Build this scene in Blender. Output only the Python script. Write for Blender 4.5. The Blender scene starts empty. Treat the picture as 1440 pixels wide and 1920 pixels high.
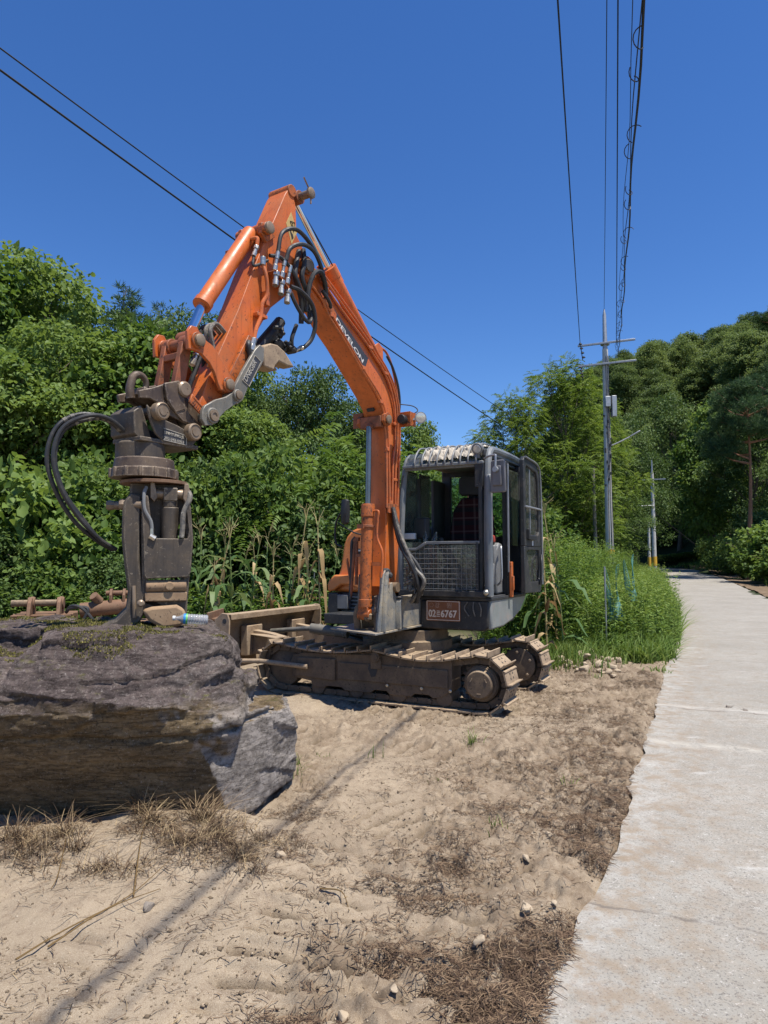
import bpy, bmesh, math, random
import numpy as np
from mathutils import Vector, Matrix

random.seed(7)
RNG = np.random.default_rng(7)
scene = bpy.context.scene
COL = scene.collection
R = math.radians

# ------------------------------------------------------------------ camera, sky, sun, exposure
EYE = 1.5
PITCH = math.atan(90 / 1276)
cam_d = bpy.data.cameras.new('camera')
cam_d.sensor_fit = 'VERTICAL'
cam_d.sensor_height = 24.0
cam_d.lens = 24.0 * 1276 / 1920
cam_d.clip_start = 0.05
cam_d.clip_end = 1500
cam = bpy.data.objects.new('camera', cam_d)
COL.objects.link(cam)
cam.location = (0, 0, EYE)
cam.rotation_euler = (R(90) + PITCH, 0, 0)
scene.camera = cam

SUN_EL = R(70)
SUN_H = Vector((0.76, -0.65, 0)).normalized()          # horizontal direction towards the sun
SUN_DIR = Vector((SUN_H.x * math.cos(SUN_EL), SUN_H.y * math.cos(SUN_EL), math.sin(SUN_EL)))
world = bpy.data.worlds.new('World')
scene.world = world
world.use_nodes = True
wn = world.node_tree
wn.nodes.clear()
sky = wn.nodes.new('ShaderNodeTexSky')
sky.sky_type = 'NISHITA'
sky.sun_disc = False
sky.sun_elevation = SUN_EL
sky.sun_rotation = math.atan2(SUN_H.x, SUN_H.y)
sky.altitude = 300
sky.air_density = 1.0
sky.dust_density = 0.0
sky.ozone_density = 6.0
bg = wn.nodes.new('ShaderNodeBackground')
bg.inputs['Strength'].default_value = 0.113
wo = wn.nodes.new('ShaderNodeOutputWorld')
hsv = wn.nodes.new('ShaderNodeHueSaturation')
hsv.inputs['Hue'].default_value = 0.509
hsv.inputs['Saturation'].default_value = 1.20
wn.links.new(sky.outputs['Color'], hsv.inputs['Color'])
wn.links.new(hsv.outputs['Color'], bg.inputs['Color'])
wn.links.new(bg.outputs['Background'], wo.inputs['Surface'])
sun_d = bpy.data.lights.new('sun', 'SUN')
sun_d.energy = 5.0
sun_d.angle = R(0.53)
sun_d.color = (1.0, 0.95, 0.87)
sun = bpy.data.objects.new('sun', sun_d)
COL.objects.link(sun)
sun.location = (0, 0, 60)
sun.rotation_euler = SUN_DIR.to_track_quat('Z', 'Y').to_euler()
scene.view_settings.view_transform = 'Standard'
scene.view_settings.look = 'None'
scene.view_settings.exposure = 0.48
scene.view_settings.gamma = 1.0
scene.view_settings.use_curve_mapping = False
scene.cycles.max_bounces = 8
scene.cycles.diffuse_bounces = 3
scene.cycles.transparent_max_bounces = 16
scene.cycles.caustics_reflective = False
scene.cycles.caustics_refractive = False

# ------------------------------------------------------------------ mesh helpers
class MB:
    """collects shapes and links them as one mesh object"""
    def __init__(self):
        self.v, self.f, self.mi = [], [], []
        self.m = 0

    def add(self, vs, fs):
        b = len(self.v)
        self.v += [tuple(p) for p in vs]
        self.f += [tuple(b + i for i in f) for f in fs]
        self.mi += [self.m] * len(fs)

    def box(self, c, size, ax=None):
        """ax: three unit vectors; size: full lengths along them"""
        ax = ax or (Vector((1, 0, 0)), Vector((0, 1, 0)), Vector((0, 0, 1)))
        c = Vector(c)
        vs = []
        for k in (-.5, .5):
            for j in (-.5, .5):
                for i in (-.5, .5):
                    vs.append(c + ax[0] * size[0] * i + ax[1] * size[1] * j + ax[2] * size[2] * k)
        self.add(vs, [(0, 2, 3, 1), (4, 5, 7, 6), (0, 1, 5, 4), (2, 6, 7, 3), (0, 4, 6, 2), (1, 3, 7, 5)])

    def bar(self, p0, p1, w, h, up=(0, 0, 1)):
        p0, p1 = Vector(p0), Vector(p1)
        x = (p1 - p0)
        L = x.length
        x.normalize()
        up = Vector(up)
        y = up.cross(x)
        if y.length < 1e-4:
            y = Vector((1, 0, 0)).cross(x)
        y.normalize()
        z = x.cross(y)
        self.box((p0 + p1) / 2, (L, w, h), (x, y, z))

    def prism(self, prof, fr, a, b):
        """profile of (u, w) extruded: points fr(u, a..b, w)"""
        n = len(prof)
        vs = [fr(u, a, w) for u, w in prof] + [fr(u, b, w) for u, w in prof]
        fs = [tuple(range(n)), tuple(reversed(range(n, 2 * n)))]
        for i in range(n):
            j = (i + 1) % n
            fs.append((i, i + n, j + n, j))
        self.add(vs, fs)

    def tube(self, pts, r, n=8, caps=True):
        pts = [Vector(p) for p in pts]
        m = len(pts)
        rr = r if hasattr(r, '__len__') else [r] * m
        t0 = (pts[1] - pts[0]).normalized()
        u = t0.cross(Vector((0, 0, 1)))
        if u.length < 1e-3:
            u = t0.cross(Vector((1, 0, 0)))
        u.normalize()
        vs, fs = [], []
        for i in range(m):
            t = (pts[min(i + 1, m - 1)] - pts[max(i - 1, 0)])
            if t.length < 1e-9:
                t = t0.copy()
            t.normalize()
            u = (u - t * u.dot(t))
            if u.length < 1e-6:
                u = t.cross(Vector((0.3, 0.5, 0.8)))
            u.normalize()
            w = t.cross(u)
            for k in range(n):
                a = 2 * math.pi * k / n
                vs.append(pts[i] + (u * math.cos(a) + w * math.sin(a)) * rr[i])
        for i in range(m - 1):
            for k in range(n):
                k2 = (k + 1) % n
                fs.append((i * n + k, i * n + k2, (i + 1) * n + k2, (i + 1) * n + k))
        if caps:
            fs.append(tuple(reversed(range(n))))
            fs.append(tuple(range((m - 1) * n, m * n)))
        self.add(vs, fs)

    def cyl(self, p0, p1, r, n=20, r1=None):
        r1 = r if r1 is None else r1
        self.tube([p0, p1], [r, r1], n)

    def lathe(self, prof, o, ax, n=24):
        """prof: (radius, height) along axis ax from o"""
        o, ax = Vector(o), Vector(ax).normalized()
        u = ax.cross(Vector((0, 0, 1)))
        if u.length < 1e-3:
            u = Vector((1, 0, 0))
        u.normalize()
        w = ax.cross(u)
        vs, fs = [], []
        for r, h in prof:
            for k in range(n):
                a = 2 * math.pi * k / n
                vs.append(o + ax * h + (u * math.cos(a) + w * math.sin(a)) * max(r, 1e-4))
        for i in range(len(prof) - 1):
            for k in range(n):
                k2 = (k + 1) % n
                fs.append((i * n + k, i * n + k2, (i + 1) * n + k2, (i + 1) * n + k))
        fs.append(tuple(reversed(range(n))))
        fs.append(tuple(range((len(prof) - 1) * n, len(prof) * n)))
        self.add(vs, fs)

    def build(self, name, mats, parent=None, bevel=0, smooth=35, loc=None, fix=True):
        o0 = Vector(loc) if loc is not None else (ROOT_LOC.get(parent.name, Vector((0, 0, 0))) if parent else Vector((0, 0, 0)))
        me = bpy.data.meshes.new(name)
        me.from_pydata([(p[0] - o0.x, p[1] - o0.y, p[2] - o0.z) for p in self.v], [], self.f)
        mats = mats if isinstance(mats, (list, tuple)) else [mats]
        for m in mats:
            me.materials.append(m)
        if len(mats) > 1:
            me.polygons.foreach_set('material_index', self.mi)
        if fix:
            bm = bmesh.new()
            bm.from_mesh(me)
            bmesh.ops.recalc_face_normals(bm, faces=bm.faces)
            bm.to_mesh(me)
            bm.free()
        if smooth:
            me.polygons.foreach_set('use_smooth', [True] * len(me.polygons))
            me.set_sharp_from_angle(angle=R(smooth))
        o = bpy.data.objects.new(name, me)
        COL.objects.link(o)
        if parent:
            o.parent = parent
            ROOT_LOC[o.name] = o0
        elif loc is not None:
            o.location = o0
            ROOT_LOC[o.name] = o0
        if bevel:
            b = o.modifiers.new('edge', 'BEVEL')
            b.width = bevel
            b.segments = 2
            b.limit_method = 'ANGLE'
            b.angle_limit = R(40)
        return o


ROOT_LOC = {}

def thing(name, label, cat, loc=(0, 0, 0), group=None):
    o = bpy.data.objects.new(name, None)
    o.empty_display_size = 0.2
    o.location = loc
    COL.objects.link(o)
    ROOT_LOC[o.name] = Vector(loc)
    return tag(o, label, cat, group)

def tag(o, label=None, cat=None, group=None, kind=None):
    if label: o['label'] = label
    if cat: o['category'] = cat
    if group: o['group'] = group
    if kind: o['kind'] = kind
    return o

def part_copy(src, parent, loc=(0, 0, 0), rot=(0, 0, 0), scale=(1, 1, 1)):
    c = src.copy()
    COL.objects.link(c)
    c.parent = parent
    c.location, c.rotation_euler, c.scale = loc, rot, scale
    return c

def raw(name, V, Fq, mat, parent=None, attr=None, loc=None, smooth=True, nside=4):
    """fast mesh from numpy arrays: V (n,3), Fq (m,k)"""
    me = bpy.data.meshes.new(name)
    V = np.asarray(V, dtype=np.float32)
    Fq = np.asarray(Fq, dtype=np.int32)
    k = Fq.shape[1]
    me.vertices.add(len(V)); me.vertices.foreach_set('co', V.ravel())
    me.loops.add(Fq.size); me.loops.foreach_set('vertex_index', Fq.ravel())
    me.polygons.add(len(Fq))
    me.polygons.foreach_set('loop_start', np.arange(0, Fq.size, k, dtype=np.int32))
    me.update(calc_edges=True)
    if smooth:
        me.polygons.foreach_set('use_smooth', np.ones(len(Fq), dtype=bool))
    if attr is not None:
        a = me.attributes.new('lv', 'FLOAT', 'POINT')
        a.data.foreach_set('value', np.asarray(attr, dtype=np.float32))
    me.materials.append(mat)
    o = bpy.data.objects.new(name, me)
    COL.objects.link(o)
    if parent: o.parent = parent
    if loc is not None: o.location = loc
    return o

def crom(pts, k=6):
    """Catmull-Rom through points"""
    P = [Vector(p) for p in pts]
    P = [P[0] * 2 - P[1]] + P + [P[-1] * 2 - P[-2]]
    out = []
    for i in range(1, len(P) - 2):
        for j in range(k):
            t = j / k
            a, b, c, d = P[i - 1], P[i], P[i + 1], P[i + 2]
            out.append(0.5 * ((2 * b) + (c - a) * t + (2 * a - 5 * b + 4 * c - d) * t * t + (3 * b - a - 3 * c + d) * t ** 3))
    out.append(P[-2])
    return out

# ------------------------------------------------------------------ numpy noise
def _hash(ix, iy, iz, s):
    n = (ix.astype(np.int64) * 374761393 + iy.astype(np.int64) * 668265263 + iz.astype(np.int64) * 2147483647 + s * 974634777) & 0xFFFFFFFF
    n = ((n ^ (n >> 13)) * 1274126177) & 0xFFFFFFFF
    n = ((n ^ (n >> 16)) * 2246822519) & 0xFFFFFFFF
    return ((n ^ (n >> 15)) & 0xFFFFFF) / float(0xFFFFFF) * 2 - 1

def vnoise(x, y, z=None, s=0):
    x = np.asarray(x, float); y = np.asarray(y, float)
    z = np.zeros_like(x) if z is None else np.asarray(z, float)
    ix, iy, iz = np.floor(x), np.floor(y), np.floor(z)
    fx, fy, fz = x - ix, y - iy, z - iz
    fx, fy, fz = [f * f * f * (f * (f * 6 - 15) + 10) for f in (fx, fy, fz)]
    r = 0
    for dx in (0, 1):
        for dy in (0, 1):
            for dz in (0, 1):
                w = (fx if dx else 1 - fx) * (fy if dy else 1 - fy) * (fz if dz else 1 - fz)
                r = r + w * _hash(ix + dx, iy + dy, iz + dz, s)
    return r

def fbm(x, y, z=None, o=4, s=0, g=0.5):
    r, a = 0, 1.0
    for k in range(o):
        r = r + a * vnoise(np.asarray(x) * 2 ** k, np.asarray(y) * 2 ** k, None if z is None else np.asarray(z) * 2 ** k, s + k * 13)
        a *= g
    return r

def sstep(a, b, x):
    t = np.clip((x - a) / (b - a), 0, 1)
    return t * t * (3 - 2 * t)

# ------------------------------------------------------------------ materials
class NT:
    def __init__(self, name):
        self.m = bpy.data.materials.new(name)
        self.m.use_nodes = True
        self.t = self.m.node_tree
        self.t.nodes.clear()
        self.out = self.n('ShaderNodeOutputMaterial')
        self.b = self.n('ShaderNodeBsdfPrincipled')
        self.l(self.b.outputs[0], self.out.inputs[0])
        self._co = None

    def n(self, t, **kw):
        o = self.t.nodes.new(t)
        for k, v in kw.items():
            setattr(o, k, v)
        return o

    def l(self, a, b):
        self.t.links.new(a, b)

    def co(self):
        if not self._co:
            self._co = self.n('ShaderNodeTexCoord').outputs['Object']
        return self._co

    def noise(self, scale, detail=4, rough=0.6, stretch=None, dist=0.0):
        n = self.n('ShaderNodeTexNoise')
        n.inputs['Scale'].default_value = scale
        n.inputs['Detail'].default_value = detail
        n.inputs['Roughness'].default_value = rough
        n.inputs['Distortion'].default_value = dist
        if stretch:
            mp = self.n('ShaderNodeMapping')
            mp.inputs['Scale'].default_value = stretch
            self.l(self.co(), mp.inputs[0]); self.l(mp.outputs[0], n.inputs['Vector'])
        else:
            self.l(self.co(), n.inputs['Vector'])
        return n.outputs['Fac']

    def vor(self, scale, feature='F1', out='Distance'):
        n = self.n('ShaderNodeTexVoronoi', feature=feature)
        n.inputs['Scale'].default_value = scale
        self.l(self.co(), n.inputs['Vector'])
        return n.outputs[out]

    def ramp(self, fac, stops, interp='LINEAR'):
        n = self.n('ShaderNodeValToRGB')
        cr = n.color_ramp
        cr.interpolation = interp
        while len(cr.elements) < len(stops):
            cr.elements.new(0.5)
        for e, (p, c) in zip(cr.elements, stops):
            e.position = p
            c = (c, c, c) if not hasattr(c, '__len__') else c
            e.color = (*c, 1)
        self.l(fac, n.inputs[0])
        return n.outputs[0]

    def mix(self, fac, a, b, mode='MIX'):
        n = self.n('ShaderNodeMix', data_type='RGBA', blend_type=mode)
        for sock, v in ((n.inputs[0], fac), (n.inputs[6], a), (n.inputs[7], b)):
            if hasattr(v, 'is_output'):
                self.l(v, sock)
            elif hasattr(v, '__len__'):
                sock.default_value = (*v, 1)
            else:
                sock.default_value = v
        return n.outputs[2]

    def math(self, op, a, b=0.0):
        n = self.n('ShaderNodeMath', operation=op)
        for sock, v in ((n.inputs[0], a), (n.inputs[1], b)):
            if hasattr(v, 'is_output'):
                self.l(v, sock)
            else:
                sock.default_value = v
        return n.outputs[0]

    def bump(self, h, strength=0.3, dist=0.01, prev=None):
        n = self.n('ShaderNodeBump')
        n.inputs['Strength'].default_value = strength
        n.inputs['Distance'].default_value = dist
        self.l(h, n.inputs['Height'])
        if prev is not None:
            self.l(prev, n.inputs['Normal'])
        self.l(n.outputs[0], self.b.inputs['Normal'])
        return n.outputs[0]

    def set(self, **kw):
        nm = dict(color='Base Color', rough='Roughness', metal='Metallic', spec='Specular IOR Level', trans='Transmission Weight', ior='IOR', alpha='Alpha', coat='Coat Weight')
        for k, v in kw.items():
            s = self.b.inputs[nm[k]]
            if hasattr(v, 'is_output'):
                self.l(v, s)
            elif k == 'color':
                s.default_value = (*v, 1)
            else:
                s.default_value = v
        return self


def paint(name, base, dirt=(0.16, 0.1, 0.055), dirt_amt=0.5, chip=(0.05, 0.03, 0.02), chip_amt=0.5, rough=0.42, metal=0.0, scale=4.0, spec=0.5, var=0.18, dust=0.0, edge=None, streak=0.0):
    """worn, dusty paint or metal: colour drift, dust, small chips and scratches, fine relief"""
    m = NT(name)
    big = m.noise(scale, 5, 0.65)
    c = m.mix(m.ramp(m.noise(scale * .6, 3), [(0.3, 0.0), (0.7, 1.0)]), tuple(x * (1 - var) for x in base), tuple(min(1, x * (1 + var)) for x in base))
    dm = m.ramp(big, [(0.60 - 0.28 * min(1, dirt_amt), 0.0), (0.78 - 0.16 * min(1, dirt_amt), 1.0)])
    dm2 = m.math('MULTIPLY', dm, m.ramp(m.noise(scale * 9, 4, 0.7), [(0.25, 0.25), (0.7, 1.0)]))
    c = m.mix(m.math('MULTIPLY', dm2, min(1.0, 0.35 + dirt_amt * 0.6)), c, dirt)
    if dust:
        g = m.n('ShaderNodeNewGeometry'); sz = m.n('ShaderNodeSeparateXYZ'); m.l(g.outputs['Normal'], sz.inputs[0])
        up = m.math('MULTIPLY', m.ramp(sz.outputs[2], [(0.35, 0.0), (0.9, 1.0)]), m.ramp(m.noise(scale * 3, 4, 0.7), [(0.3, 0.3), (0.6, 1.0)]))
        c = m.mix(m.math('MULTIPLY', up, dust), c, (0.40, 0.30, 0.19))
    sp = m.noise(34, 3, 0.8)
    cm = m.math('MULTIPLY', m.ramp(sp, [(0.665 - 0.05 * chip_amt, 0.0), (0.69 - 0.05 * chip_amt, 1.0)]), m.ramp(m.noise(scale * 1.7, 3), [(0.38, 0.0), (0.6, 1.0)]))
    c = m.mix(m.math('MULTIPLY', cm, 0.9), c, chip)
    if streak:
        st = m.noise(7, 5, 0.75, stretch=(2.6, 2.6, 0.22))
        c = m.mix(m.ramp(st, [(0.52, 0.0), (0.68, streak)]), c, tuple(x * 0.35 for x in base))
    if edge:
        bv = m.n('ShaderNodeBevel'); bv.samples = 3; bv.inputs['Radius'].default_value = 0.014
        ge = m.n('ShaderNodeNewGeometry')
        dt = m.n('ShaderNodeVectorMath', operation='DOT_PRODUCT')
        m.l(bv.outputs[0], dt.inputs[0]); m.l(ge.outputs['Normal'], dt.inputs[1])
        em = m.math('MULTIPLY', m.ramp(dt.outputs['Value'], [(0.90, 1.0), (0.985, 0.0)]), m.ramp(m.noise(26, 4, 0.75), [(0.40, 0.0), (0.58, 1.0)]))
        c = m.mix(em, c, edge)
    scr = m.noise(14, 3, 0.8, stretch=(1, 7, 0.6))
    c = m.mix(m.ramp(scr, [(0.70, 0.0), (0.76, 0.5 * chip_amt)]), c, chip)
    m.set(color=c, metal=metal, spec=spec)
    m.set(rough=m.ramp(big, [(0.35, max(0.05, rough - 0.1)), (0.75, min(1, rough + 0.35))]))
    m.bump(m.noise(90, 4, 0.7), 0.12, 0.004)
    return m.m

def plain(name, base, rough=0.6, metal=0.0, var=0.15, scale=8, bump=0.1, spec=0.5):
    m = NT(name)
    n = m.noise(scale, 4)
    m.set(color=m.mix(m.ramp(n, [(0.3, 0.0), (0.7, 1.0)]), tuple(x * (1 - var) for x in base), tuple(min(1, x * (1 + var)) for x in base)), rough=rough, metal=metal, spec=spec)
    if bump:
        m.bump(m.noise(60, 3), bump, 0.004)
    return m.m

def leaf_mat(name, dark, mid, light, trans=0.3, rough=0.42, brown=None):
    m = NT(name)
    a = m.n('ShaderNodeAttribute')
    a.attribute_name = 'lv'
    st = [(0.0, dark), (0.5, mid), (0.92, light)]
    if brown: st = st + [(0.985, brown)]
    c = m.ramp(a.outputs['Fac'], st)
    m.set(color=c, rough=rough + .12, spec=0.22)
    tr = m.n('ShaderNodeBsdfTranslucent')
    hs = m.n('ShaderNodeHueSaturation')
    hs.inputs['Hue'].default_value = 0.485
    hs.inputs['Saturation'].default_value = 1.1
    hs.inputs['Value'].default_value = 1.25
    m.l(c, hs.inputs['Color']); m.l(hs.outputs[0], tr.inputs['Color'])
    mx = m.n('ShaderNodeMixShader')
    mx.inputs[0].default_value = trans
    m.l(m.b.outputs[0], mx.inputs[1]); m.l(tr.outputs[0], mx.inputs[2])
    m.l(mx.outputs[0], m.out.inputs[0])
    return m.m

def glass(name, tint=(0.55, 0.72, 0.68), alpha=0.25, rough=0.03):
    """thin dusty tinted pane: transparent with a clear reflection"""
    m = NT(name)
    tr = m.n('ShaderNodeBsdfTransparent')
    tr.inputs[0].default_value = (*tint, 1)
    gl = m.n('ShaderNodeBsdfGlossy')
    gl.inputs['Roughness'].default_value = rough
    fr = m.n('ShaderNodeFresnel')
    fr.inputs[0].default_value = 1.45
    mx = m.n('ShaderNodeMixShader')
    m.l(fr.outputs[0], mx.inputs[0]); m.l(tr.outputs[0], mx.inputs[1]); m.l(gl.outputs[0], mx.inputs[2])
    m.set(color=(0.45, 0.43, 0.38), rough=0.8)
    m2 = m.n('ShaderNodeMixShader')
    d = m.ramp(m.noise(20, 6, 0.75), [(0.45, alpha * 0.25), (0.75, alpha)])
    m.l(d, m2.inputs[0]); m.l(mx.outputs[0], m2.inputs[1]); m.l(m.b.outputs[0], m2.inputs[2])
    m.l(m2.outputs[0], m.out.inputs[0])
    return m.m

M = {}
M['orange'] = paint('orange_paint', (0.55, 0.130, 0.024), dirt=(0.30, 0.13, 0.06), dirt_amt=0.45, chip_amt=1.1, rough=0.40, edge=(0.13, 0.075, 0.05), streak=0.45)
M['orange_worn'] = paint('worn_orange_paint', (0.50, 0.12, 0.018), dirt=(0.13, 0.06, 0.03), dirt_amt=0.75, chip=(0.035, 0.022, 0.015), chip_amt=2.6, rough=0.5, scale=9, edge=(0.09, 0.055, 0.04), streak=0.5)
M['hood'] = paint('hood_paint', (0.68, 0.22, 0.055), dirt=(0.5, 0.25, 0.1), dirt_amt=0.1, chip_amt=0.0, rough=0.33)
M['rust'] = paint('rusty_orange', (0.30, 0.085, 0.03), dirt=(0.10, 0.06, 0.035), dirt_amt=0.9, chip=(0.03, 0.02, 0.015), chip_amt=1.6, rough=0.6, scale=9)
M['brown_steel'] = paint('brown_steel', (0.070, 0.046, 0.031), dirt=(0.17, 0.12, 0.08), dirt_amt=0.75, chip=(0.25, 0.20, 0.15), chip_amt=1.0, rough=0.5, metal=0.15, scale=7, edge=(0.34, 0.27, 0.20), streak=0.5)
M['grap_steel'] = paint('grapple_steel', (0.058, 0.046, 0.036), dirt=(0.14, 0.105, 0.07), dirt_amt=0.7, chip=(0.22, 0.18, 0.13), chip_amt=1.0, rough=0.6, metal=0.1, scale=8, edge=(0.32, 0.26, 0.19), streak=0.5)
M['rust_brown'] = paint('rusted_iron', (0.15, 0.075, 0.04), dirt=(0.24, 0.16, 0.10), dirt_amt=0.8, chip=(0.05, 0.03, 0.02), chip_amt=1.2, rough=0.8, scale=9)
M['mud_steel'] = paint('muddy_steel', (0.085, 0.06, 0.042), dirt=(0.24, 0.17, 0.105), dirt_amt=0.9, chip=(0.03, 0.022, 0.016), chip_amt=1.2, rough=0.75, metal=0.1, scale=5, dust=0.7)
M['shoe'] = paint('track_shoe_steel', (0.24, 0.17, 0.11), dirt=(0.40, 0.30, 0.195), dirt_amt=1.0, chip=(0.09, 0.06, 0.04), chip_amt=1.0, rough=0.75, metal=0.05, scale=10, dust=0.6)
M['grey_steel'] = paint('grey_steel', (0.16, 0.15, 0.125), dirt=(0.26, 0.21, 0.15), dirt_amt=0.4, chip=(0.06, 0.05, 0.04), chip_amt=0.8, rough=0.5, metal=0.15, scale=8, edge=(0.38, 0.34, 0.28), streak=0.4)
M['cab'] = paint('cab_paint', (0.15, 0.165, 0.175), dirt=(0.27, 0.23, 0.18), dirt_amt=0.35, chip=(0.2, 0.18, 0.15), chip_amt=0.7, rough=0.45, scale=6, edge=(0.30, 0.28, 0.25), streak=0.4)
M['cab_black'] = paint('cab_black', (0.022, 0.023, 0.024), dirt=(0.15, 0.125, 0.095), dirt_amt=0.35, chip=(0.16, 0.14, 0.11), chip_amt=0.6, rough=0.5, scale=7)
M['skirt'] = paint('skirt_paint', (0.21, 0.225, 0.215), dirt=(0.40, 0.28, 0.2), dirt_amt=0.35, chip=(0.1, 0.1, 0.1), chip_amt=0.3, rough=0.4, scale=5)
M['nose'] = paint('nose_plate', (0.15, 0.16, 0.165), dirt=(0.45, 0.36, 0.22), dirt_amt=0.85, chip=(0.06, 0.06, 0.06), chip_amt=1.2, rough=0.5, scale=5, dust=0.6)
M['hose'] = paint('hose_rubber', (0.022, 0.022, 0.023), dirt=(0.12, 0.1, 0.08), dirt_amt=0.3, chip=(0.1, 0.09, 0.08), chip_amt=0.3, rough=0.5, scale=14)
M['hose_wrap'] = paint('hose_wrap', (0.06, 0.058, 0.056), dirt=(0.3, 0.26, 0.2), dirt_amt=0.9, chip=(0.4, 0.37, 0.3), chip_amt=1.5, rough=0.5, scale=30)
M['fitting'] = plain('steel_fitting', (0.52, 0.49, 0.42), 0.35, 0.9, 0.3, 40)
M['chrome'] = plain('chrome_rod', (0.72, 0.72, 0.72), 0.12, 1.0, 0.08, 5, 0.0)
M['rod_dark'] = plain('dull_rod', (0.20, 0.195, 0.185), 0.25, 0.9, 0.2, 5, 0.02)
M['pin'] = paint('pin_steel', (0.24, 0.175, 0.115), dirt=(0.10, 0.07, 0.05), dirt_amt=0.5, chip_amt=0.6, rough=0.45, metal=0.25, scale=20)
M['black'] = plain('black_plastic', (0.016, 0.016, 0.017), 0.55, 0, 0.2)
M['dark_in'] = plain('cab_trim', (0.035, 0.036, 0.038), 0.7, 0, 0.2)
M['grey_plastic'] = plain('grey_plastic', (0.17, 0.17, 0.165), 0.5, 0, 0.12)
M['guard_wire'] = plain('guard_wire', (0.20, 0.20, 0.19), 0.5, 0.5, 0.2, 10)
M['mirror_grey'] = plain('mirror_shell', (0.15, 0.145, 0.15), 0.45, 0, 0.12)
M['white_plastic'] = plain('white_plastic', (0.6, 0.6, 0.58), 0.5, 0, 0.06)
M['cloth'] = plain('cloth_white', (0.42, 0.38, 0.32), 0.95, 0, 0.25, 14, 0.4)
M['lens'] = plain('lamp_lens', (0.62, 0.61, 0.55), 0.12, 0.3, 0.1, 30)
M['plate'] = paint('plate_brown', (0.22, 0.085, 0.038), dirt=(0.33, 0.2, 0.12), dirt_amt=0.35, chip_amt=0.2, rough=0.5)
M['plate_letter'] = plain('plate_white', (0.66, 0.56, 0.46), 0.5, 0, 0.15, 30)
M['plate_letter_dull'] = plain('plate_worn_white', (0.36, 0.22, 0.15), 0.6, 0, 0.2, 30)
M['badge'] = plain('badge_grey', (0.045, 0.043, 0.045), 0.45, 0, 0.15)
M['badge_text'] = plain('badge_text', (0.60, 0.58, 0.54), 0.4, 0, 0.1)
M['sticker'] = plain('sticker_yellow', (0.52, 0.36, 0.13), 0.5, 0, 0.2, 20)
M['sticker_ink'] = plain('sticker_ink', (0.03, 0.025, 0.02), 0.6)
M['emboss'] = plain('worn_letter', (0.42, 0.38, 0.31), 0.5, 0.3, 0.25, 40)
M['glass'] = glass('window_glass', (0.58, 0.74, 0.69), 0.22)
M['glass_dusty'] = glass('dusty_glass', (0.48, 0.60, 0.56), 0.5)
M['visor'] = glass('visor_glass', (0.38, 0.58, 0.56), 0.35)
M['mud_tan'] = paint('mud_caked_steel', (0.24, 0.15, 0.085), dirt=(0.38, 0.26, 0.15), dirt_amt=1.0, chip=(0.06, 0.045, 0.03), chip_amt=1.4, rough=0.9, scale=8)
M['concrete_pole'] = paint('pole_concrete', (0.50, 0.49, 0.455), dirt=(0.25, 0.19, 0.17), dirt_amt=0.35, chip_amt=0.2, rough=0.9, scale=2)
M['old_wood'] = paint('old_wood_pole', (0.20, 0.18, 0.15), dirt=(0.1, 0.09, 0.08), dirt_amt=0.5, chip_amt=0.5, rough=0.9, scale=3)
M['galv'] = plain('galvanised_steel', (0.36, 0.37, 0.38), 0.5, 0.6, 0.15, 10)
M['wire'] = plain('wire_black', (0.012, 0.012, 0.013), 0.6, 0, 0.1, 5, 0)
M['haz_yellow'] = plain('hazard_yellow', (0.60, 0.36, 0.04), 0.6, 0, 0.2)
M['net'] = glass('net_teal', (0.2, 0.5, 0.46), 0.5)
F0=(0.0114, 7.3, 0.0)
BOOM_DEG=33
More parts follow.
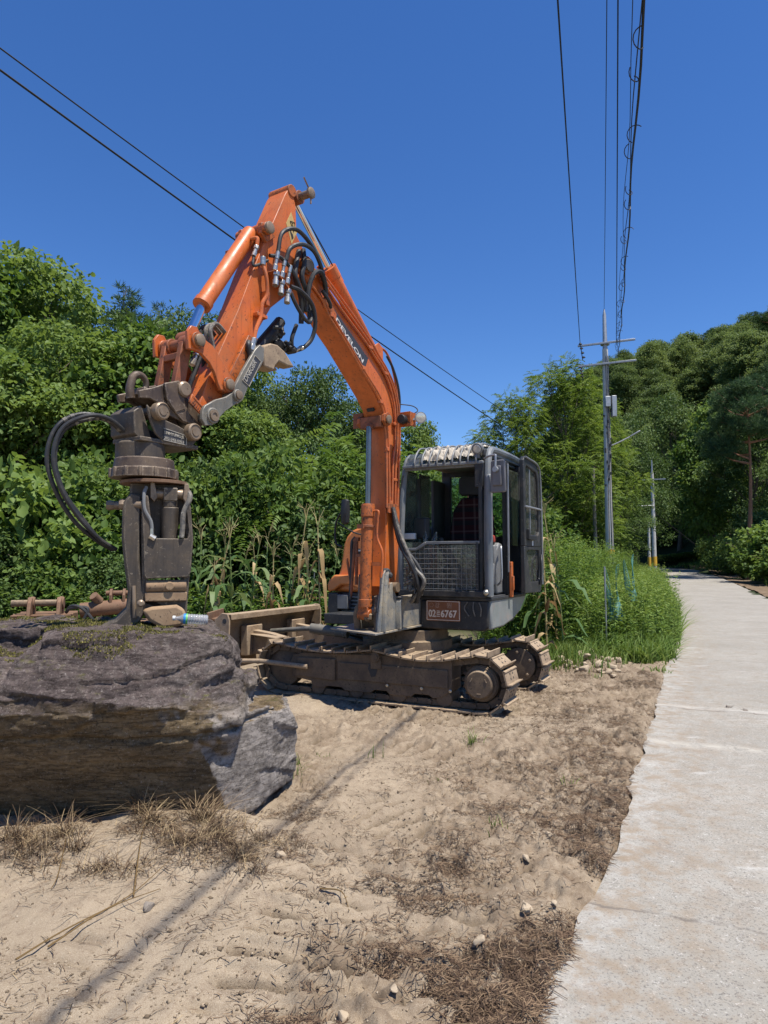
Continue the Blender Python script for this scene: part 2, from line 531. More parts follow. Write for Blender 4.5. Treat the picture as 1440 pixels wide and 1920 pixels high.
B={'boom': [(1.578, 4.041), (1.372, 3.899), (1.213, 3.834), (1.106, 3.733), (0.891, 3.595), (0.628, 3.394), (0.387, 3.205), (0.257, 3.079), (0.206, 2.936), (0.185, 2.786), (0.175, 2.449), (0.165, 1.777), (0.185, 1.39), (0.246, 1.227), (0.185, 1.126), (0.02, 1.152), (-0.055, 1.387), (-0.1, 1.786), (-0.112, 2.132), (-0.113, 2.481), (-0.114, 2.884), (-0.093, 3.128), (-0.06, 3.192), (0.005, 3.307), (0.101, 3.443), (0.216, 3.56), (0.348, 3.629), (0.592, 3.737), (0.963, 3.944), (1.15, 4.04), (1.313, 4.162), (1.414, 4.19), (1.528, 4.138)], 'arm': [(1.777, 4.701), (1.91, 4.421), (2.025, 4.182), (2.171, 3.852), (2.32, 3.492), (2.521, 3.081), (2.613, 2.885), (2.682, 2.707), (2.73, 2.598), (2.698, 2.532), (2.615, 2.53), (2.511, 2.639), (2.431, 2.779), (2.361, 2.964), (2.16, 3.285), (1.943, 3.625), (1.694, 3.843), (1.477, 4.045), (1.425, 4.174), (1.487, 4.26), (1.622, 4.394), (1.633, 4.635), (1.678, 4.762), (1.736, 4.765)], 'guide': [(2.899, 3.137), (2.866, 3.185), (2.811, 3.19), (2.77, 3.13), (2.655, 3.089), (2.579, 3.023), (2.501, 2.94), (2.461, 2.879), (2.459, 2.808), (2.503, 2.774), (2.573, 2.776), (2.601, 2.819), (2.635, 2.896), (2.688, 2.956), (2.766, 3.004), (2.837, 3.013), (2.89, 3.007)], 'hbar': [(2.87, 3.085), (2.802, 3.112), (2.781, 3.07), (2.812, 2.902), (2.842, 2.745), (2.88, 2.698), (2.923, 2.712), (2.93, 2.777), (2.9, 2.92)], 'coupler': [(3.24, 2.642), (3.124, 2.686), (2.99, 2.753), (2.91, 2.782), (2.856, 2.759), (2.826, 2.719), (2.83, 2.675), (2.692, 2.594), (2.675, 2.522), (2.689, 2.475), (2.75, 2.453), (2.834, 2.475), (2.922, 2.502), (3.002, 2.518), (3.058, 2.579), (3.148, 2.603), (3.23, 2.59)], 'thumblow': [(2.768, 2.581), (2.744, 2.621), (2.642, 2.685), (2.541, 2.725), (2.471, 2.777), (2.421, 2.787), (2.386, 2.74), (2.441, 2.688), (2.539, 2.62), (2.612, 2.546), (2.669, 2.489), (2.74, 2.473), (2.772, 2.518)], 'thumbup': [(2.468, 2.78), (2.353, 2.977), (2.221, 3.178), (2.167, 3.231), (2.117, 3.214), (2.121, 3.112), (2.163, 3.04), (2.281, 2.883), (2.348, 2.742), (2.405, 2.697), (2.45, 2.722)], 'claw': [(2.076, 3.252), (1.988, 3.299), (1.909, 3.306), (1.815, 3.271), (1.688, 3.167), (1.785, 3.157), (1.887, 3.169), (1.932, 3.117), (1.945, 3.078), (2.073, 3.083)], 'pins': {'foot': (0.185, 1.236), 'pivot': (1.501, 4.146), 'armtop': (1.693, 4.765), 'bktop': (2.046, 4.261), 'bkbase': (2.083, 4.252), 'gland': (2.601, 3.455), 'rodend': (2.729, 3.155), 'linkpin': (2.809, 3.087), 'armidl': (2.498, 2.829), 'armend': (2.643, 2.59), 'coup1': (2.88, 2.719), 'lowL': (3.108, 2.514), 'lowR': (2.82, 2.416), 'thumbpin': (2.434, 2.757), 'thumbend': (2.673, 2.557), 'boomcylpin': (0.228, 2.962), 'cyltop': (0.325, 2.079), 'cylbot': (0.37, 0.996), 'cylrod': (0.308, 2.892), 'acrod0': (1.536, 4.792), 'acgland': (1.014, 4.342), 'acbase': (0.25, 3.692), 'clawtip': (1.688, 3.167)}, 'arc1': [(0.168, 3.783), (-0.001, 3.799), (-0.12, 3.728), (-0.209, 3.58), (-0.276, 3.383), (-0.287, 3.172)], 'hosearc': [(0.009, 3.716), (-0.11, 3.614), (-0.21, 3.457), (-0.255, 3.285), (-0.243, 3.132)], 'badge': [(1.097, 3.885), (0.513, 3.548), (0.569, 3.424), (1.13, 3.803)], 'pipe1': [(1.624, 4.068), (1.32, 3.927), (1.223, 3.832), (1.124, 3.74), (0.901, 3.589), (0.629, 3.385), (0.534, 3.32), (0.358, 3.192), (0.247, 3.056), (0.216, 2.892), (0.185, 2.728), (0.175, 2.195), (0.175, 2.044)], 'pipe2': [(1.278, 3.915), (1.097, 3.767), (0.873, 3.596), (0.598, 3.392), (0.503, 3.326), (0.335, 3.207), (0.224, 3.071), (0.182, 2.897), (0.151, 2.732), (0.131, 2.198), (0.131, 2.058)], 'pipe3': [(1.328, 4.1), (0.997, 3.902), (0.58, 3.692), (0.425, 3.589), (0.285, 3.5), (0.161, 3.386), (0.066, 3.233), (0.024, 3.068), (0.014, 2.752), (0.057, 2.574), (0.079, 2.174), (0.079, 2.061)], 'pipe4': [(1.353, 4.153), (0.938, 3.932), (0.535, 3.716), (0.378, 3.602), (0.236, 3.512), (0.111, 3.398), (0.015, 3.244), (-0.027, 3.049), (-0.027, 2.758), (0.006, 2.523), (0.018, 2.179), (0.018, 2.065)], 'pipe5': [(1.357, 4.194), (0.89, 3.96), (0.482, 3.733), (0.323, 3.617), (0.18, 3.516), (0.053, 3.395), (-0.033, 3.238), (-0.076, 3.059), (-0.075, 2.65), (-0.041, 2.184), (-0.03, 2.069)]}

# ------------------------------------------------------------------ terrain
ROAD_DIR = Vector((0.40, 0.917, 0)).normalized()
def road_left(y):
    """x of the road's left edge"""
    y = np.asarray(y, float)
    x = 0.462 * y - 0.50 - 0.00095 * np.clip(y - 8, 0, None) ** 2
    x = x - 0.07 * sstep(3.6, 2.2, y) - 0.7 * sstep(12, 42, y)
    return x - 0.009 * np.clip(y - 66, 0, None) ** 2

def road_width(y):
    return 3.4 + 0.8 * sstep(12, 42, np.asarray(y, float))

def hill(x, y):
    """the wooded slopes: to the right of the road and behind the left trees"""
    x = np.asarray(x, float); y = np.asarray(y, float)
    rr = x - (road_left(np.minimum(y, 75)) + 5.0)
    hr = 34 * sstep(0, 32, rr) * sstep(38, 112, y + 0.35 * np.clip(rr, 0, 60)) + 1.3 * sstep(0.2, 5, rr) * sstep(14, 30, y)
    back = 33 * sstep(80, 128, y) * sstep(20, 42, x)
    hl = 9 * sstep(17, 55, y) * sstep(2, -16, x) + 16 * sstep(45, 120, y) * sstep(-8, -45, x)
    return np.maximum(hr, back) + hl + 0.3 * fbm(x * 0.15, y * 0.15, s=3) * sstep(20, 60, y)

CLEATS = [((-0.05, 3.62), (-0.42, 2.15), 0.66, 0.16, 0.034), ((0.42, 3.5), (0.12, 2.2), 0.30, 0.16, 0.018), ((-0.15, 4.3), (0.62, 3.35), 0.40, 0.135, 0.022),
          ((-0.9, 6.2), (0.9, 5.1), 0.42, 0.15, 0.020), ((-0.2, 7.0), (2.0, 5.7), 0.42, 0.15, 0.020), ((-1.0, 3.1), (-1.3, 2.2), 0.45, 0.15, 0.008)]
def rough_mask(x, y):
    return sstep(-0.2, 0.35, fbm(x * 0.8, y * 0.8, o=2, s=9) + 0.55 * sstep(-0.95, 0.0, x - 0.0)) * sstep(16, 9, y)

def cleat_mask(x, y):
    """where the track cleats have pressed the sand down to the damp soil"""
    g = np.zeros_like(np.asarray(x, float))
    for (a, b, w, pitch, amp) in CLEATS:
        L = math.hypot(b[0] - a[0], b[1] - a[1])
        dx, dy = (b[0] - a[0]) / L, (b[1] - a[1]) / L
        u = (x - a[0]) * dx + (y - a[1]) * dy
        v = -(x - a[0]) * dy + (y - a[1]) * dx
        wob = 0.03 * vnoise(x * 5, y * 5, s=21)
        m = sstep(w / 2 + .03, w / 2 - .05, np.abs(v + wob)) * sstep(-.1, .1, u) * sstep(L + .1, L - .1, u)
        brk = sstep(-0.55, 0.0, vnoise(x * 4, y * 4, s=33))
        rid = np.abs(((u + wob) / pitch) % 1.0 - 0.5) * 2
        g = np.maximum(g, m * brk * sstep(0.50, 0.85, rid) * min(1, amp / .02))
    return g

def near_relief(x, y):
    near = sstep(16, 9, y) * sstep(-6, -4, x)
    h = 0.030 * fbm(x * 0.9, y * 0.9, o=3, s=1) + 0.016 * fbm(x * 3.5, y * 3.5, o=4, s=2)
    rough = rough_mask(x, y)
    lump = np.clip(fbm(x * 11, y * 11, o=3, s=5), 0, None)
    h = h + rough * 0.034 * lump + rough * 0.020 * np.clip(fbm(x * 16, y * 16, o=2, s=7), 0, 1) + 0.007 * fbm(x * 24, y * 24, o=2, s=6) * (0.4 + rough)
    crumb = np.clip(fbm(x * 30, y * 30, o=2, s=11, g=.7) - .05, 0, 1)
    h = h + (.0055 + .011 * rough) * crumb * sstep(-.3, .3, vnoise(x * 2.2, y * 2.2, s=12) + .4 * rough)
    for (a, b, w, pitch, amp) in CLEATS:
        ax, ay = a; bx, by = b
        L = math.hypot(bx - ax, by - ay)
        dx, dy = (bx - ax) / L, (by - ay) / L
        u = (x - ax) * dx + (y - ay) * dy
        v = -(x - ax) * dy + (y - ay) * dx
        wob = 0.03 * vnoise(x * 5, y * 5, s=21)
        m = sstep(w / 2 + .03, w / 2 - .05, np.abs(v + wob)) * sstep(-.1, .1, u) * sstep(L + .1, L - .1, u)
        brk = sstep(-0.55, 0.0, vnoise(x * 4, y * 4, s=33))
        rid = np.abs(((u + wob) / pitch) % 1.0 - 0.5) * 2
        amp = amp * 1.5
        h = h - m * (amp * 0.5 + amp * 1.5 * brk * sstep(0.55, 0.95, rid) - amp * 0.8 * brk * sstep(0.4, 0.0, rid))
    return h * near

def ground_z(x, y):
    x = np.asarray(x, float); y = np.asarray(y, float)
    d = x - road_left(y)                                      # >0 on the road
    w = road_width(y)
    h = near_relief(x, y) + hill(x, y)
    mound = 0.10 * sstep(3.2, 3.7, y) * sstep(4.3, 3.85, y) * sstep(-2.6, -1.6, x) * sstep(-0.55, -0.95, x)
    h = h + mound * (0.7 + 0.5 * vnoise(x * 3, y * 3, s=41))
    h = h + 0.11 * np.exp(-((x - 2.95) / .5) ** 2 - ((y - 9.75) / .4) ** 2)
    inr = sstep(-0.04, 0.07, d) * sstep(w + 0.02, w - 0.16, d)
    edge = np.exp(-((d + 0.10) / 0.13) ** 2)
    h = h * (1 - inr * 0.92) + edge * (0.010 + 0.012 * vnoise(x * 2.3, y * 2.3, s=17) + 0.005 * vnoise(x * 9, y * 9, s=18)) - inr * 0.05
    e2 = np.exp(-((d - w) / 0.5) ** 2)
    h = h + e2 * 0.05 * (1 + vnoise(x * 1.3, y * 1.3, s=19))
    return h + 0.55 * sstep(25, 75, y)

def axis(dense0, dense1, step, lo, hi, grow):
    a = list(np.arange(dense0, dense1, step))
    s = step
    while a[-1] < hi:
        s *= grow
        a.append(a[-1] + s)
    b = []
    s, c = step, dense0
    while c > lo:
        s *= grow
        c -= s
        b.append(c)
    return np.array(b[::-1] + a)

gx = axis(-2.4, 2.9, 0.0135, -420, 420, 1.055)
gy_ = [1.75]
while gy_[-1] < 8: gy_.append(gy_[-1] + 0.0046 * gy_[-1])
gy = np.concatenate([axis(1.4, 1.74, 0.02, -60, 1.7, 1.2)[:-1], gy_, axis(8.0, 8.1, 0.04, 7.9, 620, 1.035)])
gy = np.unique(np.sort(gy))
GX, GY = np.meshgrid(gx, gy)
GZ = ground_z(GX.ravel(), GY.ravel()).reshape(GX.shape)
V = np.stack([GX.ravel(), GY.ravel(), GZ.ravel()], 1)
nx, ny = len(gx), len(gy)
I = np.arange(nx * ny).reshape(ny, nx)
Fq = np.stack([I[:-1, :-1].ravel(), I[:-1, 1:].ravel(), I[1:, 1:].ravel(), I[1:, :-1].ravel()], 1)
m = NT('sandy_dirt')
sand = m.mix(m.ramp(m.noise(0.9, 4, 0.6), [(0.35, 0.0), (0.65, 1.0)]), (0.35, 0.278, 0.192), (0.28, 0.222, 0.152))
sand = m.mix(m.ramp(m.noise(9, 6, 0.75), [(0.48, 0.0), (0.70, 0.8)]), sand, (0.19, 0.14, 0.095))
grain = m.noise(330, 3, 0.9)
sand = m.mix(m.ramp(grain, [(0.37, 0.8), (0.47, 0.0)]), sand, (0.17, 0.12, 0.08))
sand = m.mix(m.ramp(grain, [(0.54, 0.0), (0.65, 0.75)]), sand, (0.52, 0.45, 0.36))
sand = m.mix(m.ramp(m.noise(38, 5, 0.8), [(0.56, 0.0), (0.68, 0.75)]), sand, (0.15, 0.105, 0.07))
ra = m.n('ShaderNodeAttribute'); ra.attribute_name = 'lv'
sand = m.mix(m.math('MULTIPLY', ra.outputs['Fac'], m.ramp(m.noise(5, 6, .8), [(.40, .10), (.60, .8)])), sand, (0.165, 0.12, 0.08))
gr_ = m.n('ShaderNodeAttribute'); gr_.attribute_name = 'groove'
sand = m.mix(m.math('MULTIPLY', gr_.outputs['Fac'], m.ramp(m.noise(16, 5, .8), [(.36, .15), (.58, .95)])), sand, (0.13, 0.098, 0.066))
# far from the yard the soil is dark forest floor
pos = m.n('ShaderNodeSeparateXYZ'); m.l(m.co(), pos.inputs[0])
far = m.ramp(m.math('MULTIPLY', pos.outputs[1], 0.04), [(0.45, 0.0), (0.60, 1.0)])
sand = m.mix(far, sand, (0.028, 0.040, 0.014))
m.set(color=sand, rough=0.95, spec=0.15)
b1 = m.bump(m.noise(42, 6, 0.75), 0.55, 0.012)
m.bump(grain, 0.4, 0.003, b1)
ground = raw('ground', V, Fq, m.m, None, rough_mask(V[:, 0], V[:, 1]))
ga = ground.data.attributes.new('groove', 'FLOAT', 'POINT')
ga.data.foreach_set('value', cleat_mask(V[:, 0], V[:, 1]).astype(np.float32))
tag(ground, kind='structure')

# road: a strip of concrete with its own ragged edge and slight camber
ys = np.concatenate([np.arange(-6, 14, 0.08), np.arange(14, 60, 0.5), np.arange(60, 88, 1.0)])
us = np.linspace(0, 1, 40)
RV = []
for y in ys:
    xl, w = float(road_left(y)), float(road_width(y))
    for u in us:
        e = (0.03 * vnoise(np.array([y * 2.1]), np.array([3.0]), s=50)[0] + 0.02 * vnoise(np.array([y * 8]), np.array([1.0]), s=51)[0]) * max(0, 1 - u * 6)
        x = xl + e + u * w
        RV.append((x, y))
RV = np.array(RV)
rz = 0.012 + 0.004 * fbm(RV[:, 0] * 1.2, RV[:, 1] * 1.2, o=3, s=52) + 0.55 * sstep(25, 75, RV[:, 1])
RVv = np.concatenate([RV, rz[:, None]], 1)
I = np.arange(len(ys) * len(us)).reshape(len(ys), len(us))
RF = np.stack([I[:-1, :-1].ravel(), I[:-1, 1:].ravel(), I[1:, 1:].ravel(), I[1:, :-1].ravel()], 1)
m = NT('road_concrete')
c = m.mix(m.ramp(m.noise(0.7, 4, 0.6), [(0.3, 0.0), (0.7, 1.0)]), (0.275, 0.256, 0.218), (0.355, 0.333, 0.288))
c = m.mix(m.ramp(m.noise(3.5, 6, 0.75), [(0.47, 0.0), (0.66, 0.65)]), c, (0.26, 0.23, 0.185))
c = m.mix(m.ramp(m.noise(85, 4, 0.8), [(0.38, 0.9), (0.46, 0.0)]), c, (0.12, 0.11, 0.10))
c = m.mix(m.ramp(m.noise(30, 5, 0.85), [(0.36, 0.8), (0.43, 0.0)]), c, (0.16, 0.14, 0.12))
c = m.mix(m.ramp(m.noise(48, 4, 0.85), [(0.58, 0.0), (0.66, 0.8)]), c, (0.58, 0.56, 0.52))
ea = m.n('ShaderNodeAttribute'); ea.attribute_name = 'lv'
c = m.mix(m.math('MULTIPLY', m.ramp(ea.outputs['Fac'], [(0.02, 0.25), (0.10, 0.0)]), m.ramp(m.noise(5, 5, .75), [(.42, 0), (.6, 1)])), c, (0.58, 0.56, 0.52))
c = m.mix(m.math('MULTIPLY', m.ramp(ea.outputs['Fac'], [(0.0, 0.9), (0.25, 0.25)]), m.ramp(m.noise(6, 6, .8), [(.46, 0), (.60, .85)])), c, (0.25, 0.185, 0.12))
agg = m.vor(70)
c = m.mix(m.math('MULTIPLY', m.ramp(agg, [(0.10, 1.0), (0.22, 0.0)]), m.ramp(m.noise(2.2, 3), [(0.4, 0.0), (0.62, 0.6)])), c, (0.17, 0.17, 0.18))
c = m.mix(m.ramp(m.noise(2.6, 5, 0.7, stretch=(0.5, 1.6, 1)), [(0.61, 0.0), (0.72, 0.55)]), c, (0.56, 0.54, 0.50))
c = m.mix(m.ramp(m.noise(7, 5, 0.8), [(0.62, 0.0), (0.72, 0.6)]), c, (0.22, 0.155, 0.11))
pv_ = m.n('ShaderNodeSeparateXYZ'); m.l(m.co(), pv_.inputs[0])
al = m.math('ADD', m.math('MULTIPLY', pv_.outputs[0], .4), m.math('ADD', m.math('MULTIPLY', pv_.outputs[1], .917), m.math('MULTIPLY', m.noise(3, 4, .7), .25)))
for jp, jw, jc in ((7.70, .10, (.44, .41, .36)), (6.15, .13, (.44, .41, .35)), (7.60, .03, (.16, .14, .12)), (11.4, .03, (.15, .13, .11)), (3.2, .02, (.15, .13, .11))):
    dd_ = m.math('ABSOLUTE', m.math('SUBTRACT', al, jp + .12))
    c = m.mix(m.math('MULTIPLY', m.ramp(dd_, [(0.0, .9), (jw, 0.0)]), m.ramp(m.noise(6, 5, .8), [(.40, 0), (.56, 1)])), c, jc)
c = m.mix(m.math('MULTIPLY', m.ramp(m.noise(1.6, 5, .75, stretch=(1.4, .8, 1)), [(.57, 0), (.70, .45)]), m.ramp(m.noise(22, 5, .85), [(.42, .2), (.6, 1)])), c, (.235, .165, .115))
m.set(color=c, rough=0.9, spec=0.2)
b1 = m.bump(m.noise(120, 5, 0.8), 0.5, 0.005)
m.bump(m.noise(14, 4, 0.7), 0.3, 0.01, b1)
road = raw('road', RVv, RF, m.m, None, np.tile(us, len(ys)))
tag(road, kind='structure')
# bare earth shoulder on the far side of the road
ys2 = np.arange(14, 76, .5); us2 = np.linspace(0, 1, 9)
SV = []
for y in ys2:
    for u in us2:
        x = float(road_left(y)) + float(road_width(y)) + .02 + u * (2.4 + .5 * vnoise(np.array([y * .4]), np.array([2.]), s=55)[0])
        SV.append((x, y))
SV = np.array(SV); sz_ = ground_z(SV[:, 0], SV[:, 1]) + .025 - .05 * np.tile(us2, len(ys2)) ** 6
I = np.arange(len(ys2) * len(us2)).reshape(len(ys2), len(us2))
m = NT('shoulder_earth')
c = m.mix(m.ramp(m.noise(2.5, 5, .7), [(.35, 0), (.65, 1)]), (.13, .088, .055), (.24, .175, .115))
c = m.mix(m.ramp(m.noise(14, 5, .8), [(.52, 0), (.62, .8)]), c, (.07, .05, .03))
m.set(color=c, rough=.95, spec=.1)
sh_ = raw('road_shoulder', np.concatenate([SV, sz_[:, None]], 1), np.stack([I[:-1, :-1].ravel(), I[:-1, 1:].ravel(), I[1:, 1:].ravel(), I[1:, :-1].ravel()], 1), m.m)
tag(sh_, kind='structure')

# ------------------------------------------------------------------ excavator
# three frames: undercarriage (a forward along the tracks, n to its left), upper body (f forward, l left), boom plane (s out, q left)
CX, CY = 0.35, 8.25
UP = R(28)
UH = Vector((-math.sin(UP), -math.cos(UP), 0)); UL = Vector((math.cos(UP), -math.sin(UP), 0))
BA = R(BOOM_DEG)
BH = Vector((-math.sin(BA), -math.cos(BA), 0)); BL = Vector((math.cos(BA), -math.sin(BA), 0))
TT = Vector((-0.895, 0.446, 0)).normalized(); TN = Vector((-0.446, -0.895, 0)).normalized()
ZZ = Vector((0, 0, 1))
def UF(f, l, z): return Vector((CX, CY, 0)) + UH * f + UL * l + ZZ * z
def BF(s, q, z): return Vector(F0) + BH * s + BL * q + ZZ * z
def TF(a, n, z): return Vector((0.274, 8.025, 0)) + TT * a + TN * n + ZZ * z
def PIN(k, q=0.0): return BF(B['pins'][k][0], q, B['pins'][k][1])
UAX = (UH, UL, ZZ); TAX = (TT, TN, ZZ)

EX = thing('excavator', 'orange tracked excavator with a grey cab parked beside the boulder on sandy ground', 'excavator', (CX, CY, 0))

def E(name, mat, fn, parent=EX, bevel=0.0, smooth=35):
    mb = MB(); fn(mb)
    return mb.build(name, mat, parent, bevel, smooth)

def text(body, name, org, xd, yd, width, height, mat, parent, depth=0.004, bold=0.0):
    """lettering as a mesh: lower left corner org, along xd, up yd"""
    cu = bpy.data.curves.new(name, 'FONT')
    cu.body = body
    cu.extrude = 0.02
    cu.offset = bold
    cu.resolution_u = 3
    tmp = bpy.data.objects.new('tmp', cu)
    COL.objects.link(tmp)
    dg = bpy.context.evaluated_depsgraph_get()
    me = bpy.data.meshes.new_from_object(tmp.evaluated_get(dg))
    bpy.data.objects.remove(tmp); bpy.data.curves.remove(cu)
    co = np.array([v.co[:] for v in me.vertices])
    lo, hi = co.min(0), co.max(0)
    xd, yd = Vector(xd).normalized(), Vector(yd).normalized()
    zd = xd.cross(yd)
    o0 = ROOT_LOC.get(parent.name, Vector((0, 0, 0)))
    for v, c in zip(me.vertices, co):
        v.co = Vector(org) + xd * (c[0] - lo[0]) / (hi[0] - lo[0]) * width + yd * (c[1] - lo[1]) / (hi[1] - lo[1]) * height + zd * (c[2] / 0.02) * depth - o0
    me.name = name
    me.materials.clear(); me.materials.append(mat)
    o = bpy.data.objects.new(name, me)
    COL.objects.link(o)
    o.parent = parent
    ROOT_LOC[o.name] = o0
    return o

# ---- tracks
AR, AI, RW, ZA = -1.17, 1.19, 0.262, 0.292
def track_path():
    """points (a, z, tangent angle) of the shoe base line, going rearwards along the bottom then over the top"""
    P = []
    def seg(p, q, n, sag=None):
        for i in range(n):
            t = i / n
            z = p[1] + (q[1] - p[1]) * t
            if sag: z += sag(t)
            P.append((p[0] + (q[0] - p[0]) * t, z))
    zb, zt = ZA - RW, ZA + RW
    seg((AI - .05, zb), (AR + .1, zb), 60)
    for i in range(60):
        t = -math.pi / 2 - math.pi * i / 60
        P.append((AR + RW * math.cos(t), ZA + RW * math.sin(t)))
    mid = 0.02
    seg((AR, zt), (mid, zt + .0), 40, lambda t: -0.075 * math.sin(math.pi * t) ** 1.3 - 0.012 * t)
    seg((mid, zt - .012), (AI, zt), 40, lambda t: -0.055 * math.sin(math.pi * t) + 0.0)
    for i in range(60):
        t = math.pi / 2 - math.pi * i / 60
        P.append((AI + RW * math.cos(t), ZA + RW * math.sin(t)))
    return P
TP = track_path()
TPc = np.array(TP + [TP[0]])
seglen = np.hypot(*(np.diff(TPc, axis=0).T))
cum = np.concatenate([[0], np.cumsum(seglen)])
PER = cum[-1]
NSH = 40
def path_at(d):
    d = d % PER
    return np.interp(d, cum, TPc[:, 0]), np.interp(d, cum, TPc[:, 1])

def shoe_mesh():
    mb = MB()
    p = PER / NSH
    # local: x along path, y across, z outward
    mb.box((0, 0, 0.012), (p * 0.90, 0.40, 0.016))
    prof = [(-p * .46, 0.004), (-p * .46, 0.062), (-p * .40, 0.065), (-p * .36, 0.016)]
    fr = lambda u, y, z: Vector((u, y, z))
    mb.prism(prof, fr, -0.2, 0.2)
    mb.prism([(p * .30, 0.018), (p * .36, 0.030), (p * .42, 0.030), (p * .49, 0.014), (p * .47, 0.0)], fr, -0.2, 0.2)
    mb.m = 1
    for y in (-.045, .045):
        for x in (-.018, .028):
            mb.box((x, y, 0.0215), (.020, .016, .004))
    return mb
sm = shoe_mesh().build('track_shoe', [M['shoe'], M['dark_in']], None, 0.002)
shoe_me = sm.data
bpy.data.objects.remove(sm)

for side in (1, -1):
    n0 = 0.71 * side
    ch = MB()
    p = PER / NSH
    for k in range(NSH):
        a0, z0 = path_at((k + .0) * p); a1, z1 = path_at((k + 1.0) * p)
        am, zm = (a0 + a1) / 2, (z0 + z1) / 2
        tx, tz = (a1 - a0), (z1 - z0)
        L = math.hypot(tx, tz); tx /= L; tz /= L
        out = (tz, -tx)                                # outward normal for this winding
        if (am - 0.05) * out[0] + (zm - ZA) * out[1] < 0 and abs(zm - ZA) > .1: out = (-out[0], -out[1])
        if abs(zm - ZA) <= .1:
            out = (math.copysign(1, am) * abs(out[0]), out[1])
        for w in (-.085, .085):
            c = TF(am - out[0] * .035, n0 + w, zm - out[1] * .035)
            xax = TT * tx + ZZ * tz; zax = TT * out[0] + ZZ * out[1]
            ch.box(c, (L * .80, .03, .058), (xax, TN, zax))
            c2 = TF(a0 - out[0] * .037, n0 + w, z0 - out[1] * .037)
            ch.cyl(c2 - TN * .028, c2 + TN * .028, .027, 8)
    track = ch.build('crawler_track', M['mud_steel'], EX, 0)
    tag(track, 'nearer crawler track facing the boulder' if side == 1 else 'farther crawler track behind the frame')
    for k in range(NSH):
        a0, z0 = path_at((k + .5) * p - .02); a1, z1 = path_at((k + .5) * p + .02)
        am, zm = path_at((k + .5) * p)
        tx, tz = a1 - a0, z1 - z0
        L = math.hypot(tx, tz); tx /= L; tz /= L
        out = (tz, -tx)
        cen = (np.clip(am, AR, AI), ZA)
        if (am - cen[0]) * out[0] + (zm - cen[1]) * out[1] < 0: out = (-out[0], -out[1])
        X = TT * tx + ZZ * tz; Z = TT * out[0] + ZZ * out[1]; Y = Z.cross(X)
        # small play so the shoes do not read as a perfect chain
        tl = random.uniform(-.03, .03)
        X = (X + Z * tl).normalized(); Z = X.cross(Y).normalized()
        o = bpy.data.objects.new('track_shoe', shoe_me)
        COL.objects.link(o)
        o.parent = track
        mw = Matrix((X, Y, Z)).transposed().to_4x4()
        mw.translation = TF(am, n0, zm) - Vector((CX, CY, 0))
        o.matrix_basis = mw

    # track frame with roller cut-outs, bolts, carrier roller
    mb = MB()
    prof = [(AR + .30, .20), (AR + .30, .50), (-.05, .50), (AI - .28, .47), (AI - .16, .44), (AI - .13, .36), (AI - .16, .20), (AI - .40, .17), (AI - .45, .11), (.62, .105), (.58, .13), (.40, .13), (.36, .10), (.05, .10), (.0, .135), (-.14, .135), (-.18, .10), (-.42, .10), (-.46, .135), (-.62, .135), (-.66, .105), (AR + .42, .12)]
    mb.prism(prof, lambda a, n, z: TF(a, n, z), n0 - .13, n0 + .13)
    nf = n0 + .135 * side
    for a in (-.78, -.28, .22, .70):
        mb.cyl(TF(a, n0 - .12, .115), TF(a, n0 + .12, .115), .085, 16)
    mb.prism([(AR + .34, .22), (AR + .34, .40), (AI - .75, .40), (AI - .75, .22)], lambda a, n, z: TF(a, n, z), nf, nf + .012 * side)
    mb.prism([(AI - .72, .2), (AI - .72, .43), (AI - .24, .42), (AI - .20, .22)], lambda a, n, z: TF(a, n, z), nf, nf + .02 * side)
    tf = mb.build('track_frame', M['mud_steel'], EX, .006)
    mb = MB()
    for a in (-.86, -.55, -.16):
        mb.lathe([(.016, 0), (.016, .014), (.011, .018)], TF(a, nf + .012 * side, .20), TN * side, 8)
    mb.build('frame_bolt', M['fitting'], tf)
    E('grease_hole', M['dark_in'], lambda b: b.prism([(-.02, .28), (-.05, .37), (-.01, .405), (.05, .40), (.07, .36), (.03, .27)], lambda a, n, z: TF(a, n, z), nf + .0125 * side, nf + .0145 * side), tf)
    mb = MB()
    mb.cyl(TF(-.03, n0 + .02 * side, .485), TF(-.03, n0 + .19 * side, .485), .052, 18)
    mb.cyl(TF(-.03, n0 + .19 * side, .485), TF(-.03, n0 + .20 * side, .485), .034, 14)
    mb.prism([(-.09, .36), (-.09, .47), (.03, .47), (.03, .36)], lambda a, n, z: TF(a, n, z), nf, nf + .03 * side)
    mb.build('carrier_roller', M['mud_steel'], EX, .004)
    # sprocket: toothed ring with a round hub cover
    mb = MB()
    T = 21
    prof = []
    for k in range(T * 4):
        r = .235 if (k % 4) in (0, 1) else .200
        ang = 2 * math.pi * k / (T * 4)
        prof.append((AR + r * math.cos(ang), ZA + r * math.sin(ang)))
    mb.prism(prof, lambda a, n, z: TF(a, n, z), n0 - .022, n0 + .022)
    mb.cyl(TF(AR, n0 - .16 * 1, ZA), TF(AR, n0 + .12, ZA), .175, 32)
    sp = mb.build('sprocket', M['mud_steel'], EX, .003)
    mb = MB()
    mb.lathe([(.165, 0), (.165, .02), (.142, .025), (.135, .075), (.125, .088), (.0, .09)], TF(AR, n0 + .12 * side, ZA), TN * side, 32)
    mb.lathe([(.19, 0), (.19, .012), (.172, .016), (.0, .018)], TF(AR, n0 - .16 * side, ZA), -TN * side, 32)
    hub = mb.build('hub_cover', M['mud_steel'], sp, .003)
    mb = MB()
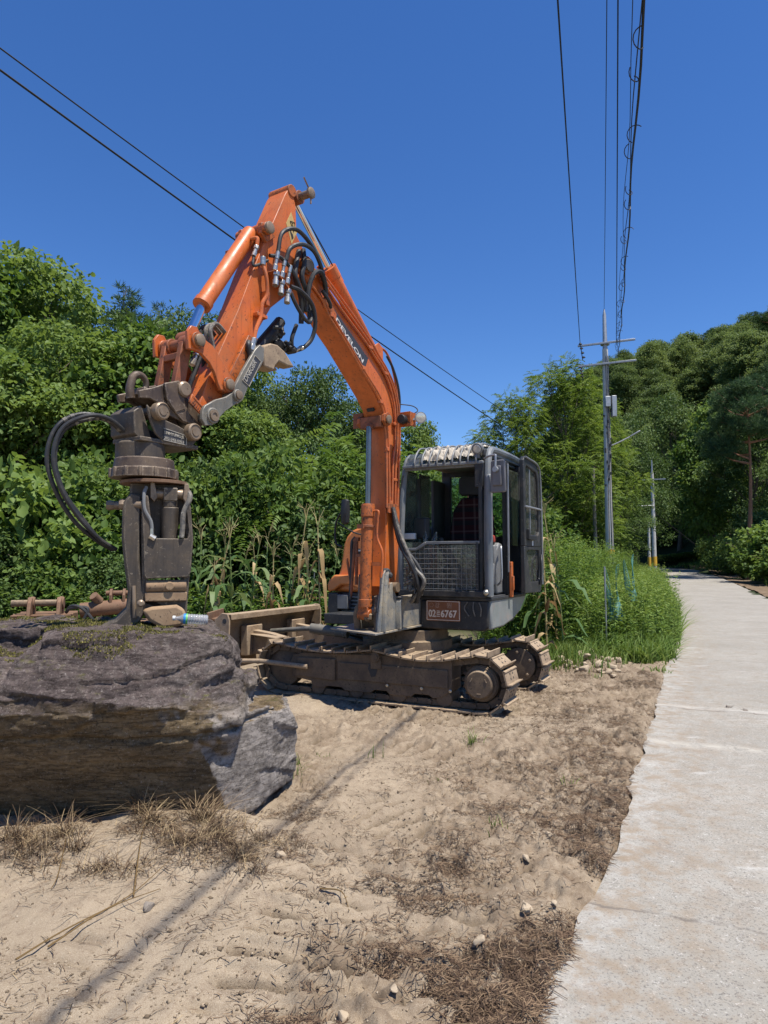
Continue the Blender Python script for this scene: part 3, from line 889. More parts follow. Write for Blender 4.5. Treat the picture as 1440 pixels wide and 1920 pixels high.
    for k in range(3):
        ang = 2 * math.pi * k / 3 + .5
        c = TF(AR + .085 * math.cos(ang), n0 + .209 * side, ZA + .085 * math.sin(ang))
        mb.bar(c - (TT * math.sin(-ang) + ZZ * math.cos(ang)) * .02, c + (TT * math.sin(-ang) + ZZ * math.cos(ang)) * .02, .01, .008)
    for k in range(5):
        ang = 2 * math.pi * k / 5 + .2
        mb.lathe([(.017, 0), (.017, .012), (.008, .016)], TF(AR + .145 * math.cos(ang), n0 - .178 * side, ZA + .145 * math.sin(ang)), -TN * side, 8)
    mb.build('cover_bolt', M['shoe'], sp)
    mb = MB()
    mb.lathe([(.1, -.1), (.215, -.06), (.225, 0), (.215, .06), (.16, .075), (.08, .11), (.0, .11)], TF(AI, n0, ZA), TN * side, 28)
    mb.build('idler', M['mud_steel'], EX)

mb = MB()
mb.box(TF(.05, 0, .40), (1.0, 1.25, .22), TAX)
mb.box(TF(.75, 0, .38), (.5, .55, .16), TAX)
mb.box(TF(-.45, .0, .36), (.25, 1.35, .18), TAX)
mb.build('undercarriage_frame', M['mud_steel'], EX, .01)
mb = MB()
mb.lathe([(.52, .50), (.52, .60), (.47, .61), (.47, .72), (.0, .72)], TF(0, 0, 0), ZZ, 40)
mb.build('slewing_ring', M['mud_steel'], EX, .004)

# ---- dozer blade
mb = MB()
bl = 1.93
# curved plate: profile (a, z); the concave front faces away
prof = [(0.00, .22), (0.02, .40), (.05, .60), (.03, .74), (-.03, .82), (-.06, .86), (-.03, .875), (.0, .85), (.06, .77), (.085, .62), (.06, .40), (.045, .22)]
mb.prism([(bl + u, z) for u, z in prof], lambda a, n, z: TF(a, n, z), -.985, .985)
blade = mb.build('dozer_blade', M['shoe'], EX, .004)
for n in (-.985, .985):
    s = math.copysign(1, n)
    mb = MB()
    mb.prism([(bl - .12, .24), (bl - .13, .80), (bl - .10, .875), (bl - .02, .885), (bl + .09, .80), (bl + .09, .24)], lambda a, q, z: TF(a, q, z), n + .001 * s, n + .022 * s)
    mb.build('end_plate', M['shoe'], blade, .005)
E('plate_hole', M['dark_in'], lambda b: b.cyl(TF(bl - .06, 1.0065, .79), TF(bl - .06, 1.009, .79), .03, 14), blade)
mb = MB()
mb.box(TF(bl - .055, .0, .862), (.14, 1.93, .014), TAX)
mb.box(TF(bl - .12, .0, .835), (.012, 1.93, .06), TAX)
mb.build('top_flange', M['shoe'], blade, .003)
for n in (.32, -.32):
    mb = MB(); mb.box(TF(bl - .05, n * 1.5, .53), (.10, .30, .36), TAX)
    mb.build('blade_stiffener', M['shoe'], blade, .01)
mb = MB()
for n in (.46, -.46):
    mb.prism([(.78, .30), (.78, .46), (bl - .35, .62), (bl + .01, .66), (bl + .01, .36), (bl - .4, .36)], lambda a, q, z: TF(a, q, z), n - .05, n + .05)
    mb.box(TF(bl - .33, n * 1.28, .60), (.64, .13, .012), (( TT * .93 - TN * .36 * math.copysign(1, n)).normalized(), (TN * .93 + TT * .36 * math.copysign(1, n)).normalized(), ZZ))
mb.tube([TF(.8, .9, .33), TF(1.4, .95, .36), TF(bl, .97, .33)], .028, 8)
mb.build('blade_arm', M['shoe'], EX, .006)
mb = MB()
mb.cyl(TF(.75, .08, .62), TF(1.25, .12, .66), .062, 18)
mb.cyl(TF(1.25, .12, .66), TF(1.85, .12, .60), .03, 14)
for t in (.78, .9, 1.02, 1.14):
    mb.cyl(TF(t, .085, .623 + (t - .78) * .07), TF(t + .015, .085, .624 + (t - .78) * .07), .07, 18)
mb.build('blade_cylinder', M['grey_steel'], EX, .003)

# ---- upper frame, nose with boom ears
mb = MB()
mb.prism([(.50, -.95), (.50, .95), (-.95, .95), (-1.05, .6), (-1.05, -.6), (-.95, -.95)], lambda f, z, l: UF(f, l, z), .74, .86)
mb.build('deck_frame', M['cab_black'], EX, .01)
mb = MB()
mb.prism([(.40, -.42), (1.28, -.36), (1.60, .36), (.47, .36)], lambda f, z, l: UF(f, l, z), .765, .785)
mb.prism([(.49, .787), (1.49, .787), (1.49, .86), (1.43, 1.10), (1.38, 1.36), (1.335, 1.40), (1.29, 1.34), (1.25, 1.16), (1.22, 1.26), (1.19, 1.27), (1.155, 1.20), (1.10, 1.12), (.49, 1.13)], lambda f, l, z: UF(f, l, z), .315, .335)
nose = mb.build('boom_bracket', M['nose'], EX, .004)
mb = MB()
# raised rim and top flange of the left cheek plate, ribs and the right cheek
mb.box(UF(.80, .362, 1.115), (.62, .055, .014), UAX)
mb.prism([(1.12, .787), (1.12, 1.06), (1.10, 1.09), (1.06, 1.108), (1.03, 1.108), (1.07, 1.08), (1.085, 1.05), (1.085, .787)], lambda f, l, z: UF(f, l, z), .3355, .388)
mb.box(UF(.50, .362, .95), (.016, .053, .32), UAX)
mb.prism([(1.395, .787), (1.435, .787), (1.37, 1.33), (1.33, 1.385)], lambda f, l, z: UF(f, l, z), .3355, .37)
mb.prism([(.49, .787), (1.28, .787), (1.26, 1.05), (1.24, 1.35), (1.10, 1.35), (1.02, 1.12), (.49, 1.12)], lambda f, l, z: UF(f, l, z), -.04, -.02)
mb.cyl(UF(1.30, -.02, .98), UF(1.30, .31, .98), .06, 18)
mb.build('bracket_rib', M['nose'], nose, .003)
mb = MB()
for (f, l, z, r) in ((1.33, .29, 1.02, .05), (1.36, .25, .95, .045), (1.30, .22, 1.05, .05), (1.38, .15, .88, .05), (1.28, .05, .9, .06)):
    mb.lathe([(r * .5, 0), (r, r * .5), (r * .9, r * 1.4), (r * .3, r * 1.9)], UF(f, l, z), (0.1, 0, 1), 8)
mb.tube(crom([BF(.36, -.1, .80), BF(.38, -.1, .95), BF(.37, -.04, 1.06), BF(.35, .04, 1.02)]), .035, 8)
mb.tube(crom([BF(.34, .12, .80), BF(.36, .13, .95), BF(.33, .12, 1.10)]), .028, 8)
mb.build('cast_lug', M['mud_steel'], nose)
mb = MB()
c0 = UF(1.30, .33, 1.33)
for k in range(9):
    c = c0 + Vector((random.uniform(-.03, .03), random.uniform(-.03, .03), random.uniform(-.05, .07)))
    mb.lathe([(.008, -.03), (.028, -.015), (.034, .005), (.02, .028), (.004, .036)], c, (random.uniform(-1, 1), random.uniform(-1, 1), 1), 7)
mb.build('grease_clump', M['dark_in'], nose)

# ---- boom
mb = MB()
mb.prism(B['boom'], BF, -.12, .12)
boom = mb.build('boom', M['orange'], EX, .006)
mb = MB()
pv = PIN('pivot'); mb.cyl(BF(B['pins']['pivot'][0], -.15, B['pins']['pivot'][1]), BF(B['pins']['pivot'][0], .15, B['pins']['pivot'][1]), .085, 24)
# collar plates by the tip (the diamond-shaped lit patch) and a stiffener along the top
mb.prism([(1.27, 3.93), (1.19, 3.87), (1.12, 3.78), (1.06, 3.76), (1.05, 3.84), (1.12, 3.90), (1.20, 3.97)], BF, .121, .132)
bs = B['pins']['boomcylpin']
for q in (-.175, .135):
    mb.prism([(bs[0] - .09, bs[1] - .04), (bs[0] - .09, bs[1] + .05), (bs[0] - .02, bs[1] + .08), (bs[0] + .05, bs[1] + .05), (bs[0] + .06, bs[1] - .02), (bs[0] + .0, bs[1] - .07)], BF, q, q + .04)
mb.cyl(BF(bs[0], -.2, bs[1]), BF(bs[0], .19, bs[1]), .034, 16)
mb.build('boom_boss', M['orange_worn'], boom, .004)
E('pin_cap', M['pin'], lambda b: b.lathe([(.045, 0), (.045, .015), (.03, .02), (0, .02)], BF(bs[0], .191, bs[1]), BL, 18), boom)
E('pin_cap', M['pin'], lambda b: (b.lathe([(.06, 0), (.06, .02), (.04, .026), (0, .026)], BF(B['pins']['pivot'][0], .151, B['pins']['pivot'][1]), BL, 18)), boom)
for k in range(1, 6):
    mb = MB(); mb.tube(crom([BF(s, .137 if k in (1, 5) else .142, z) for s, z in B['pipe%d' % k]], 4), .0125, 8)
    mb.build('hydraulic_pipe', M['orange'], boom)
mb = MB()
for (s, z) in ((.62, 3.42), (.30, 3.14), (.17, 2.66), (.10, 2.10), (1.15, 3.80)):
    mb.box(BF(s, .138, z), (.05, .035, .04), (BH, BL, ZZ))
for (s, z) in ((.50, 3.66), (.20, 3.46), (.03, 2.95), (.03, 2.35)):
    mb.box(BF(s, .142, z), (.07, .03, .03), (BH, BL, ZZ))
mb.build('pipe_clamp', M['orange'], boom, .004)
b0, b1, b2, b3 = B['badge']
bd = E('badge_panel', M['badge'], lambda b: b.prism([b0, b1, b2, b3], BF, .1205, .1275), boom)
bx = BF(b2[0], 0, b2[1]) - BF(b3[0], 0, b3[1]); by = BF(b0[0], 0, b0[1]) - BF(b3[0], 0, b3[1])
bxn = bx.normalized(); byn = (by - bxn * by.dot(bxn)).normalized()
text('DEVELON', 'lettering', BF(b3[0], .129, b3[1]) + bx * .10 + byn * by.length * .13, bxn, byn, bx.length * .80, by.dot(byn) * .52, M['badge_text'], boom, .002, .012)
# upper pipe that leaves the back of the boom and the hose that follows it
E('hydraulic_pipe', M['orange'], lambda b: b.tube(crom([BF(s, -.02, z) for s, z in B['arc1']]), .013, 8), boom)
E('hydraulic_hose', M['hose'], lambda b: b.tube(crom([BF(s, .03, z) for s, z in B['hosearc']]), .014, 8), boom)
mb = MB()
for k in range(4):
    mb.box(BF(-.075 + .012 * k, -.04 + k * .02, 3.32 - k * .13), (.05, .03, .03), (BH, BL, ZZ))
mb.build('pipe_clamp', M['orange'], boom, .003)
E('belly_slot', M['dark_in'], lambda b: b.box(BF(.268, .0, 3.085), (.05, .085, .03), ((BH - ZZ * .9).normalized(), BL, (ZZ + BH * .9).normalized())), boom)

# work lamps at the bend
for q, nm in ((-.20, 'dark red'), (.27, 'clear')):
    zc = 2.99
    mb = MB()
    s0 = .22 if q < 0 else .02
    mb.box(BF(s0, q, zc), (.014, .13, .16), (BH, BL, ZZ))
    if q > 0: mb.box(BF(s0 - .05, q + .062, zc), (.11, .012, .15), (BH, BL, ZZ))
    mb.box(BF(s0 - .01, q * .6, zc), (.02, abs(q) * .7, .03), (BH, BL, ZZ))
    wl = mb.build('work_light', M['rust'] if q < 0 else M['orange_worn'], boom, .003)
    tag(wl, 'work light in a rusty bracket on the inner side of the boom' if q < 0 else 'round work light on a bracket at the boom bend')
    mb = MB()
    if q < 0:
        mb.lathe([(.03, 0), (.055, .03), (.055, .05), (.05, .055), (0, .055)], BF(s0 - .02, q + .02, zc), -BH, 20)
        mb.build('lamp_body', M['black'], wl)
    else:
        mb.lathe([(.035, -.02), (.05, .02), (.05, .07), (.045, .075), (0, .075)], BF(s0 + .012, q - .005, zc - .01), BH, 20)
        mb.build('lamp_body', M['black'], wl)
        c = BF(s0 - .06, q + .15, zc + .01)
        ax = (BL * .55 + BH * .75 - ZZ * .15).normalized()
        E('lamp_body', M['galv'], lambda b: (b.lathe([(.02, -.07), (.05, -.03), (.062, 0), (.062, .012), (.056, .012)], c, ax, 24), b.bar(c - ax * .05, BF(s0 - .05, q + .06, zc), .02, .02)), wl)
        E('lamp_lens', M['lens'], lambda b: b.lathe([(.055, .004), (.05, .016), (.03, .020), (0, .021)], c, ax, 24), wl)
        E('wire', M['hose'], lambda b: b.tube(crom([BF(-.11, .1, 3.20), BF(-.16, .25, 3.17), BF(-.12, .34, 3.1), BF(-.04, .30, 3.04)]), .006, 6), wl)

# boom cylinder in front of the belly
ct, cb, cr = PIN('cyltop'), PIN('cylbot'), PIN('cylrod')
axc = (ct - cb).normalized()
mb = MB()
mb.lathe([(.05, .0), (.072, .03), (.072, .10), (.064, .105), (.064, (ct - cb).length - .14), (.072, (ct - cb).length - .13), (.072, (ct - cb).length - .02), (.066, (ct - cb).length)], cb, axc, 32)
bcyl = mb.build('boom_cylinder', M['orange_worn'], EX)
E('cylinder_rod', M['rod_dark'], lambda b: b.cyl(ct, cr, .030, 20), bcyl)
E('rod_eye', M['rust'], lambda b: (b.cyl(PIN('boomcylpin', -.07), PIN('boomcylpin', .07), .055, 20), b.cyl(cr - axc * .02, PIN('boomcylpin'), .038, 16), b.box(PIN('boomcylpin') - ZZ * .02, (.12, .26, .12), (BH, BL, ZZ))), bcyl, .006)
E('base_eye', M['orange_worn'], lambda b: (b.cyl(PIN('cylbot', -.07) - axc * .05, PIN('cylbot', .07) - axc * .05, .055, 20), b.box(cb - axc * .02, (.10, .12, .10), (BH, BL, ZZ))), bcyl, .006)
E('pipe_clamp', M['rust'], lambda b: (b.lathe([(.069, 0), (.075, .005), (.075, .025), (.069, .03)], cb + axc * ((ct - cb).length - .25), axc, 28), b.bar(cb + axc * ((ct - cb).length - .235) + BH * .075 - BL * .07, cb + axc * ((ct - cb).length - .235) + BH * .075 + BL * .01, .03, .045)), bcyl)
E('oil_pipe', M['orange'], lambda b: (b.tube(crom([ct - axc * .08 + BL * .04, ct - axc * .08 + BL * .13, ct - axc * .17 + BL * .125, ct - axc * .35 + BL * .125, ct - axc * .50 + BL * .19, ct - axc * .70 + BL * .19]), .012, 8), b.bar(ct - axc * .62, ct - axc * .62 + BL * .18, .025, .035), b.cyl(ct - axc * .70 + BL * .19, ct - axc * .76 + BL * .19, .022, 10)), bcyl)
E('oil_hose', M['grey_plastic'], lambda b: b.tube(crom([ct - axc * .75 + BL * .19, ct - axc * .90 + BL * .185, ct - axc * 1.05 + BL * .16, ct - axc * 1.3 + BL * .15]), .018, 10), bcyl)
E('oil_pipe', M['rust'], lambda b: (b.tube([cb + axc * .25 - BL * .12, cb + axc * .72 - BL * .13], .017, 8), b.tube([cb + axc * .12 - BL * .19, cb + axc * .72 - BL * .15], .017, 8), b.bar(cb + axc * .72 - BL * .17, cb + axc * .72 - BL * .10, .03, .04), b.bar(cb + axc * .55 - BL * .12, cb + axc * .55, .03, .03), b.tube([cb + axc * .3 - BL * .2, cb + axc * .52 - BL * .25], .013, 6)), bcyl)
E('oil_hose', M['hose'], lambda b: (b.tube(crom([cb + axc * .74 - BL * .15, cb + axc * .68 - BL * .19, cb + axc * .45 - BL * .19, cb + axc * .1 - BL * .19]), .018, 8)), bcyl)

# arm cylinder along the back of the boom
g0, gb, gr = PIN('acgland'), PIN('acbase'), PIN('acrod0')
axa = (g0 - gb).normalized(); La = (g0 - gb).length
mb = MB()
mb.lathe([(.05, -.03), (.068, 0), (.068, La - .12), (.078, La - .11), (.078, La), (.03, La)], gb, axa, 32)
acyl = mb.build('arm_cylinder', M['orange'], EX)
E('cylinder_rod', M['chrome'], lambda b: b.cyl(g0 - axa * .02, gr, .028, 18), acyl)
E('rod_guard', M['hose'], lambda b: b.tube([g0 + BL * .04 - BH * .035, g0 * .5 + gr * .5 - BH * .045 + BL * .02, gr - BH * .04], .007, 6), acyl)
E('rod_eye', M['rust'], lambda b: (b.cyl(gr - BL * .08, gr + BL * .08, .06, 20),), acyl, .004)
E('pin_cap', M['pin'], lambda b: (b.cyl(gr + BL * .05, gr + BL * .19, .035, 18), b.lathe([(.05, 0), (.05, .022), (.035, .03), (0, .03)], gr + BL * .19, BL, 18), b.tube([gr + BL * .2 + ZZ * .10 + BH * .10, gr + BL * .2 - ZZ * .0, gr + BL * .2 - ZZ * .10], .008, 6)), acyl)
E('cylinder_bracket', M['orange'], lambda b: (b.prism([(-.06, -.10), (.10, -.10), (.10, .04), (.02, .09), (-.06, .05)], lambda u, q, z: gb + BH * u + BL * q + ZZ * z, -.10, -.08), b.prism([(-.06, -.10), (.10, -.10), (.10, .04), (.02, .09), (-.06, .05)], lambda u, q, z: gb + BH * u + BL * q + ZZ * z, .08, .10), b.box(g0 - axa * .10 + axa.cross(BL) * .0 + BL * .0 - BH * .05 + ZZ * .03, (.16, .09, .03), (axa, BL, axa.cross(BL)))), acyl, .005)

# ---- arm
mb = MB()
mb.prism(B['arm'], BF, -.11, .11)
arm = mb.build('arm', M['orange'], EX, .006)
P = B['pins']
mb = MB()
mb.cyl(PIN('bktop', -.17), PIN('bktop', .17), .052, 20)
for q in (-.135, .095):
    mb.prism([(P['bktop'][0] - .12, P['bktop'][1] - .02), (P['bktop'][0] - .03, P['bktop'][1] + .07), (P['bktop'][0] + .05, P['bktop'][1] + .04), (P['bktop'][0] + .05, P['bktop'][1] - .05), (P['bktop'][0] - .02, P['bktop'][1] - .11)], BF, q, q + .04)
for k_, w_, r_ in (('armidl', .16, .06), ('armend', .13, .065), ('armtop', .12, .055)):
    E('arm_boss', M['orange_worn'], lambda b: b.cyl(PIN(k_, -w_), PIN(k_, w_), r_, 20), arm, .005)
E('arm_rib', M['orange_worn'], lambda b: b.prism([(2.24, 3.30), (2.13, 3.30), (2.30, 3.02), (2.40, 2.84), (2.46, 2.90)], BF, .112, .15), arm, .005)
mb.build('arm_boss', M['orange_worn'], arm, .005)
mb = MB()
mb.lathe([(.05, 0), (.05, .02), (.04, .026), (0, .026)], PIN('bktop', .172), BL, 20)
mb.build('pin_cap', M['pin'], arm)
st = E('warning_sticker', M['sticker'], lambda b: b.prism([(1.70, 4.57), (1.765, 4.44), (1.69, 4.28), (1.615, 4.42)], BF, .1105, .1122), arm)
mb = MB()
tri = [(1.715, 4.48), (1.655, 4.49), (1.665, 4.40)]
for i in range(3):
    p, q = tri[i], tri[(i + 1) % 3]
    mb.bar(BF(p[0], .1126, p[1]), BF(q[0], .1126, q[1]), .002, .010, BL)
mb.bar(BF(1.685, .1126, 4.475), BF(1.675, .1126, 4.435), .002, .010, BL)
mb.prism([(1.715, 4.385), (1.700, 4.405), (1.690, 4.38), (1.675, 4.375), (1.665, 4.345), (1.68, 4.325), (1.69, 4.31), (1.695, 4.34)], BF, .1122, .1126)
mb.build('sticker_print', M['sticker_ink'], arm)

# pipes and couplings on the arm side
def hose(pts, r=.016, mat='hose', parent=EX, name='hydraulic_hose', n=8):
    mb = MB(); mb.tube(crom(pts, 6), r, n)
    return mb.build(name, M[mat], parent)
E('hydraulic_pipe', M['orange'], lambda b: b.tube(crom([BF(2.09, .15, 3.93), BF(2.07, .17, 3.84), BF(2.05, .165, 3.70), BF(2.10, .16, 3.60), BF(2.12, .16, 3.48), BF(2.17, .16, 3.36), BF(2.19, .16, 3.28)]), .017, 10), arm)
E('quick_coupling', M['fitting'], lambda b: (b.cyl(BF(2.09, .15, 3.93), BF(2.09, .15, 4.0), .024, 10), b.cyl(BF(2.19, .16, 3.28), BF(2.21, .16, 3.22), .026, 10), b.cyl(BF(2.21, .16, 3.22), BF(2.225, .16, 3.17), .034, 8), b.cyl(BF(2.225, .16, 3.17), BF(2.235, .165, 3.10), .022, 10)), arm, .003)
E('dust_cap', M['hose'], lambda b: (b.tube(crom([BF(2.25, .16, 3.24), BF(2.27, .175, 3.2), BF(2.245, .17, 3.13), BF(2.23, .17, 3.06)]), [.02] * 19, 8)), arm)
E('pipe_clamp', M['orange'], lambda b: (b.box(BF(2.10, .14, 3.50), (.12, .05, .03), (BH, BL, ZZ)), b.box(BF(2.04, .14, 3.66), (.05, .06, .12), (BH, BL, ZZ))), arm, .004)

# coupling plate with bulkhead fittings by the arm pivot
PL = E('coupling_plate', M['orange_worn'], lambda b: b.prism([(2.02, 3.93), (1.87, 3.92), (1.80, 3.74), (1.93, 3.74)], lambda s, z, q: BF(s, q + .0, z), 0, 0) if False else b.box(BF(1.91, .16, 3.84), (.24, .13, .012), ((BH * .8 + ZZ * .5).normalized(), BL, (ZZ * .8 - BH * .5).normalized())), arm, .003)
def fitting(a, b_, r=.019):
    a, b_ = Vector(a), Vector(b_)
    d = (b_ - a)
    mb = MB()
    mb.cyl(a, a + d * .3, r * 1.25, 6)
    mb.cyl(a + d * .3, a + d * .62, r * .85, 10)
    mb.cyl(a + d * .62, b_, r * 1.1, 10)
    return mb.build('hose_fitting', M['fitting'], EX, .002)
for s, z in ((1.98, 3.90), (1.91, 3.85), (1.83, 3.80)):
    fitting(BF(s, .20, z), BF(s + .03, .215, z - .13), .024)
for s, z in ((1.96, 3.93), (1.87, 3.90), (1.80, 3.87)):
    fitting(BF(s, .16, z), BF(s - .03, .17, z + .17), .018)
hose([BF(1.93, .17, 4.10), BF(1.89, .18, 4.28), BF(1.74, .20, 4.37), BF(1.56, .20, 4.33), BF(1.38, .18, 4.21), BF(1.30, .15, 4.08)], .019)
hose([BF(1.84, .18, 4.06), BF(1.80, .2, 4.18), BF(1.66, .22, 4.26), BF(1.50, .22, 4.25), BF(1.35, .19, 4.14), BF(1.27, .16, 4.01)], .019)
hose([BF(1.55, .17, 3.70), BF(1.55, .20, 3.92), BF(1.50, .22, 4.06), BF(1.40, .22, 4.10), BF(1.29, .18, 4.03), BF(1.24, .15, 3.93)], .021)
hose([BF(1.80, .2, 3.84), BF(1.68, .22, 3.83), BF(1.53, .22, 3.76), BF(1.46, .2, 3.62), BF(1.47, .17, 3.48), BF(1.55, .14, 3.38), BF(1.62, .1, 3.34)], .019)
hose([BF(1.79, .19, 3.80), BF(1.74, .21, 3.70), BF(1.63, .22, 3.60), BF(1.53, .2, 3.61), BF(1.50, .18, 3.72), BF(1.55, .15, 3.86)], .018)
hose([BF(1.60, .12, 4.25), BF(1.66, .14, 4.1), BF(1.68, .15, 3.98), BF(1.60, .15, 3.80), BF(1.56, .12, 3.6)], .024, n=10)
hose([BF(1.55, .13, 4.28), BF(1.57, .16, 4.14), BF(1.60, .16, 4.0), BF(1.50, .15, 3.85), BF(1.44, .12, 3.66)], .022)
hose([BF(2.00, .14, 4.05), BF(1.88, .16, 4.07), BF(1.74, .17, 4.0), BF(1.62, .17, 3.86), BF(1.55, .15, 3.72)], .017)
hose([BF(1.60, .1, 3.58), BF(1.66, .1, 3.44), BF(1.63, .08, 3.34)], .018)
fitting(BF(1.56, .14, 3.38), BF(1.64, .1, 3.33), .02)
hose([BF(1.31, .16, 3.98), BF(1.22, .17, 3.90), BF(1.17, .15, 3.86)], .017)
# black hydraulic clutter under the arm (thumb cylinder in shade)
mb = MB()
mb.tube(crom([BF(1.70, .0, 3.60), BF(1.86, .0, 3.42), BF(2.06, .0, 3.20)]), .05, 10)
for (s, z, r) in ((1.66, 3.40, .05), (1.74, 3.38, .06), (1.80, 3.44, .06), (1.83, 3.30, .05), (1.72, 3.5, .06), (1.92, 3.24, .05), (1.65, 3.34, .035)):
    mb.lathe([(r * .6, -.05), (r, -.03), (r, .04), (r * .5, .06)], BF(s, random.uniform(-.05, .08), z), BL + Vector((random.uniform(-.5, .5), 0, random.uniform(-.6, .6))), 8)
for k in range(7):
    a = BF(random.uniform(1.66, 1.95), random.uniform(-.05, .1), random.uniform(3.3, 3.5))
    mb.cyl(a, a + Vector((random.uniform(-.1, .1), random.uniform(-.05, .05), random.uniform(-.1, .05))), .018, 8)
mb.build('thumb_cylinder', M['hose'], EX, .003)

# bucket cylinder
kb, kg, kr = PIN('bkbase'), PIN('gland'), PIN('rodend')
axk = (kg - kb).normalized(); Lk = (kg - kb).length
mb = MB()
mb.lathe([(.04, -.02), (.06, .0), (.066, .02), (.066, Lk - .10), (.066, Lk - .06), (.074, Lk - .05), (.074, Lk), (.03, Lk)], kb, axk, 36)
kcyl = mb.build('bucket_cylinder', M['orange'], EX)
E('cylinder_rod', M['chrome'], lambda b: b.cyl(kg - axk * .02, kr, .036, 24), kcyl)
E('rod_eye', M['rust'], lambda b: b.cyl(kr - BL * .07, kr + BL * .07, .062, 20), kcyl, .004)
E('oil_pipe', M['orange'], lambda b: b.tube(crom([kb + axk * .12 + BL * .07, kb + axk * .12 + BL * .12 - BH * .02, kb + axk * .2 + BL * .12 - BH * .06]), .017, 8), kcyl)
fitting(kb + axk * .2 + BL * .12 - BH * .06, kb + axk * .32 + BL * .12 - BH * .09, .018)
hose([kb + axk * .32 + BL * .12 - BH * .09, kb + axk * .42 + BL * .13 - BH * .14, BF(2.02, .14, 4.0)], .012, parent=kcyl)
E('oil_pipe', M['rust'], lambda b: (b.tube(crom([kb + axk * .28 - BL * .10 + BH * .02, kb + axk * .6 - BL * .1, kg - BL * .08 - axk * .05]), .014, 8), b.box(kb + axk * .26 - BL * .10, (.05, .05, .05), (BH, BL, ZZ))), kcyl, .004)
for dq in (-.04, .02, .07):
    hose([BF(2.42, dq, 3.28), BF(2.52, dq + .01, 3.32), BF(2.60, dq + .03, 3.25), BF(2.57, dq + .03, 3.12), BF(2.55, dq + .02, 2.98)], .017, 'hose_wrap' if dq > 0 else 'hose')
hose([BF(2.62, .03, 3.06), BF(2.68, .02, 2.9), BF(2.72, .0, 2.76)], .02)
for (s, q, z) in ((2.70, .02, 2.98), (2.60, .10, 2.98)):
    fitting(BF(s - .05, q, z + .10), BF(s, q, z - .02), .022)

# guide links, H link
for q in (.165, -.195):
    gl = E('guide_link', M['orange'], lambda b: b.prism(B['guide'], BF, q, q + .03), EX, .005)
    E('link_boss', M['orange_worn'], lambda b: b.cyl(PIN('linkpin', q - .005), PIN('linkpin', q + .05), .062, 20), gl, .004)
    E('link_boss', M['orange_worn'], lambda b: b.cyl(PIN('armidl', q - .005), PIN('armidl', q + .045), .058, 20), gl, .004)
    E('pin_cap', M['pin'], lambda b: (b.lathe([(.045, 0), (.045, .02), (.036, .026), (0, .026)], PIN('linkpin', q + .05), BL, 20)), gl)
    E('pin_cap', M['pin'], lambda b: b.lathe([(.042, 0), (.042, .016), (.03, .022), (0, .022)], PIN('armidl', q + .045), BL, 20), gl)
E('link_pin', M['rust'], lambda b: b.cyl(PIN('linkpin', -.20), PIN('linkpin', .20), .042, 20), EX)
mb = MB()
mb.prism(B['hbar'], BF, .06, .11); mb.prism(B['hbar'], BF, -.125, -.075)
mb.box(BF(2.865, 0, 2.98), (.045, .15, .05), (BH, BL, ZZ))
hl = mb.build('h_link', M['rust'], EX, .006)
for q in (.05, -.14):
    E('link_boss', M['rust'], lambda b: b.cyl(PIN('linkpin', q), PIN('linkpin', q + .08), .06, 20), hl, .004)

# quick coupler
mb = MB()
for q in (.10, -.125):
    mb.prism(B['coupler'], BF, q, q + .025)
mb.box(BF(2.98, 0, 2.61), (.42, .2, .05), ((BH + ZZ * .25).normalized(), BL, (ZZ - BH * .25).normalized()))
mb.prism([(3.05, 2.73), (2.95, 2.765), (2.88, 2.70), (2.86, 2.58), (2.95, 2.54), (3.03, 2.62)], BF, .126, .15)
mb.prism([(3.02, 2.60), (2.86, 2.62), (2.80, 2.52), (2.72, 2.48), (2.88, 2.49)], BF, .126, .142)
cp = mb.build('quick_coupler', M['brown_steel'], EX, .006)
mb = MB()
# open lifting hook
hk = []
for k in range(17):
    a = R(200 - k * 15.5)
    hk.append(BF(3.262 + .052 * -math.cos(a) * -1, .03, 2.70 + .062 * math.sin(a)))
hk = [BF(3.235, .03, 2.60), BF(3.245, .03, 2.66)] + [BF(3.172 - .060 * math.cos(R(175 - k * 26)) * -1 * -1, .03, 2.715 + .062 * math.sin(R(175 - k * 26))) for k in range(9)]
mb.tube(crom(hk, 5), [.030 - .012 * min(1, i / 50) for i in range((len(hk) - 1) * 5 + 1)], 12)
mb.build('lifting_hook', M['brown_steel'], cp)
E('coupler_plate', M['orange_worn'], lambda b: b.prism([(2.86, 2.625), (2.835, 2.695), (2.71, 2.61), (2.705, 2.53)], BF, .165, .185), cp, .006)
text('GONGHA', 'plate_lettering', BF(2.845, .187, 2.635) , (BF(2.71, 0, 2.555) - BF(2.845, 0, 2.64)), (BF(2.83, 0, 2.68) - BF(2.85, 0, 2.63)), .13, .035, M['rust'], cp, .004, .02) if False else None
mb = MB()
d0 = BF(2.835, .187, 2.645); d1 = BF(2.72, .187, 2.565); up_ = (BF(2.825, .187, 2.67) - BF(2.845, .187, 2.635)).normalized()
for w in (-.026, .026):
    mb.bar(d0 + up_ * w, d1 + up_ * w, .006, .006, BL)
for t in np.linspace(.08, .92, 7):
    c = d0 + (d1 - d0) * t
    mb.bar(c - up_ * .014, c + up_ * .014, .005, .008, BL)
mb.build('raised_frame', M['rust'], cp)
E('coupler_pin', M['pin'], lambda b: (b.cyl(PIN('coup1', -.16), PIN('coup1', .16), .04, 18), b.lathe([(.058, 0), (.058, .03), (.045, .04), (0, .04)], PIN('coup1', .13), BL, 20), b.cyl(PIN('armend', -.16), PIN('armend', .2), .04, 18)), cp)

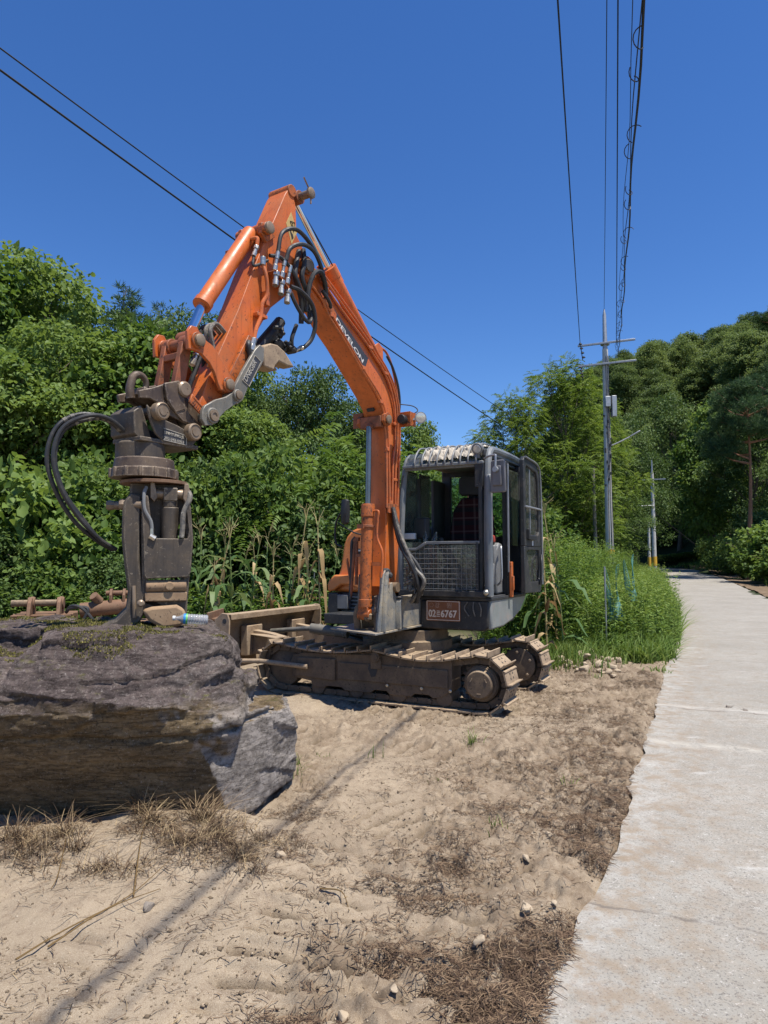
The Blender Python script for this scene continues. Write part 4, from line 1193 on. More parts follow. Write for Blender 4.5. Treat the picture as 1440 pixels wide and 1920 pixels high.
# thumb on the back of the arm
th = E('thumb', M['grey_steel'], lambda b: (b.prism(B['thumbup'], BF, .175, .205), b.prism(B['thumbup'], BF, -.205, -.175), b.prism(B['thumblow'], BF, .19, .22), b.prism(B['thumblow'], BF, -.22, -.19), b.cyl(PIN('thumbpin', -.23), PIN('thumbpin', .245), .045, 20), b.cyl(PIN('thumbend', -.23), PIN('thumbend', .235), .058, 20)), EX, .005)
E('pin_cap', M['pin'], lambda b: (b.lathe([(.034, 0), (.034, .012), (.02, .016), (0, .016)], PIN('thumbpin', .246), BL, 18)), th)
E('pin_cap', M['pin'], lambda b: (b.lathe([(.042, 0), (.042, .012), (.022, .012), (.022, .006), (0, .006)], PIN('thumbend', .236), BL, 20)), th)
E('thumb_claw', M['shoe'], lambda b: (b.prism(B['claw'], BF, .03, .16), b.prism(B['claw'], BF, -.16, -.03), b.cyl(BF(2.13, -.2, 3.2), BF(2.13, .19, 3.2), .03, 12)), th, .012)
px0, px1 = BF(2.31, .2075, 2.90), BF(2.19, .2075, 3.095)
E('name_plate', M['badge'], lambda b: b.prism([(2.355, 2.90), (2.225, 3.115), (2.165, 3.085), (2.29, 2.87)], BF, .2055, .2085), th)
text('DNEGBR', 'plate_lettering', BF(2.318, .2095, 2.887), BF(2.195, 0, 3.09) - BF(2.318, 0, 2.887), BF(2.36, 0, 2.92) - BF(2.318, 0, 2.887), .215, .045, M['emboss'], th, .003, .015)
E('raised_frame', M['emboss'], lambda b: [b.bar(BF(p[0], .209, p[1]), BF(q[0], .209, q[1]), .004, .006, BL) for p, q in (((2.36, 2.895), (2.228, 3.125)), ((2.228, 3.125), (2.158, 3.09)), ((2.158, 3.09), (2.288, 2.862)), ((2.288, 2.862), (2.36, 2.895)))], th)

# ---- cab
CF, CL0, CL1, CZ0, CZ1, CLEN = .51, .08, 1.13, 1.10, 2.70, 1.28
CBK = CF - CLEN
fr_lz = lambda l, f, z: UF(f, l, z)
mb = MB()
# floor tray, rear wall with window opening, right wall sill, roof
mb.box(UF(CF - CLEN / 2, (CL0 + CL1) / 2, 1.085), (CLEN, CL1 - CL0, .05), UAX)
mb.box(UF(CBK + .03, (CL0 + CL1) / 2, 1.45), (.06, CL1 - CL0 - .02, .68), UAX)
mb.box(UF(CBK + .03, CL0 + .06, 2.2), (.06, .12, .9), UAX)
mb.box(UF(CBK + .03, CL1 - .06, 2.2), (.06, .10, .9), UAX)
mb.box(UF(CBK + .03, CL0 + .50, 2.2), (.055, .30, .9), UAX)
mb.box(UF(CBK + .03, (CL0 + CL1) / 2, 2.62), (.06, CL1 - CL0 - .02, .1), UAX)
mb.box(UF(CF - .42, CL0 + .02, 1.32), (.84, .04, .44), UAX)
mb.box(UF(CBK + .21, CL0 + .02, 1.8), (.40, .04, 1.4), UAX)
mb.box(UF(CF - .45, CL0 + .021, 2.0), (.05, .042, .95), UAX)
cab = mb.build('cab', M['dark_in'], EX, .006)
# pillars and rails
def rail(pts, r=.035, mat='cab', name='cab_pillar', n=10):
    return E(name, M[mat], lambda b: b.tube(crom(pts, 5), r, n), cab)
rail([UF(CF - .02, CL1 + .00, 1.11), UF(CF + .0, CL1, 1.6), UF(CF - .02, CL1, 2.2), UF(CF - .06, CL1 - .01, 2.56), UF(CF - .14, CL1 - .02, 2.68), UF(CF - .35, CL1 - .03, 2.725), UF(CBK + .1, CL1 - .03, 2.72), UF(CBK + .02, CL1 - .03, 2.62), UF(CBK + .01, CL1 - .02, 1.9), UF(CBK + .02, CL1 - .02, 1.12)], .042)
rail([UF(CF - .02, CL0 + .02, 1.11), UF(CF + .01, CL0 + .02, 1.6), UF(CF - .02, CL0 + .03, 2.2), UF(CF - .06, CL0 + .04, 2.52), UF(CF - .15, CL0 + .05, 2.68), UF(CF - .4, CL0 + .05, 2.71), UF(CBK + .1, CL0 + .05, 2.70)], .034)
rail([UF(CF + .05, CL1 + .035, 1.12), UF(CF + .055, CL1 + .035, 1.5), UF(CF + .055, CL1 + .035, 2.0), UF(CF + .04, CL1 + .035, 2.34), UF(CF + .025, CL1 + .03, 2.40)], .040, 'cab', 'grab_rail', 14)
E('rail_foot', M['fitting'], lambda b: b.lathe([(.03, 0), (.03, .02), (.015, .035), (0, .035)], UF(CF + .09, CL1 + .01, 1.16), UH, 12), cab)
E('cab_pillar', M['cab_black'], lambda b: (b.box(UF(CF - .66, CL1 - .01, 1.86), (.10, .06, 1.56), UAX), b.box(UF(CF - .35, CL1 - .04, 2.66), (.7, .03, .08), UAX)), cab, .01)
E('cab_pillar', M['cab_black'], lambda b: (b.box(UF(CF - .01, CL1 - .075, 1.80), (.05, .05, 1.35), UAX), b.box(UF(CF - .02, CL1 - .09, 2.42), (.07, .10, .28), UAX)), cab, .01)
# roof: hard panel at the back, clear visor in front under the hoops
mb = MB()
mb.prism([(CBK + .02, 2.66), (CBK + .02, 2.715), (CBK + .1, 2.735), (.12, 2.745), (.12, 2.66)], lambda f, l, z: UF(f, l, z), CL0 + .05, CL1 - .02)
roof = mb.build('cab_roof', M['cab'], cab, .012)
vis = [(.125, 2.735), (.25, 2.745), (.36, 2.725), (.45, 2.66), (.50, 2.57)]
mb = MB()
for (a, b_) in zip(vis, vis[1:]):
    mb.prism([a, b_, (b_[0] - .006, b_[1] - .008), (a[0] - .003, a[1] - .01)], lambda f, l, z: UF(f, l, z), CL0 + .07, CL1 - .06)
mb.build('visor', M['visor'], roof, 0)
E('visor_rim', M['cab'], lambda b: (b.box(UF(.505, (CL0 + CL1) / 2, 2.555), (.05, CL1 - CL0 - .08, .035), UAX), b.box(UF(.47, (CL0 + CL1) / 2, 2.53), (.04, CL1 - CL0 - .12, .03), UAX)), roof, .008)
for k in range(9):
    l = CL0 + .20 + k * .092
    E('guard_hoop', M['cab'], lambda b: b.tube(crom([UF(.53, l, 2.545), UF(.54, l, 2.60), UF(.49, l, 2.69), UF(.38, l, 2.775), UF(.20, l, 2.80), UF(.06, l, 2.79), UF(.05, l, 2.75)], 4), .0105, 8), roof)
# crumpled cloth under the visor
n1, n2 = 60, 22
uu, vv = np.meshgrid(np.linspace(0, 1, n1), np.linspace(0, 1, n2), indexing='ij')
lz = CL0 + .27 + uu * .70
vi = np.array(vis)
cumv = np.concatenate([[0], np.cumsum(np.hypot(np.diff(vi[:, 0]), np.diff(vi[:, 1])))]) / 0.5
fv = np.interp(vv * .88 + .06, cumv / cumv[-1], vi[:, 0]); zv = np.interp(vv * .88 + .06, cumv / cumv[-1], vi[:, 1])
cr_ = 0.016 + 0.060 * np.abs(fbm(uu * 12, vv * 6, o=3, s=61, g=.6)) 
fv = fv - .010 + cr_ * .45; zv = zv + .004 + cr_ * .62
pts = [UF(float(f), float(l), float(z)) - Vector((CX, CY, 0)) for f, l, z in zip(fv.ravel(), lz.ravel(), zv.ravel())]
I = np.arange(n1 * n2).reshape(n1, n2)
cl = raw('sun_cloth', np.array([p[:] for p in pts]), np.stack([I[:-1, :-1].ravel(), I[1:, :-1].ravel(), I[1:, 1:].ravel(), I[:-1, 1:].ravel()], 1), M['cloth'], roof)
# front guard: glass, wire lattice, frame
FX = CF + .015
mb = MB()
mb.prism([(CL0 + .06, 1.17), (CL1 - .1, 1.17), (CL1 - .1, 1.665), (CL0 + .34, 1.665), (CL0 + .22, 1.60), (CL0 + .06, 1.60)], lambda l, f, z: UF(f, l, z), FX - .006, FX - .001)
mb.build('lower_glass', M['glass_dusty'], cab, 0)
E('lower_glass', M['glass'], lambda b: b.prism([(CL0 + .05, 1.60), (CL0 + .26, 1.60), (CL0 + .34, 1.665), (CL0 + .30, 1.70), (CL0 + .05, 1.70)], lambda l, f, z: UF(f, l, z), FX - .03, FX - .026), cab)
mb = MB()
for k in range(16):
    l = CL0 + .10 + k * .055
    mb.tube([UF(FX + .018, l, 1.16), UF(FX + .018, l, 1.59 if l < CL0 + .22 else 1.655)], .0028, 5)
for k in range(9):
    z = 1.185 + k * .055
    mb.tube([UF(FX + .024, CL0 + (.06 if z < 1.6 else .32), z), UF(FX + .024, CL1 - .10, z)], .0028, 5)
mb.build('front_guard', M['guard_wire'], cab, 0)
fp = [(CL0 + .04, 1.62), (CL0 + .22, 1.62), (CL0 + .34, 1.69), (CL1 - .08, 1.69)]
E('guard_frame', M['cab'], lambda b: [b.bar(UF(FX + .01, a[0], a[1]), UF(FX + .01, c[0], c[1]), .03, .03) for a, c in zip(fp, fp[1:])], cab, .004)
E('guard_frame', M['cab_black'], lambda b: (b.box(UF(FX + .01, CL1 - .11, 1.42), (.03, .035, .56), UAX), b.box(UF(FX + .015, (CL0 + CL1) / 2, 1.135), (.06, CL1 - CL0 - .02, .07), UAX)), cab, .008)
# side and rear panes
E('side_glass', M['glass'], lambda b: (b.box(UF(CF - .25, CL0 + .015, 2.05), (.40, .005, .98), UAX), b.box(UF(CF - .66, CL0 + .015, 2.05), (.34, .005, .98), UAX)), cab)
E('rear_glass', M['glass'], lambda b: (b.box(UF(CBK + .02, CL0 + .24, 2.17), (.005, .24, .78), UAX), b.box(UF(CBK + .02, CL1 - .29, 2.17), (.005, .36, .78), UAX)), cab)
E('side_glass', M['glass'], lambda b: b.box(UF(CBK + .29, CL1 - .02, 2.12), (.42, .005, .9), UAX), cab)
E('ceiling_lining', M['grey_plastic'], lambda b: b.box(UF(CBK + .45, (CL0 + CL1) / 2, 2.64), (.75, CL1 - CL0 - .12, .03), UAX), cab, .01)
# seat
mb = MB()
mb.prism([(.14, 1.46), (.16, 1.56), (-.30, 1.60), (-.36, 1.50), (-.30, 1.43)], lambda f, l, z: UF(f, l, z), .38, .90)
seat = mb.build('seat', M['dark_in'], cab, .03)
m = NT('plaid_cloth')
sx = m.n('ShaderNodeSeparateXYZ'); m.l(m.co(), sx.inputs[0])
def stripes(sock, scale, off, w):
    t = m.math('FRACT', m.math('ADD', m.math('MULTIPLY', sock, scale), off))
    return m.math('LESS_THAN', t, w)
c = m.mix(0.0, (0.032, 0.010, 0.012), (0, 0, 0))
c = m.mix(stripes(sx.outputs[2], 6.2, .1, .35), c, (0.016, 0.014, 0.016))
c = m.mix(m.math('MULTIPLY', stripes(sx.outputs[0], 8.0, .15, .18), .3), c, (0.16, 0.12, 0.11))
c = m.mix(m.math('MULTIPLY', stripes(sx.outputs[2], 6.2, .62, .12), .3), c, (0.16, 0.12, 0.11))
m.set(color=c, rough=.95, spec=.1)
E('seat_back', m.m, lambda b: b.prism([(.40, 1.56), (.36, 1.80), (.40, 2.10), (.50, 2.26), (.78, 2.26), (.88, 2.10), (.92, 1.80), (.88, 1.56)], lambda l, f, z: UF(f - (z - 1.56) * .14, l, z), -.36, -.22), seat, .03)
E('headrest', M['dark_in'], lambda b: b.prism([(.45, 2.32), (.45, 2.50), (.49, 2.53), (.80, 2.53), (.84, 2.50), (.84, 2.32), (.80, 2.29), (.49, 2.29)], lambda l, f, z: UF(f, l, z), -.46, -.36), seat, .02)
E('headrest_post', M['chrome'], lambda b: (b.cyl(UF(-.41, .56, 2.2), UF(-.41, .56, 2.32), .008, 8), b.cyl(UF(-.41, .73, 2.2), UF(-.41, .73, 2.32), .008, 8)), seat)
E('console', M['grey_plastic'], lambda b: (b.prism([(.10, 1.12), (.10, 1.62), (.00, 1.70), (-.25, 1.66), (-.3, 1.12)], lambda f, l, z: UF(f, l, z), .98, 1.09), b.box(UF(.08, 1.03, 1.50), (.09, .10, .34), UAX), b.box(UF(.12, 1.03, 1.34), (.06, .08, .25), UAX)), cab, .02)
E('console', M['grey_plastic'], lambda b: (b.prism([(.30, 1.12), (.34, 1.66), (.1, 1.72), (-.2, 1.70), (-.2, 1.12)], lambda f, l, z: UF(f, l, z), .16, .30),), cab, .015)
E('monitor', M['black'], lambda b: (b.box(UF(.36, .29, 1.86), (.09, .17, .24), ((UH * .9 - UL * .3).normalized(), (UL * .9 + UH * .3).normalized(), ZZ)), b.box(UF(.30, .28, 1.70), (.05, .05, .16), UAX)), cab, .015)
E('control_box', M['white_plastic'], lambda b: b.box(UF(.44, .17, 1.77), (.05, .15, .07), UAX), cab, .008)
E('control_lever', M['black'], lambda b: (b.tube([UF(.30, .50, 1.12), UF(.33, .50, 1.55), UF(.30, .50, 1.68)], .012, 8), b.lathe([(.02, 0), (.032, .03), (.028, .08), (.0, .10)], UF(.30, .50, 1.66), ZZ, 10), b.tube([UF(.25, .80, 1.12), UF(.33, .80, 1.5), UF(.3, .80, 1.62)], .012, 8), b.lathe([(.018, 0), (.028, .03), (.022, .08), (.0, .09)], UF(.05, 1.03, 1.68), ZZ, 10)), cab)
E('lever_grip', plain('red_plastic', (0.35, 0.05, 0.03), .4), lambda b: b.lathe([(.02, 0), (.026, .02), (.02, .07), (0, .08)], UF(.10, 1.05, 1.70), ZZ, 10), cab)
E('foot_pedal', M['fitting'], lambda b: b.box(UF(.30, .95, 1.22), (.12, .14, .012), UAX), cab)
for (l, t) in ((.37, .0), (.46, .25)):
    E('small_bottle', glass('pet_clear', (.75, .88, .95), .2), lambda b: b.lathe([(.028, 0), (.03, .01), (.03, .10), (.012, .14), (.012, .16), (0, .16)], UF(.44, l, 1.66), (t, 0, 1), 12), cab)
E('grab_handle', M['galv'], lambda b: b.tube(crom([UF(CF - .40, CL1 - .03, 1.22), UF(CF - .36, CL1 + .03, 1.30), UF(CF - .38, CL1 + .02, 1.62), UF(CF - .45, CL1 - .0, 1.64)]), .011, 8), cab)
# orange door-side post and lock strip
E('door_jamb', M['cab_black'], lambda b: b.box(UF(CF - .60, CL1 + .03, 1.86), (.03, .03, 1.50), UAX), cab, .004)
E('door_jamb', M['galv'], lambda b: b.box(UF(CF - .575, CL1 + .045, 1.98), (.015, .02, 1.24), UAX), cab, .003)
E('pillar_cover', M['orange'], lambda b: (b.box(UF(CF - .60, CL1 + .065, 1.28), (.06, .03, .40), UAX), b.box(UF(CF - .585, CL1 + .09, 1.24), (.03, .025, .16), UAX)), cab, .006)
# open door folded back along the left side
DL = CL1 + .14
dp = [(CF - .72, 1.12), (CF - .72, 2.66), (CF - .78, 2.71), (CF - 1.30, 2.66), (CF - 1.40, 2.52), (CF - 1.44, 1.9), (CF - 1.43, 1.20), (CF - 1.38, 1.11)]
mb = MB()
def ring(prof, inner, l0, l1):
    n = len(prof)
    for (ring_a, ring_b) in ((prof, inner),):
        vs = [UF(f, l0, z) for f, z in prof] + [UF(f, l0, z) for f, z in inner] + [UF(f, l1, z) for f, z in prof] + [UF(f, l1, z) for f, z in inner]
        fs = []
        for i in range(n):
            j = (i + 1) % n
            fs += [(i, j, n + j, n + i), (2 * n + i, 3 * n + i, 3 * n + j, 2 * n + j), (i, 2 * n + i, 2 * n + j, j), (n + i, n + j, 3 * n + j, 3 * n + i)]
        mb.add(vs, fs)
up_in = [(CF - .80, 1.80), (CF - .80, 2.58), (CF - .84, 2.61), (CF - 1.26, 2.57), (CF - 1.32, 2.47), (CF - 1.35, 1.95), (CF - 1.35, 1.84), (CF - 1.30, 1.80)]
up_out = [(CF - .72, 1.66), (CF - .72, 2.66), (CF - .78, 2.71), (CF - 1.30, 2.66), (CF - 1.40, 2.52), (CF - 1.44, 1.9), (CF - 1.44, 1.8), (CF - 1.44, 1.66)]
ring(up_out, up_in, DL, DL + .05)
lo_out = [(CF - .72, 1.12), (CF - .72, 1.658), (CF - .9, 1.658), (CF - 1.1, 1.658), (CF - 1.44, 1.658), (CF - 1.44, 1.4), (CF - 1.43, 1.20), (CF - 1.38, 1.11)]
lo_in = [(CF - .96, 1.24), (CF - .80, 1.60), (CF - .9, 1.62), (CF - 1.1, 1.62), (CF - 1.34, 1.62), (CF - 1.34, 1.4), (CF - 1.34, 1.28), (CF - 1.30, 1.24)]
ring(lo_out, lo_in, DL, DL + .05)
door = mb.build('cab_door', M['cab_black'], EX, .008)
tag(door, 'open cab door folded back along the side of the cab')
E('door_glass', M['glass'], lambda b: (b.prism(up_in, lambda f, l, z: UF(f, l, z), DL + .02, DL + .025), b.prism(lo_in, lambda f, l, z: UF(f, l, z), DL + .02, DL + .025)), door)
E('door_rail', M['galv'], lambda b: (b.tube([UF(CF - .74, DL + .06, 2.12), UF(CF - 1.40, DL + .06, 2.12)], .012, 8), b.tube([UF(CF - 1.02, DL + .03, 1.82), UF(CF - 1.03, DL + .03, 2.58)], .006, 6)), door)
E('door_handle', M['black'], lambda b: (b.box(UF(CF - .98, DL + .065, 1.76), (.26, .03, .05), UAX), b.box(UF(CF - .82, DL + .065, 1.80), (.05, .04, .12), UAX), b.tube(crom([UF(CF - 1.40, DL + .06, 1.56), UF(CF - 1.32, DL + .08, 1.48), UF(CF - 1.30, DL + .08, 1.30), UF(CF - 1.30, DL + .06, 1.2)]), .016, 8)), door, .005)
E('door_label', M['white_plastic'], lambda b: b.box(UF(CF - 1.05, DL + .0515, 1.70), (.05, .002, .06), UAX), door)
E('door_edge', M['cab'], lambda b: b.tube(crom([UF(CF - .76, DL + .06, 2.70), UF(CF - 1.28, DL + .06, 2.66), UF(CF - 1.40, DL + .06, 2.5), UF(CF - 1.44, DL + .06, 1.9), UF(CF - 1.43, DL + .06, 1.2)]), .012, 8), door)
# skirt below the cab
mb = MB()
pr = [(.49, .76), (.50, 1.08), (-.78, 1.08), (-.76, 1.03), (-.55, .90), (-.25, .815), (.1, .765)]
mb.prism(pr, lambda f, l, z: UF(f, l, z), CL1 - .06, CL1 + .03)
mb.build('side_skirt', M['skirt'], EX, .02)
mb = MB()
mb.prism([(.34, .745), (CL1 - .05, .745), (CL1 + .0, .78), (CL1 + .01, 1.06), (.345, 1.06)], lambda l, f, z: UF(f, l, z), .44, .525)
mb.build('front_skirt', M['cab_black'], EX, .015)
E('side_step', M['cab_black'], lambda b: b.prism([(.53, 1.065), (.53, 1.10), (-.75, 1.10), (-.75, 1.065)], lambda f, l, z: UF(f, l, z), .06, CL1 + .04), EX, .008)
for k, l in enumerate((.90, .97, 1.03)):
    E('loose_cable', M['hose_wrap'], lambda b: b.tube(crom([UF(.53, l, 1.05), UF(.545, l - .03 + .03 * k, .98), UF(.54, l + .02, .90)]), .007, 6), EX)
# licence plate on the front skirt
p0, px_, pz_ = UF(.531, .415, .835), UL, ZZ
PW, PH = .405, .225
mb = MB()
r = .02
prof = []
for cx_, cz_, a0 in ((PW - r, r, -90), (PW - r, PH - r, 0), (r, PH - r, 90), (r, r, 180)):
    for k in range(5):
        a = R(a0 + k * 22.5)
        prof.append((cx_ + r * math.cos(a), cz_ + r * math.sin(a)))
mb.prism(prof, lambda u, d, w: p0 + UL * u + ZZ * w + UH * d, -.004, .004)
lp = mb.build('licence_plate', M['plate'], EX, .002)
mb = MB()
q = [(.012, .012), (PW - .012, .012), (PW - .012, PH - .012), (.012, PH - .012)]
for a, b_ in zip(q, q[1:] + q[:1]):
    mb.bar(p0 + UL * a[0] + ZZ * a[1] + UH * .005, p0 + UL * b_[0] + ZZ * b_[1] + UH * .005, .005, .006)
mb.build('plate_rim', M['plate_letter'], lp)
of = UH * .0045
# UL points to the viewer's right when looking at the front of the cab
def ptext(s, u, w, wd, ht, mat, bold):
    text(s, 'plate_lettering', p0 + UL * u + ZZ * w + of, UL, ZZ, wd, ht, mat, lp, .0015, bold)
ptext('강', .105, .143, .060, .058, M['plate_letter_dull'], .02)
ptext('원', .245, .143, .060, .058, M['plate_letter_dull'], .02)
ptext('02', .03, .04, .088, .082, M['plate_letter'], .03)
ptext('르', .124, .046, .044, .066, M['plate_letter'], .02)
ptext('6767', .176, .04, .19, .082, M['plate_letter'], .03)
E('plate_lettering', M['plate_letter_dull'], lambda b: [b.bar(p0 + UL * (.065 + .025 * math.cos(k * .628)) + ZZ * (.172 + .022 * math.sin(k * .628)) + of, p0 + UL * (.065 + .025 * math.cos(k * .628 + .628)) + ZZ * (.172 + .022 * math.sin(k * .628 + .628)) + of, .004, .004) for k in range(10)], lp)

# mirrors
mc = UF(.62, CL1 + .16, 2.385)
mx_, mn_ = (UL * .88 + UH * .2).normalized(), (UH * .95 - UL * .2).normalized()
mb = MB()
mb.prism([(-.095, -.16), (-.085, -.18), (.085, -.18), (.095, -.16), (.085, .15), (.07, .165), (-.07, .165), (-.085, .15)], lambda u, d, w: mc + mx_ * u + mn_ * d + ZZ * w, -.015, .012)
mb.prism([(-.055, -.11), (.055, -.11), (.05, .10), (-.05, .10)], lambda u, d, w: mc + mx_ * u + mn_ * d + ZZ * w, .0125, .038)
mir = mb.build('side_mirror', M['mirror_grey'], EX, .012)
tag(mir, 'mirror hanging on an arm at the cab door side')
E('mirror_arm', M['galv'], lambda b: (b.tube(crom([UF(CF + .02, CL1 - .02, 2.59), UF(CF + .10, CL1 + .06, 2.60), UF(CF + .14, CL1 + .14, 2.60), mc + mn_ * .05 + ZZ * .19, mc + mn_ * .055 + ZZ * .08]), .012, 8), b.cyl(mc + mn_ * .03 + ZZ * .06, mc + mn_ * .07 + ZZ * .06, .03, 12)), mir)
m2 = UF(.26, -.80, 2.10)
mb = MB()
mb.lathe([(.03, -.16), (.06, -.14), (.07, 0), (.06, .13), (.03, .15), (0, .15)], m2, ZZ, 16)
for i, v in enumerate(mb.v):
    v = Vector(v); d = v - m2
    mb.v[i] = tuple(m2 + UL * d.dot(UL) * .95 + UH * d.dot(UH) * .5 + ZZ * d.z)
mir2 = mb.build('side_mirror', M['black'], EX)
tag(mir2, 'mirror on a bent stalk beside the orange hood')
E('mirror_arm', M['black'], lambda b: (b.tube(crom([UF(.24, -.86, 1.66), UF(.24, -.95, 1.72), UF(.24, -.95, 1.95), UF(.24, -.86, 2.12)]), .012, 8), b.tube(crom([UF(.2, -.55, 1.80), UF(.22, -.70, 1.84), UF(.24, -.92, 1.96)]), .009, 8)), mir2)
# lamp on the cab corner
lc = UF(.54, CL1 - .10, 2.70)
cl_ = E('work_light', M['grey_plastic'], lambda b: (b.lathe([(.03, -.08), (.06, -.05), (.065, 0), (.058, .008), (.05, .008)], lc, (UH - ZZ * .25), 20), b.box(lc - ZZ * .07 - UH * .03, (.03, .04, .06), UAX)), EX)
tag(cl_, 'round work light on the front roof corner of the cab')
E('lamp_lens', M['lens'], lambda b: b.lathe([(.05, .002), (.04, .012), (0, .014)], lc, (UH - ZZ * .25), 20), cl_)

# engine hood, side panels, counterweight
mb = MB()
hp = [(-1.10, 1.10), (-1.115, 1.19), (-1.09, 1.24), (-1.02, 1.30), (-.99, 1.37), (-.975, 1.45), (-.935, 1.70), (-.89, 1.80), (-.82, 1.87), (-.70, 1.915), (-.05, 1.93), (.03, 1.90), (.03, 1.10)]
mb.prism(hp, lambda l, f, z: UF(f, l, z), .08, -.98)
hood = mb.build('engine_hood', M['hood'], EX, .035)
mb = MB()
mb.prism([(-1.11, 1.10), (-1.12, 1.19), (-1.095, 1.245), (-1.02, 1.315), (-.55, 1.315), (-.55, 1.10), (-.66, 1.14), (-.78, 1.19), (-.92, 1.19), (-1.02, 1.12)], lambda l, f, z: UF(f, l, z), .081, .17)
mb.build('hood_flare', M['hood'], hood, .02)
E('hood_latch', M['black'], lambda b: (b.box(UF(.083, -.72, 1.60), (.012, .17, .085), UAX),), hood, .01)
E('latch_grip', M['galv'], lambda b: b.box(UF(.091, -.72, 1.615), (.006, .13, .02), UAX), hood, .003)
E('counterweight', M['hood'], lambda b: b.prism([(-.95, -.98), (-1.1, -.95), (-1.25, -.5), (-1.28, 0), (-1.25, .5), (-1.1, .95), (-.95, .98)], lambda f, z, l: UF(f, l, z), .80, 1.65), EX, .03)
eb = E('battery_box', M['cab_black'], lambda b: (b.box(UF(-.3, -.80, .94), (.75, .56, .31), UAX), b.prism([(-1.09, .78), (-1.12, .9), (-1.11, 1.09), (-.96, 1.09), (-.96, .78)], lambda l, f, z: UF(f, l, z), -.7, .16)), EX, .015)
E('air_louvre', M['cab'], lambda b: [b.box(UF(.085, -.82, .86 + k * .045), (.012, .26, .018), UAX) for k in range(5)], eb, .003)
E('step_plate', M['grey_steel'], lambda b: (b.box(UF(.14, -.80, .765), (.10, .60, .03), UAX), b.box(UF(.10, -.60, .88), (.03, .05, .22), UAX)), eb, .006)
E('tow_lug', M['rust'], lambda b: b.lathe([(.05, 0), (.05, .04), (.03, .05), (0, .05)], UF(.16, -.50, .86), UH, 12), eb)
E('fuel_can', M['grey_plastic'], lambda b: b.box(UF(.12, -.90, .98), (.08, .16, .18), UAX), eb, .012)
# hose bundle from the boom foot into the machine
hb = []
for k in range(9):
    q0 = .12 + .012 * (k % 4)
    s0 = .01 + .02 * (k % 4)
    j = lambda a: random.uniform(-a, a)
    pts = [BF(s0 + .05, q0 + .02, 2.05), BF(s0 + .03, q0 + .05 + j(.02), 1.85), BF(s0 + .02, q0 + .13 + j(.03), 1.62), BF(s0 + .0 + j(.05), q0 + .26 + j(.05), 1.42), BF(s0 - .02, q0 + .30 + j(.06), 1.25 + j(.04)), BF(s0 - .1, q0 + .18 + j(.05), 1.06)]
    hose(pts, .021, 'hose_wrap' if k in (0, 3, 5) else 'hose')
mb = MB()
for k in range(44):
    c = BF(random.uniform(-.05, .06), random.uniform(.28, .46), random.uniform(1.18, 1.42))
    d = Vector((random.uniform(-1, 1), random.uniform(-1, 1), random.uniform(-1, 1))).normalized() * .04
    mb.tube([c - d, c + Vector((0, 0, .02)), c + d], [.006, .018, .005], 5)
mb.build('torn_hose_sleeve', M['hose_wrap'], EX)
mb = MB()
for k in range(5):
    mb.cyl(BF(.02 + .035 * k, .145, 2.09), BF(.02 + .035 * k, .15, 1.99), .017, 8)
mb.build('hose_collar', M['orange_worn'], EX)
E('boom_foot_pin', M['pin'], lambda b: b.cyl(BF(.12, -.2, 1.22), BF(.12, .24, 1.22), .05, 18), EX)
E('wiper', M['black'], lambda b: b.tube(crom([UF(CF + .03, CL0 + .06, 2.46), UF(CF + .06, CL0 + .02, 2.2), UF(CF + .05, CL0 + .0, 1.9)]), .010, 6), cab)

# ------------------------------------------------------------------ stone grapple under the coupler
GX0 = BF(3.08, 0, 0)
GR = thing('stone_grapple', 'dark steel rotating stone grapple standing closed on the boulder top', 'grapple', (GX0.x, GX0.y, 1.09))
pl, pr_ = P['lowL'], P['lowR']
up_prof = [(3.195, 2.55), (3.10, 2.48), (2.94, 2.45), (2.87, 2.43), (2.78, 2.40), (2.765, 2.36), (2.80, 2.32), (2.86, 2.31), (3.05, 2.31), (3.12, 2.36), (3.16, 2.43), (3.185, 2.50)]
mb = MB()
for q in (.135, -.155):
    mb.prism(up_prof, BF, q, q + .02)
mb.prism([(3.20, 2.55), (3.26, 2.50), (3.25, 2.35), (3.18, 2.30), (3.1, 2.30)], BF, -.16, .10)
mb.box(BF(2.99, 0, 2.315), (.50, .30, .03), (BH, BL, ZZ))
hg = mb.build('hanger', M['grap_steel'], GR, .006)
mb = MB()
for s, z in (pl, pr_):
    mb.cyl(BF(s, -.17, z), BF(s, .165, z), .042, 18)
    mb.lathe([(.062, 0), (.062, .05), (.052, .06), (.052, .055), (.03, .055), (.03, .06), (0, .06)], BF(s, .155, z), BL, 24)
mb.build('hanger_pin', M['pin'], hg)
pa = BF(3.055, .1565, 2.325)
E('name_plate', M['badge'], lambda b: b.prism([(3.06, 2.33), (3.06, 2.405), (2.88, 2.385), (2.865, 2.365), (2.865, 2.325)], BF, .1555, .159), hg)
text('SINHYUNG JE', 'plate_lettering', BF(3.055, .1595, 2.364), BF(2.875, 0, 2.352) - BF(3.055, 0, 2.364), ZZ, .172, .028, M['emboss'], hg, .003, .015)
text('202-242-0953', 'plate_lettering', BF(3.055, .1595, 2.335), BF(2.875, 0, 2.323) - BF(3.055, 0, 2.335), ZZ, .172, .019, M['emboss'], hg, .003, .015)
E('raised_frame', M['emboss'], lambda b: [b.bar(BF(p[0], .16, p[1]), BF(q[0], .16, q[1]), .005, .006, BL) for p, q in (((3.06, 2.408), (2.88, 2.388)), ((2.88, 2.388), (2.86, 2.37)), ((2.86, 2.37), (2.86, 2.318)), ((2.86, 2.318), (3.06, 2.328)))], hg)
